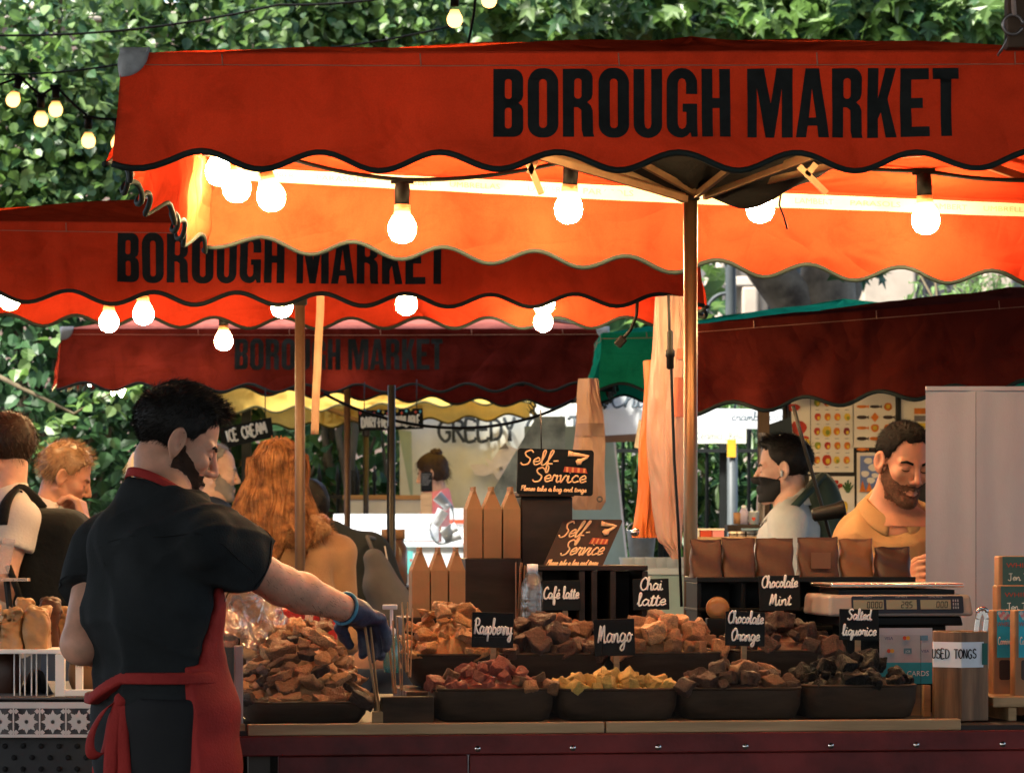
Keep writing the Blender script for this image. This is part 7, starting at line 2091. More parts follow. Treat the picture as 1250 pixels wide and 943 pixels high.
FR = [mp('pr_red', (.45, .04, .02)), mp('pr_orange', (.62, .16, .02)), mp('pr_yellow', (.66, .42, .04)), mp('pr_green', (.24, .26, .03)), mp('pr_maroon', (.20, .02, .025)), mp('pr_dark', (.05, .03, .025)), mp('pr_leaf', (.05, .10, .03)), mp('pr_grey', (.16, .13, .12))]
def fruit(m):
    cols = [[3, 0, 1, 2], [0, 1, 1, 2], [0, 2, 1, 4], [3, 0, 1, 1], [1, 0, 2, 1]]
    for r, row in enumerate(cols):
        for k, ci in enumerate(row):
            px, py = 997.5 + k * 12 + (r % 2) * .8, 491 + r * 17.5; big = 1.45 if (r, k) in ((4, 1), (2, 1)) else 1
            disc(m, px, py, 3.9 * big, 5.2 * big * .95, ci, lump=.05)
            disc(m, px + 1, py + 1.5, 1.8 * big, 2.4 * big, (2 if ci != 2 else 3), Yp - .006)
            disc(m, px, py + 9, 3, .4, 7, Yp - .004, 6)
    return FR
poster('poster of rows of red and yellow apples', 990, 1042, 484, 576, fruit)
def fish(m):
    for r in range(5):
        for k in range(3):
            px, py = 1052 + k * 16, 496 + r * 13
            if (r, k) in ((0, 2), (2, 2), (2, 1)): disc(m, px, py, 5, 5.2, 1, lump=.06); disc(m, px, py, 2.6, 2.8, 2, Yp - .007)
            elif (r, k) == (1, 1): m.add([at(px + x, py + y, Yp - .005) for x, y in ((-5, 0), (0, 6), (5, 0), (0, -6))], [(0, 1, 2, 3)], 1)
            else:
                disc(m, px, py, 6.5, 2.0 + (r % 2) * .5, 5 if (k + r) % 2 else 1); m.add([at(px + x, py + y, Yp - .0055) for x, y in ((5.5, 0), (8.5, 2.2), (8.5, -2.2))], [(0, 1, 2)], 5 if (k + r) % 2 else 1)
    return FR
poster('poster of many kinds of fish', 1041, 1093, 478, 546, fish)
def lob(m):
    disc(m, 975, 522, 9, 10, 0, lump=.15); disc(m, 969, 497, 7, 5, 0, lump=.2); disc(m, 981, 535, 6, 4, 0, lump=.2); disc(m, 982, 541, 7, 7, 2, Yp - .012, lump=.04); disc(m, 982, 541, 3.5, 3.5, 1, Yp - .014)
    disc(m, 979, 563, 9, 5, 0, Yp - .012, lump=.12); disc(m, 984, 558, 9, 3, 5, Yp - .016, lump=.2)
    return FR
poster('poster of a red lobster and citrus fruit', 966, 989, 478, 578, lob)
def veg(m):
    for k, (px, py) in enumerate(((1015, 590), (1021, 588), (1016, 596), (1023, 594), (1019, 600), (1026, 592), (1014, 584))): disc(m, px, py, 2.8, 2.8, 0)
    for k in range(5): m.add([at(1035 + x * 1.0, 598 + y, Yp - .004 - .001 * k) for x, y in ((-1.5, 3), (1.5, 3), (1.2 + (k - 2) * 3.2, -13 + abs(k - 2) * 3), ((k - 2) * 3.2 - 1, -12 + abs(k - 2) * 3))], [(0, 1, 2, 3)], 6)
    for k in range(4): m.add([at(998 + k * 3 + x, 592 + y, Yp - .004) for x, y in ((-.8, 6), (.8, 6), (2, -8), (.2, -8))], [(0, 1, 2, 3)], 3)
    disc(m, 1014, 622, 5, 11, 3, lump=.1); disc(m, 1030, 620, 5, 10, 2, lump=.1); disc(m, 1000, 632, 6, 5, 6, lump=.2)
    return FR
poster('poster of vegetables and herbs', 988, 1043, 581, 672, veg)
def sky_(m):
    M_ = mat('pr_blue', (.16, .20, .38), rough=.75)
    px_poly(m, [(1050, 600), (1074, 600), (1074, 556), (1050, 556)], Yp - .012, 0, .004)
    for px, py, r in ((1060, 562, 5), (1066, 570, 6), (1056, 578, 5), (1063, 586, 5), (1068, 580, 4)): disc(m, px, py, r, r * .8, 1, Yp - .016, lump=.1)
    for k in range(3): m.add([at(1053 + k * 8 + x, 600 + y, Yp - .018) for x, y in ((-4, 0), (4, 0), (0, -14 + k * 2))], [(0, 1, 2)], 2)
    return [M_, MATS['poster_paper'], FR[1]]
poster('poster of a blue sky with white clouds', 1046, 1078, 552, 640, sky_)
def strip(m):
    for k in range(5): px_poly(m, [(1116, 505 + k * 9), (1130, 505 + k * 9), (1130, 498 + k * 9), (1116, 498 + k * 9)], Yp - .01, k % 3, .003)
    return [FR[1], FR[7], FR[2]]
poster('narrow poster strip right of the dark board at the poster stall', 1098, 1130, 480, 546, strip)
t = thing('poster_stand', 'dark upright stand holding the posters', 'stand', at(1050, 640, Yp + .1) * Vector((1, 1, 0))); m = MB(); a, b = at(962, 470, Yp + .03), at(1140, 700, Yp + .03); m.box(((a.x + b.x) / 2, Yp + .04, (a.z + b.z) / 2), (b.x - a.x, .03, a.z - b.z)); m.build('backing', MATS['dark_wood'], t)
m = MB()
for px in (964, 1046, 1138):
    p = at(px, 640, Yp + .08); m.box((p.x, Yp + .09, 1.15), (.06, .05, 2.3))
m.build('post', MATS['dark_wood'], t)
m = MB(); px_poly(m, [(1095, 548), (1100, 548), (1100, 476), (1095, 476)], Yp - .03, th=.02); m.build('batten', MATS['black_plastic'], t)
t = thing('dark_cloth', 'dark cloth hanging at the left edge of the posters', 'cloth', at(950, 560, 15.6)); m = MB(); px_poly(m, [(937, 566), (938, 518), (966, 508), (970, 566), (958, 572)], 15.6); m.build('cloth', mat('cloth_navy', (.035, .045, .055), rough=.9, bump=.4, bscale=8), t)
t = thing('wooden_post', 'weathered wooden post with clothes behind the masked man', 'post', at(932, 640, 15.5) * Vector((1, 1, 0))); a = at(932, 640, 15.5); m = MB(); m.box((a.x, a.y, 1.0), (.05, .05, 2.0)); m.build('post', MATS['hall_wood'], t, bevel=.004)
m = MB(); m.grid(lambda u, v: at(925 + 10 * u + 2 * math.sin(v * 5), 528 + 110 * v, 15.45) + Vector((0, .02 * math.sin(u * 9 + v * 3), 0)), 10, 14); m.build('scarf', mat('scarf_grey', (.30, .27, .27), rough=.9, var=.4, scale=6), t)
# goods table left of the masked man
gt = counter_box('goods_table', 'pine table of small goods left of the masked man', 846, 945, 655, 700, 14.6, .5, 'pine', 'dark_wood', 'table')
counter_box('goods_step', 'low dark step at the back of the goods table', 888, 945, 640, 656, 14.9, .18, 'dark_wood', 'dark_wood', 'step')
def small(name, label, px, py, Y, prof, m_, cat, parts=()):
    c = at(px, py, Y); t = thing(name, label, cat, c); m = MB(); m.lathe(prof, 18, c); m.build('body', m_, t)
    for pn, pr, pm in parts:
        m = MB(); m.lathe(pr, 16, c); m.build(pn, pm, t)
    return t
small('lotion_bottle', 'slim lilac bottle with pale cap on the goods table', 908, 640, 15.0, [(.0, .002), (.018, .002), (.019, .05), (.012, .065)], mat('lilac', (.32, .28, .38), rough=.4), 'bottle', [('cap', [(.010, .065), (.010, .08), (0, .081)], MATS['white_gloss'])])
t = small('heart_mug', 'white mug with red heart on the goods table', 920, 640, 15.0, [(.0, .002), (.020, .002), (.022, .055), (.024, .056), (.02, .05), (.018, .01)], MATS['white_gloss'], 'mug')
m = MB(); c = at(920, 633, 14.974); m.add([c + Vector((.008 * x, -.001, .008 * y)) for x, y in ((0, -1.1), (1, 0), (.8, .8), (.3, .9), (0, .5), (-.3, .9), (-.8, .8), (-1, 0))], [tuple(range(8))]); m.build('heart', MATS['print_red'], t)
m = MB(); c = at(915, 632, 15.0); m.tube([c + Vector((-.010 * math.sin(q), 0, .014 * math.cos(q))) for q in np.linspace(0, math.pi, 8)], .003, 6); m.build('handle', MATS['white_gloss'], t)
for i, (pa, pb, mn) in enumerate(((855, 869, 'print_red'), (870, 884, 'print_pink'), (846, 854, 'print_cream'))):
    a, b = at(pa, 647, 14.65), at(pb, 655, 14.65); m = MB(); m.box(((a.x + b.x) / 2, 14.7, (a.z + b.z) / 2), (b.x - a.x, .08, a.z - b.z)); t = thing('gift_box', ('red patterned', 'pink and white', 'pale')[i] + ' gift box on the goods table', 'box', b); m.build('box', MATS[mn], t, bevel=.002); m = MB(); m.box(((a.x + b.x) / 2, 14.7, a.z + .004), (b.x - a.x + .004, .084, .008)); m.build('lid', MATS['poster_paper'], t)
for i, (pa, pb) in enumerate(((890, 899), (900, 909), (912, 921), (922, 931))):
    c = at((pa + pb) / 2, 655, 14.7); t = thing('candle_tin', 'striped white candle tin in the row on the goods table', 'tin', c, 0, 'candle tins'); m = MB(); m.lathe([(0, .002), (.016, .002), (.016, .022), (0, .023)], 14, c); m.build('tin', MATS['poster_paper'], t); m = MB(); m.lathe([(.0165, .008), (.0165, .013)], 14, c); m.build('stripe', MATS['ink'], t)
t = small('blue_dish', 'flat blue dish on the candle tins', 918, 648, 14.66, [(0, .0), (.04, .0), (.046, .010), (.044, .011)], mat('dish_blue', (.16, .25, .30), rough=.4), 'dish')
small('brown_pot', 'short brown pot beside the lilac bottle', 900, 640, 15.0, [(0, .002), (.016, .002), (.016, .05), (0, .051)], MATS['card_kraft'], 'pot')

# grey cloth screen at the right
Ys = 10.2
t = thing('cloth_screen', 'plain lilac grey cloth screen hanging at the right behind the scale', 'screen', at(1195, 640, Ys) * Vector((1, 1, 0)))
xa, xb = at(1130, 0, Ys).x, at(1330, 0, Ys).x; zt = zat(474, Ys)
m = MB(); m.grid(lambda u, v: Vector((xa + (xb - xa) * u, Ys + .003 * math.sin(u * 15) + .002 * math.sin(u * 31 + 1), .02 + (zt - .02) * v)), 60, 6); m.build('cloth', MATS['screen_cloth'], t)
m = MB(); xs = at(1190, 0, Ys).x; m.tube([Vector((xs, Ys - .022, .05 + k * (zt - .06) / 9)) for k in range(10)], .0012, 5); m.build('seam', mat('seam_dark', (.12, .11, .13), rough=.9), t)
m = MB(); m.span((xa, Ys, zt), (xb, Ys, zt), .012, .012); m.build('top_hem', MATS['screen_cloth'], t)
# black cord with clamp lamp in front of the posters
t = thing('clamp_lamp', 'small black clamp lamp on a black cord left of the tan shirt', 'lamp', at(1012, 625, 10.9)); m = MB(); m.tube([at(968, 495, 10.9), at(982, 545, 10.9), at(998, 600, 10.9), at(1007, 630, 10.9), at(1022, 690, 10.9)], .006, 6); m.build('cord', MATS['black_plastic'], t)
m = MB(); m.lathe([(.012, -.05), (.02, -.045), (.024, .02), (.03, .05), (.026, .052), (0, .03)], 16, at(1011, 625, 10.88), Euler((0, R(80), 0)).to_matrix()); m.build('head', MATS['black_plastic'], t)

# left foreground: lace-covered table, white rack, paper bags
Yl = 9.3
a = at(-120, 852, Yl); b = at(128, 852, Yl)
t = thing('lace_table', 'table with white lace cloth and dark skirt at the bottom left', 'table', ((a.x + b.x) / 2, Yl + .5, 0))
m = MB(); m.box(((a.x + b.x) / 2, Yl + .5, a.z - .02), (b.x - a.x, 1.0, .03)); m.build('top', MATS['dark_wood'], t)
m = MB(); m.box(((a.x + b.x) / 2, Yl + .5, a.z / 2 - .03), (b.x - a.x - .04, .94, a.z - .06)); m.build('skirt', mat('skirt_dark', (.05, .05, .052), rough=.9), t)
m = MB()
for r in range(3):
    for k in range(12):
        p = at(-60 + k * 22 + (r % 2) * 11, 910 + r * 14, Yl + .028); m.lathe([(0, .002), (.007, .0018), (.0075, 0)], 10, p + Vector((0, -.0005, 0)), Euler((R(90), 0, 0)).to_matrix())
m.build('dots', mat('dot_dark', (.014, .014, .015), rough=.9), t)
lz1, lz0 = zat(856, Yl), zat(899, Yl)
m = MB(); m.grid(lambda u, v: Vector((a.x + (b.x - a.x) * u, Yl - .012 - .004 * math.sin(u * 40), lz0 + (lz1 - lz0) * v)), 60, 4); m.box(((a.x + b.x) / 2, Yl + .48, a.z + .001), (b.x - a.x, 1.0, .004))
lc = m.build('lace_cloth', MATS['lace_dark'], t)
m = MB(); sq_ = (32 / F) * Yl
x = a.x + .02; zc_ = zat(880, Yl)
while x < b.x - .02:
    cx0 = x + sq_ / 2
    for k in range(16):
        q = 2 * math.pi * k / 16; d = Vector((math.cos(q), 0, math.sin(q))); n_ = Vector((-d.z, 0, d.x)); c = Vector((cx0, Yl - .0175 - .0006 * (k % 2), zc_))
        L = .031 if k % 2 == 0 else .023
        m.add([c + d * .004, c + d * L * .6 + n_ * .006, c + d * L, c + d * L * .6 - n_ * .006], [(0, 3, 2, 1)])
    for sx in (-1, 1):
        for sz in (-1, 1):
            c = Vector((cx0 + sx * sq_ * .40, Yl - .0175, zc_ + sz * sq_ * .40)); m.box(c, (.010, .001, .010), Euler((0, R(45), 0)).to_matrix())
    m.box((x + sq_, Yl - .0175, zc_), (.004, .001, .08))
    x += sq_
m.box(((a.x + b.x) / 2, Yl - .0178, lz0 + .004), (b.x - a.x, .001, .008)); m.box(((a.x + b.x) / 2, Yl - .0178, lz1 - .008), (b.x - a.x, .001, .016))
m.build('lace_pattern', MATS['lace'], lc)
# white rack: shelf on frames
t = thing('white_rack', 'white painted rack carrying the paper bags at the left edge', 'rack', ((a.x + at(75, 0, Yl).x) / 2, Yl + .2, a.z))
m = MB(); s0 = at(-110, 798, Yl + .02); s1 = at(77, 792, Yl + .02); m.box(((s0.x + s1.x) / 2, Yl + .2, s1.z - .006), (s1.x - s0.x, .36, .012)); m.build('shelf', MATS['white_paint'], t, bevel=.002)
zb_ = a.z + .004
m = MB()
for px, wd in ((69, .024), (90, .018)):
    p = at(px, 800, Yl + .02); m.box((p.x + .01, Yl + .02 if px < 80 else Yl + .06, (s1.z - .012 + zb_) / 2), (wd, .024, s1.z - .014 - zb_))
p0, p1 = at(72, 0, Yl + .02), at(125, 0, Yl + .02)
m.box(((p0.x + p1.x) / 2 + .012, Yl + .02, zb_ + .010), (p1.x - p0.x, .022, .016))
for px in (20, 27, 33, 41, 47, 60): p = at(px, 800, Yl + .1); m.lathe([(.0022, zb_), (.0022, s1.z - .012)], 6, (p.x, Yl + .06, 0))
m.build('frame', MATS['white_paint'], t, bevel=.002)
mat('bag_gold', (.40, .21, .09), rough=.45, var=.22, scale=8, bump=.8, bscale=16)
def paperbag(label, px, pw, yt, yb, Y, dark=False):
    c = at(px, yb, Y); k = Y / F; w, h = pw * k, (yb - yt) * k
    t = thing('paper_bag', label, 'bag', c, 0, 'filled paper bags on the white rack')
    def f(P):
        q = P - np.array(c); z = q[:, 2] / h
        wx = w / 2 * (1 - .12 * np.clip(z, 0, 1) ** 4) - .012; wy = .03 * (1.05 - .5 * np.clip(z - .75, 0, 1)) 
        d = np.maximum.reduce([np.abs(q[:, 0]) - wx, np.abs(q[:, 1]) - wy, np.abs(q[:, 2] - h / 2) - h / 2 + .012])
        o = np.linalg.norm(np.stack([np.maximum(np.abs(q[:, 0]) - wx, 0), np.maximum(np.abs(q[:, 1]) - wy, 0), np.maximum(np.abs(q[:, 2] - h / 2) - h / 2 + .012, 0)], 1), axis=1) - .010
        return np.maximum(o, d - .012) + wob(P, 70 + px % 7, .009) * (0.3 + np.clip(z, 0, 1)) + np.abs(wob(P, 150, .008, seed=int(px) % 5)) * (.35 + (z > .7)) - .002
    cc = np.array(c); sdf_obj('paper', f, cc + (-w, -.08, -.02), cc + (w, .08, h + .03), .0045, MATS['kraft_dark' if dark else 'bag_gold'], t)
    m = MB(); m.box(c + Vector((0, -.002, h - .012)), (w * .72, .03, .014), Euler((R(12), R(3), 0)).to_matrix()); m.build('rolled_top', MATS['bag_gold'], t, bevel=.004)
paperbag('crumpled gold paper bag at the front of the white rack, left', 15.5, 30, 742, 796, Yl + .08)
paperbag('crumpled gold paper bag at the front of the white rack, right', 46, 30, 740, 795, Yl + .08)
paperbag('paper bag mostly cut off by the left edge', -14, 30, 738, 796, Yl + .09)
paperbag('paper bag peeping up behind the front pair', 31, 24, 732, 790, Yl + .25)
paperbag('dark topped paper bag behind the right front bag', 61, 27, 731, 792, Yl + .23, True)
paperbag('paper bag half hidden by the elbow of the man in black', 79, 22, 740, 790, Yl + .26)
for i, (px, py) in enumerate(((8, 848), (110, 850))):
    c = at(px, 853, Yl + .25); t = thing('stock_bag', ('dark filled clear bag under the white rack', 'pale kraft parcel behind the white rack')[i], 'bag', c)
    cc = np.array(c); s_ = (.045, .04, .075) if i == 0 else (.06, .05, .07)
    sdf_obj('bag', lambda P: ell(P, cc + (0, 0, .06), s_) + wob(P, 40, .006), cc - .12, cc + .18, .008, MATS['kraft_cocoa' if i == 0 else 'card_kraft'], t)
t = thing('stock_cloth', 'grey crumpled cloth under the white rack', 'cloth', at(45, 850, Yl + .2)); m = MB(); m.grid(lambda u, v: at(22 + 44 * u, 848 - 30 * math.sin(math.pi * u) * (1 - v) - 2, Yl + .14 + .2 * v) + Vector((0, .02 * math.sin(u * 12), 0)), 20, 6); m.build('cloth', mat('cloth_grey', (.16, .14, .14), rough=.9), t)
t = thing('acrylic_stand', 'clear acrylic card stand at the left edge', 'stand', at(8, 707, Yl + .3)); m = MB(); px_poly(m, [(-10, 700), (4, 656), (19, 658), (10, 700)], Yl + .3, th=.004); m.box(at(10, 707, Yl + .3), (.11, .06, .008)); m.build('stand', clear_mat('acrylic', (.95, .9, .88), gloss=.1, haze=.3, hcol=(.6, .45, .4)), t)
m = MB(); p = at(8, 709, Yl + .3); m.span(p, Vector((p.x + .03, Yl + .33, a.z)), .012, .012); m.build('strut', MATS['black_plastic'], t)
# ------------------------------------------------------------------ people
mat('tee_black', (.015, .017, .018), rough=.95, spec=.2, var=.25, scale=8, bump=.2, bscale=220)
mat('trouser_black', (.012, .012, .013), rough=.9, var=.2)
mat('apron_red', (.24, .016, .013), rough=.8, var=.2, scale=4, bump=.25, bscale=180, color2=(.28, .02, .016))
mat('hair_black', (.009, .007, .006), rough=.55, spec=.2, var=.3, scale=40)
mat('hair_brown', (.028, .014, .008), rough=.55, spec=.2, var=.3, scale=40)
mat('hair_blond', (.17, .09, .042), rough=.42, var=.3, scale=40)
mat('hair_ginger', (.15, .052, .019), rough=.55, spec=.2, var=.5, scale=25, color2=(.24, .10, .035))
mat('hair_grey', (.20, .17, .15), rough=.5, var=.35, scale=40)
mat('stubble', (.040, .022, .015), rough=.8, spec=.1)
mat('stubble_grey', (.22, .18, .16), rough=.7)
mat('glove_blue', (.035, .04, .075), rough=.4, var=.2, bump=.3, bscale=60)
mat('glove_cuff', (.06, .22, .34), rough=.4)
mat('shirt_white', (.42, .36, .33), rough=.85, var=.1, bump=.2, bscale=120)
mat('shirt_tan', (.27, .155, .065), rough=.85, var=.12, bump=.2, bscale=160)
mat('jacket_navy', (.022, .028, .038), rough=.85, var=.2)
mat('jacket_grey', (.44, .45, .44), rough=.85, var=.12, bump=.2, bscale=100)
mat('coat_camel', (.27, .14, .065), rough=.95, var=.14, scale=8, bump=.35, bscale=150, sheen=.15)
mat('fur', (.22, .10, .045), rough=.9, var=.3)
mat('jumper_pink', (.75, .24, .28), rough=.9, var=.12, bump=.2, bscale=80)
mat('jeans', (.035, .045, .07), rough=.9)
mat('backpack_black', (.006, .006, .006), spec=.12, rough=.8, var=.3, bump=.3, bscale=50)
mat('mask_black', (.012, .012, .013), rough=.8)

def A(px, py, Y): return np.array(at(px, py, Y))

# --- the stallholder in black with the red apron
Jm = dict(hip=A(197, 880, 8.15), waist=A(190, 822, 8.15), chest=A(184, 742, 8.13), upper=A(187, 668, 8.10), neck=A(197, 612, 8.12), head=A(214, 541, 8.17),
          shR=A(247, 657, 8.0), elR=A(343, 714, 8.27), wrR=A(428, 745, 8.46), shL=A(124, 676, 8.26), elL=A(99, 786, 8.14), wrL=A(185, 800, 8.36))
bx, by = at(195, 640, 8.15).x, 8.15
hand_dir = np.array(unit(Vector(A(462, 764, 8.57) - A(428, 745, 8.46))))
root, j, Hm, hs, hq, X = person('man with dark quiff and beard in black T-shirt and red apron reaching into the fudge', (bx, by, 0), 48, 1.80, head=(78, 24, 0), shirt=MATS['tee_black'], trousers=MATS['trouser_black'], sleeve='short',
    hair='quiff', hair_mat=MATS['hair_black'], beard=MATS['stubble'], J=Jm, hb=.009, hh=.0028, hair_n=15000, hem=zat(868, 8.15), hand_pose={'R': (hand_dir, np.array((0, -.2, -1.0)), .8, -1)}, fold=2.2, drape=True, slim=.84, sl_len=.42, hscale=.955)
f, l, u = X['f'], X['l'], X['u']
# t-shirt details: neck rib, sleeve hem, arm hair
teef = lambda P: U(.03, X['torso'](P, .012), X['should'](P, .006))
m = MB(); nk = j['neck']
ring = []
for q in np.linspace(0, 2 * math.pi, 40, endpoint=False):
    o = l * math.cos(q) + f * math.sin(q); ring.append(Vector(nk + o * (.067 + .006 * math.sin(q)) + u * (.020 - .026 * math.sin(q))))
m.tube(ring, .006, 8, closed=True); m.build('neck_rib', MATS['tee_black'], root)
def onto(p, d, off=.001):
    p = np.array(p, float); d = np.array(d, float); d /= np.linalg.norm(d)
    for _ in range(70): p = p + d * X['shirt'](p[None])[0] * .6
    return Vector(p - d * off)
m = MB()
for k, sd in (('R', -1), ('L', 1)):
    ax_ = unit_np(j['el' + k] - j['sh' + k]); L_ = np.linalg.norm(j['el' + k] - j['sh' + k]); x_ = unit_np(np.cross(ax_, u)); y_ = np.cross(ax_, x_); c_ = j['sh' + k] + ax_ * L_ * .42
    m.tube([onto(c_ + (x_ * math.cos(q) + y_ * math.sin(q)) * .2, -(x_ * math.cos(q) + y_ * math.sin(q))) for q in np.linspace(0, 6.28, 44)], .0013, 5)
m.build('shirt_seam', mat('seam_black', (.007, .007, .008), rough=.9), root)
for k in 'RL':
    e_, w_ = j['el' + k], j['wr' + k]; n = 700; tt = rng.uniform(-.35, .92, n); q = rng.uniform(0, 6.28, n)
    ax_ = unit_np(w_ - e_); x_ = unit_np(np.cross(ax_, u)); y_ = np.cross(ax_, x_)
    base_ = e_ + np.where(tt > 0, 1, 0)[:, None] * (tt[:, None] * (w_ - e_)) + np.where(tt <= 0, 1, 0)[:, None] * (-tt[:, None] * (j['sh' + k] - e_)); nn = x_ * np.cos(q)[:, None] + y_ * np.sin(q)[:, None]
    pp = base_ + nn * .06
    for _ in range(25): pp = pp - nn * X['arm'](pp, k)[:, None] * .8
    ribbons('arm_hair', pp - nn * .001, lambda p, t: nn * .35 + ax_ + np.array((0, 0, -.5)), .012, .0007, 3, MATS['hair_black'], root, .3)
# glove on the reaching hand
hc = [(a, b, ra + .0035, rb + .0035) for a, b, ra, rb in hand_caps(j['wrR'], hand_dir, np.array((0, -.2, -1.0)), -1, .8, 1.03)]
ax = unit_np(j['wrR'] - j['elR'])
def glove(P):
    d = U(.012, caps_sdf(P, hc, .007), cone(P, j['wrR'] - ax * .035, j['wrR'] + ax * .03, .036, .033))
    return np.maximum(d, -(P - (j['wrR'] - ax * .025)) @ ax) + wob(P, 130, .0016)
g = sdf_obj('glove', glove, j['wrR'] - .16, j['wrR'] + .22, .004, MATS['glove_blue'], root)
m = MB(); e1 = unit_np(np.cross(ax, u)); e2 = np.cross(ax, e1)
m.tube([Vector(j['wrR'] - ax * .022 + (e1 * math.cos(q) + e2 * math.sin(q)) * .0375) for q in np.linspace(0, 2 * math.pi * 23 / 24, 24)], .004, 6, closed=True)
m.build('cuff', MATS['glove_cuff'], g)
# apron: bib, skirt, waist band, neck strap, bow
hipc, wc = j['hip'], j['waist']
def loc(P):
    q = P - wc; return q @ f, q @ l, q[:, 2]
def apron_body(P, o):
    d = U(.03, X['torso'](P, .012 + o), X['should'](P, .004 + o))
    sk = loft(P, [hipc - u * .45, hipc - u * .1, hipc + u * .02, wc], [.20, .185, .178, .156], [.17, .145, .134, .118], l)
    return U(.04, d, sk - o)
def apron(P):
    a, b, z = loc(P)
    d = apron_body(P, .015) + wob(P * np.array((1, 1, .5)), 17, .007)
    edge = np.where(z > .02, .0 + .30 * np.clip(z - .02, 0, .5) , -.035 - .02 * np.clip(-z, 0, 1))
    reg = np.maximum.reduce([edge - a, z - .33, -.52 - z])
    return np.maximum(d, reg)
sdf_obj('apron', apron, X['lo'] - .06, X['hi'] + .06, .008, MATS['apron_red'], root)
def bandf(P):
    a, b, z = loc(P)
    d = apron_body(P, .0165)
    zz = z + .004 + .05 * np.clip((b + .06) / .12, 0, 1) * (a < .02)
    return np.maximum(d, np.abs(zz) - .013)
sdf_obj('waist_band', bandf, np.array(wc) - .28, np.array(wc) + .28, .006, MATS['apron_red'], root)
kn = np.array(wc) - f * .142 + l * .03 - u * .012
def ribbon(pts, w, wdir, name='apron_tie', th=.003):
    P = catmull3(pts, 8); wd = Vector(wdir)
    m = MB(); n = len(P) - 1
    def fn(a, b):
        k = min(n - 1, int(a * n)); t_ = a * n - k; p = P[k].lerp(P[k + 1], t_)
        tw = unit(wd + Vector((0, 0, 0))); return p + tw * (b - .5) * w + Vector((0, -.004 * math.sin(b * math.pi), 0))
    m.grid(fn, 32, 4); return m.build(name, MATS['apron_red'], root, solid=th)
def catmull3(pts, n):
    P = [Vector(p) for p in pts]; P = [P[0] * 2 - P[1]] + P + [P[-1] * 2 - P[-2]]; o = []
    for i in range(1, len(P) - 2):
        for k in range(n):
            t = k / n; a, b, c, d = P[i - 1:i + 3]
            o.append(.5 * (2 * b + (c - a) * t + (2 * a - 5 * b + 4 * c - d) * t * t + (3 * b - a - 3 * c + d) * t ** 3))
    return o + [P[-2]]
yk = kn[1] - .025
kx = at(149, 853, yk)
def K(px, py, dy=0): return at(px, py, yk + dy)
ribbon([K(149, 853), K(128, 866, -.01), K(112, 895, -.015), K(111, 918, -.01), K(124, 921, 0), K(131, 905, .01), K(138, 870, .01), K(149, 855, .005)], .026, (.75, -.3, .55))
ribbon([K(150, 853), K(166, 872, -.015), K(180, 900, -.02), K(180, 925, -.01), K(168, 935, 0), K(160, 910, .01), K(153, 870, .01)], .028, (.8, -.3, -.35))
ribbon([K(147, 855, -.01), K(138, 890, -.02), K(135, 925, -.02), K(133, 985, -.01)], .030, (1, -.2, 0))
ribbon([K(150, 856, -.012), K(148, 895, -.022), K(151, 940, -.02), K(153, 1000, -.01)], .034, (1, -.15, 0))
ribbon([K(149, 853, .0), K(142, 845, .03), K(132, 836, .06), K(124, 826, .09)], .024, (.3, .2, 1))
ribbon([K(150, 853, .0), K(168, 846, .0), K(190, 838, .0), K(212, 828, .0)], .024, (.2, 0, 1))
m = MB()
def knot(u_, v_):
    a = u_ * 2 * math.pi; b = (v_ - .5) * math.pi; return Vector(kx) + Vector((.017 * math.cos(a) * math.cos(b), -.012 + .014 * math.sin(a) * math.cos(b), .016 * math.sin(b)))
m.grid(knot, 16, 10); m.build('knot', MATS['apron_red'], root)
# neck strap
nk = j['neck']
def ns_(px, py, Y): return np.array(at(px, py, Y))
P = [Vector(nk + (l * math.cos(q) * .072 + f * math.sin(q) * .078) + u * (.030 - .085 * math.sin(q) + (0 if math.sin(q) < 0 else -.02))) for q in np.linspace(-2.6 + .2, 2.6 + 3.14 - 2.9 + .2, 26)]
P = [Vector(nk + (l * math.cos(q) * .070 + f * math.sin(q) * .080) + u * (.022 - .045 * math.sin(q))) for q in np.linspace(R(-215), R(35), 30)]
m = MB()
def strapf(a, b):
    k = min(28, int(a * 29)); t_ = a * 29 - k; p = P[k].lerp(P[min(29, k + 1)], t_); o = Vector(p) - Vector(nk); o.z = 0; o.normalize()
    return p + Vector((0, 0, 1)) * (b - .5) * .020 + o * (.002 - .006 * (b - .5))
m.grid(strapf, 60, 3); m.build('neck_strap', MATS['apron_red'], root, solid=.003)

# --- man with cropped hair in the tan shirt
Y = 10.55
bx = at(1088, 640, Y).x
Jr = dict(head=A(1102, 566, Y - .06), neck=A(1086, 622, Y + .01), shL=A(1138, 655, Y - .02), shR=A(1053, 652, Y + .02), elR=A(1043, 742, Y - .03), wrR=A(1100, 712, Y - .2), elL=A(1146, 742, Y - .05), wrL=A(1080, 702, Y - .22), upper=A(1088, 655, Y))
root, j, Hm, hs, hq, X = person('man with short dark hair and beard in a tan shirt with folded arms', (bx, Y, 0), 172, 1.70, head=(158, 16, -4), skin='skin_tan', shirt=MATS['shirt_tan'], trousers=MATS['jeans'], hair='crop', hair_mat=mat('hair_dark', (.005, .004, .0035), rough=.7, spec=.1), bth=.0004, slim=.9, hscale=.96, beard=mat('beard_brown', (.085, .042, .026), rough=.8, spec=.1, var=.4, scale=90), J=Jr, hb=.011, hh=.003, hair_n=9000, fold=2.4, collar=True)
f, l, u = X['f'], X['l'], X['u']
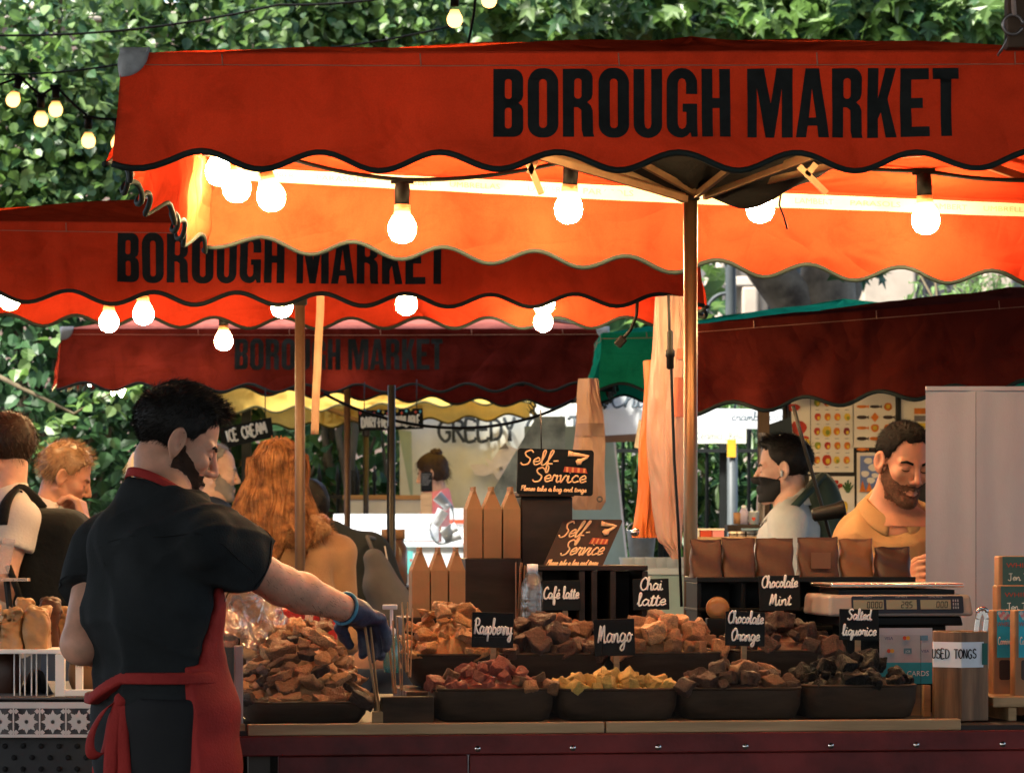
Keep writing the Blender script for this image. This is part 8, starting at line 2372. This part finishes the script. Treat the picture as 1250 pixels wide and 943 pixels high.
# shirt collar, placket and buttons
nk = j['neck']
def on_shirt(p, d, off=.0, fn=None):             # move a point along d until it meets the shirt
    p = np.array(p, float); d = np.array(d, float); d /= np.linalg.norm(d)
    fn = fn or (lambda P: U(.03, X['torso'](P, .012), X['should'](P, .006)) - .003)
    for _ in range(60): p = p + d * fn(p[None])[0] * .7
    return Vector(p - d * off)
def collar_flaps(root, nk, f, l, u, m_, s_=1.0):
    for sd in (1, -1):
        m = MB()
        def col(a, b):
            q = R(-92 + 172 * a); o = l * sd * math.cos(q) + f * math.sin(q); fr = max(0, math.sin(q))
            rin = .066 - .004 * fr; z0 = .034 - .052 * fr ** 1.4
            wd = .036 + .030 * max(0, a - .55) / .45
            return Vector(nk + o * (rin + .030 * b * (1 + .2 * fr) + .004) * s_ + u * (z0 - wd * b * .9 + .006 * math.sin(b * 3.1)) * s_ + f * .012 * b * fr + l * sd * .016 * b * a ** 3)
        m.grid(col, 24, 6); m.build('collar', m_, root, solid=.003)
collar_flaps(root, nk, f, l, u, MATS['shirt_tan'])
top_ = on_shirt(nk + f * .3 - u * .105, -f); bot = on_shirt(j['waist'] + f * .4, -f)
def plk(t_, dx): 
    q = np.array(nk) * (1 - t_) + np.array(j['waist']) * t_ - u * .105 * (1 - t_) + f * .3 + l * dx
    return on_shirt(q, -f, .002)
m = MB(); m.grid(lambda a, b: plk(b, (a - .5) * .034) + Vector(f) * .002, 3, 24); m.build('placket', MATS['shirt_tan'], root, solid=.003)
m = MB()
for t_ in (.12, .36, .62): m.lathe([(0, .004), (.0055, .003), (.006, 0)], 12, plk(t_, 0) + Vector(f) * .004, Matrix.Rotation(0, 3, 'X') @ Vector(f).to_track_quat('Z', 'Y').to_matrix())
m.build('button', MATS['ink'], root)
for sd in (-1, 1):
    m = MB(); m.grid(lambda a, b: on_shirt(j['chest'] + f * .4 + l * sd * (.075 + (a - .5) * .09) - u * (.02 + .045 * b), -f, .003), 6, 4); m.build('pocket_flap', MATS['shirt_tan'], root, solid=.003)
m = MB(); 
# lips
mc = [j['head'] + Hm @ np.array(v) * hs for v in ((.0985, 0, -.0655), (.088, .02, -.068), (.0985, 0, -.0765), (.088, .018, -.074))]
l2 = [j['head'] + Hm @ np.array((v[0], -v[1], v[2])) * hs for v in ((.088, .02, -.068), (.088, .018, -.074))]
m.tube([Vector(mc[1]), Vector(mc[0]), Vector(l2[0])], [.002, .005, .002], 6); m.tube([Vector(mc[3]), Vector(mc[2]), Vector(l2[1])], [.002, .006, .002], 6)
m.build('lips', mat('lip', (.34, .12, .09), rough=.45), root)

# --- woman with long ginger hair, from behind
Y = 13.4
bx = at(352, 640, Y).x
Jw = dict(head=A(338, 580, Y - .02), neck=A(348, 640, Y + .02), shL=A(287, 676, Y), shR=A(412, 676, Y + .02), upper=A(350, 680, Y), elL=A(280, 780, Y + .03), wrL=A(300, 800, Y + .2), elR=A(425, 780, Y + .04), wrR=A(400, 800, Y + .22), chest=A(352, 730, Y), waist=A(356, 800, Y))
root, j, Hm, hs, hq, X = person('woman with long wavy ginger hair in a camel coat, seen from behind', (bx, Y, 0), 8, 1.72, head=(-12, 8, 4), shirt=MATS['coat_camel'], trousers=MATS['jeans'], hair='bob', hair_mat=MATS['hair_ginger'], J=Jw, female=True, hb=.011, hh=.006, hair_n=100, fold=1.3, hem=.55, brow=False)
f, l, u = X['f'], X['l'], X['u']; hc_ = j['head']
# long hair: falling locks as one mesh of strands over a soft inner mass
def mane(P):
    q = P - hc_; a = -(q @ f); b = q @ l; z = q[:, 2]
    w = np.interp(-z, [-.1, 0, .08, .16, .24, .30], [.085, .106, .128, .150, .172, .188])
    dcen = np.interp(-z, [-.1, 0, .1, .2, .30], [.012, .022, .05, .07, .085])
    side = np.interp(-z, [0, .1, .2, .3], [0, 0, -.012, -.03])
    d = (np.sqrt(((b - side) / w) ** 2 + ((a - dcen) / (.070 + .02 * np.clip(-z, 0, .3) / .3)) ** 2) - 1) * .06
    d = np.maximum(d, z - .06); lower = -.26 + .05 * np.sin(b * 60) + .9 * np.clip(-b - .01, 0, .2) * .45 - .5 * np.clip(b, 0, .1)
    d = np.maximum(d, (lower - z) * .8)
    d = U(.04, d, ell(hq(P), (-.03, 0, .045), (.102, .092, .096)) * hs)
    return d + wob(P * np.array((1, 1, .3)), 45, .007) + wob(P * np.array((1, 1, .25)), 120, .0022, seed=3)
V, Q = mesh_sdf(mane, hc_ - .5, hc_ + .25, .007)
mo = np_mesh('long_hair', V, Q, MATS['hair_ginger'], root)
Pn, Nn = sample_mesh(V, Q, 11000)
phs = rng.uniform(0, 6.28, len(Pn))
def along(p):
    d0 = mane(p); e = .004
    g = unit_np(np.stack([mane(p + np.eye(3)[k] * e) - d0 for k in range(3)], 1)); t_ = -u - g * (g @ -u)[:, None]
    return t_ / np.maximum(np.linalg.norm(t_, axis=1), .3)[:, None] - g * np.clip((d0 - .004) * 60, -.6, .8)[:, None]
wv = np.round((Pn @ l) * 28) * 1.7
ribbons('hair_strands', Pn - Nn * .003, lambda p, t: along(p) + l * (.20 * np.sin(p[:, 2] * 38 + wv))[:, None], .18, .0026, 12, MATS['hair_ginger'], mo, .05)
# fur edged hood lying on the shoulders
hoodc = j['neck'] - f * .05 - u * .02
def fur(P):
    q = P - hoodc; a = q @ f; b = q @ l; z = q[:, 2]
    return (np.sqrt((b / .19) ** 2 + ((a + .045) / .08) ** 2 + ((z - .005) / .08) ** 2) - 1) * .07 + wob(P, 34, .009)
V, Q = mesh_sdf(fur, hoodc - .32, hoodc + .32, .008)
fo = np_mesh('hood', V, Q, MATS['coat_camel'], root)
Pn, Nn = sample_mesh(V, Q, 5000)
ribbons('hood_fur', Pn, lambda p, t: Nn + np.array((0, 0, -.6)) + .5 * np.sin(p * 160), .028, .0018, 4, MATS['hair_ginger'], fo, .4)
m = MB()
for sd in (-1, 1): m.tube([Vector(hc_ + Hm @ np.array(v) * hs) for v in ((.05, sd * .085, .085), (.075, sd * .08, .10), (.09, sd * .045, .105), (.095, 0, .108))], .004, 6)
m.build('sunglasses', MATS['mask_black'], root)

# --- person in black jacket with white stripes, beyond the ginger hair
Y = 14.6
bx = at(455, 640, Y).x
Jd = dict(head=A(374, 628, Y + .1), neck=A(404, 662, Y + .02), shL=A(398, 690, Y), shR=A(452, 672, Y), upper=A(430, 690, Y), chest=A(440, 730, Y), waist=A(452, 800, Y), elR=A(468, 745, Y - .1), wrR=A(478, 800, Y + .05), elL=A(400, 760, Y + .1), wrL=A(395, 800, Y + .3))
root, j, Hm, hs, hq, X = person('person in a black jacket with white sleeve stripes bending behind the woman with ginger hair', (bx, Y, 0), -30, 1.85, head=(-60, 25, 0), shirt=MATS['tee_black'], trousers=MATS['jeans'], hair='short', hair_mat=MATS['hair_black'], J=Jd, hb=.012, hh=.007, hair_n=400, brow=False, neck_drop=-.07)
m = MB()
for k in (-.022, 0, .022):
    a, b = Vector(j['shR']), Vector(j['elR']); n = Vector((.55, -.83, 0)); pts = [a + n * .07 + Vector((k, k * .4, .02)), a.lerp(b, .5) + n * .066 + Vector((k, k * .4, 0)), b + n * .060 + Vector((k, k * .4, 0))]
    m.tube(pts, .004, 6, flat=n)
m.build('sleeve_stripe', MATS['shirt_white'], root)
t = thing('grey_bag', 'grey cloth bag hanging beside the black jacket with stripes', 'bag', at(470, 740, 14.3)); cc = A(462, 716, 14.3)
sdf_obj('bag', lambda P: U(.04, cone(P, cc + (-.02, 0, .11), cc + (.06, .02, -.09), .042, .09), cone(P, cc, cc + (.10, 0, -.12), .06, .06)) + wob(P, 30, .006), cc - .3, cc + .3, .012, mat('bag_grey', (.075, .07, .07), rough=.85, var=.15), t)
m = MB(); m.tube([Vector(cc) + Vector((-.01, 0, .11)), Vector(cc) + Vector((-.045, .0, .2)), Vector(j['shR']) + Vector((.02, -.08, .05))], .008, 6); m.build('strap', MATS['bag_grey'], t)

# --- man at the far left with black backpack
Y = 12.6
bx = at(-2, 640, Y).x
root, j, Hm, hs, hq, X = person('man with dark hair and black backpack in a pale shirt at the far left edge', (bx, Y, 0), -68, 1.76, head=(-62, 4, 0), shirt=MATS['shirt_white'], trousers=MATS['jeans'], sleeve='short', hair='short', hair_mat=MATS['hair_brown'], J=dict(head=A(8, 552, Y), neck=A(10, 604, Y), shR=A(24, 636, Y - .16), shL=A(-22, 636, Y + .17), elR=A(5, 700, Y - .20)), hb=.011, hh=.006, hair_n=1500)
t = thing('backpack', 'black backpack worn by the man at the far left edge', 'backpack', at(75, 730, Y - .05))
cb = A(66, 692, Y - .02)
def pack(P):
    q = P - cb; w = np.stack([q[:, 0], q[:, 1], q[:, 2]], 1)
    b = np.abs(w) - np.array((.045, .08, .12)); return U(.03, np.linalg.norm(np.maximum(b, 0), axis=1) + np.minimum(b.max(1), 0) - .085, ell(P, cb + (.07, -.0, -.08), (.06, .12, .11))) + wob(P, 24, .005)
bp_ = sdf_obj('sack', pack, cb - .35, cb + .35, .011, MATS['backpack_black'], t)
m = MB(); sh = j['shR']; pts = [A(2, 640, Y - .235), A(8, 612, Y - .20), A(22, 597, Y - .10), A(38, 606, Y - .08), A(52, 622, Y - .08)]
P = catmull3(pts, 6)
m.tube(P, .022, 8, flat=Vector((-.3, -.9, .3))); m.build('strap', MATS['backpack_black'], t)
m = MB(); m.tube([A(10, 690, Y - .26), A(22, 722, Y - .24), A(30, 760, Y - .2)], .012, 6); m.build('lower_strap', MATS['backpack_black'], t)

# --- older blond man with hand at his mouth
Y = 13.5
bx = at(66, 640, Y).x
hd = A(79, 583, Y)
root, j, Hm, hs, hq, X = person('older blond man in pale collar with his hand at his mouth', (bx, Y, 0), 70, 1.72, head=(88, 22, 0), skin='skin_tan', shirt=MATS['shirt_white'], trousers=MATS['jeans'], hair='short', hair_mat=MATS['hair_blond'], J=dict(head=hd, neck=A(62, 624, Y), elR=A(92, 690, Y - .2), wrR=A(104, 640, Y - .13), shR=A(66, 650, Y - .16), elL=A(95, 690, Y + .2), wrL=A(120, 700, Y)), hb=.011, hh=.005, hair_n=1800, collar=True,
    hand_pose={'R': (np.array((-.25, .25, 1.0)), np.array((-1.0, .3, 0)), 1.0, 1)})
collar_flaps(root, j['neck'], X['f'], X['l'], X['u'], MATS['jacket_grey'])
# --- grey haired man in navy jacket
Y = 16.0
bx = at(255, 640, Y).x
person('man with receding grey hair and short beard in a dark navy jacket', (bx, Y, 0), 70, 1.74, head=(82, 6, 0), skin='skin_pale', shirt=MATS['jacket_navy'], trousers=MATS['jeans'], hair='receding', hair_mat=MATS['hair_grey'], beard=MATS['stubble_grey'], J=dict(head=A(262, 577, Y), neck=A(256, 614, Y)), hb=.012, hh=.006, hair_n=700)
# --- fair haired person hidden behind the stallholder
Y = 14.2
person('fair haired person almost hidden behind the neck of the man in black', (at(178, 640, Y).x, Y, 0), 20, 1.66, head=(30, 5, 0), skin='skin_pale', shirt=MATS['jacket_navy'], trousers=MATS['jeans'], hair='bob', hair_mat=mat('hair_fair', (.45, .34, .22), rough=.45), J=dict(head=A(183, 585, Y)), hb=.016, hh=.009, hair_n=300, brow=False, female=True)

# --- girl with a bun in the pink jumper
Y = 23.0
bx = at(535, 640, Y).x
root, j, Hm, hs, hq, X = person('woman with brown hair in a bun and pink jumper behind the ice cream counter', (bx, Y, 0), -70, 1.74, head=(-80, 14, 0), skin='skin_pale', shirt=MATS['jumper_pink'], trousers=MATS['jeans'], hair='bob', hair_mat=MATS['hair_brown'], J=dict(head=A(528, 578, Y), neck=A(534, 603, Y), wrR=A(502, 655, Y - .35), elR=A(528, 664, Y - .2)), hb=.012, hh=.007, hair_n=500, female=True)
bc = j['head'] + Hm @ np.array((-.055, 0, .125)) * hs
sdf_obj('hair_bun', lambda P: ell(P, bc, (.042, .042, .036)) + .004 * np.sin(P[:, 0] * 200 + P[:, 2] * 160), bc - .08, bc + .08, .007, MATS['hair_brown'], root)

# --- masked man in the pale jacket
Y = 13.3
bx = at(968, 640, Y).x
root, j, Hm, hs, hq, X = person('man in a black face mask and pale grey jacket walking left past the posters', (bx, Y, 0), -78, 1.72, head=(-82, 3, 0), skin='skin_pale', shirt=MATS['jacket_grey'], trousers=MATS['jeans'], hair='quiff', hair_mat=MATS['hair_black'], J=dict(head=A(957, 574, Y), neck=A(966, 617, Y)), hb=.011, hh=.005, hair_n=1800, fold=1.8, collar=True)
def maskf(P):
    q = hq(P); d = head_q(q) - .006
    return np.maximum.reduce([d, q[:, 2] + .018 + .25 * np.maximum(0, .085 - q[:, 0]), .012 - q[:, 0], -.118 - q[:, 2]]) * hs
sdf_obj('face_mask', maskf, j['head'] - .16, j['head'] + .16, .005, MATS['mask_black'], root)
m = MB()
for sd in (-1, 1): m.tube([Vector(j['head'] + Hm @ np.array(v) * hs) for v in ((.03, sd * .066, -.04), (.005, sd * .078, -.02), (-.015, sd * .084, .01))], .0022, 5)
m.build('ear_loop', MATS['mask_black'], root)
m = MB(); m.lathe([(0, .008), (.005, .004), (.005, -.014), (0, -.016)], 8, Vector(j['head'] + Hm @ np.array((.004, .088, -.008)) * hs)); m.build('earphone', MATS['white_gloss'], root)
collar_flaps(root, j['neck'], X['f'], X['l'], X['u'], MATS['jacket_grey'])
t = thing('backpack', 'dark green backpack on the back of the masked man', 'backpack', at(1005, 650, Y)); cb = A(1004, 640, Y + .02)
sdf_obj('sack', lambda P: ell(P, cb, (.085, .13, .20)) + wob(P, 25, .006), cb - .28, cb + .28, .012, mat('pack_green', (.03, .05, .038), rough=.8), t)
m = MB(); m.tube([Vector(cb) + Vector((0, -.05, .18)), Vector(j['shL']) + Vector((.02, 0, .06)), Vector(j['shL']) + Vector((-.06, 0, .02))], .016, 6); m.build('strap', MATS['pack_green'], t)
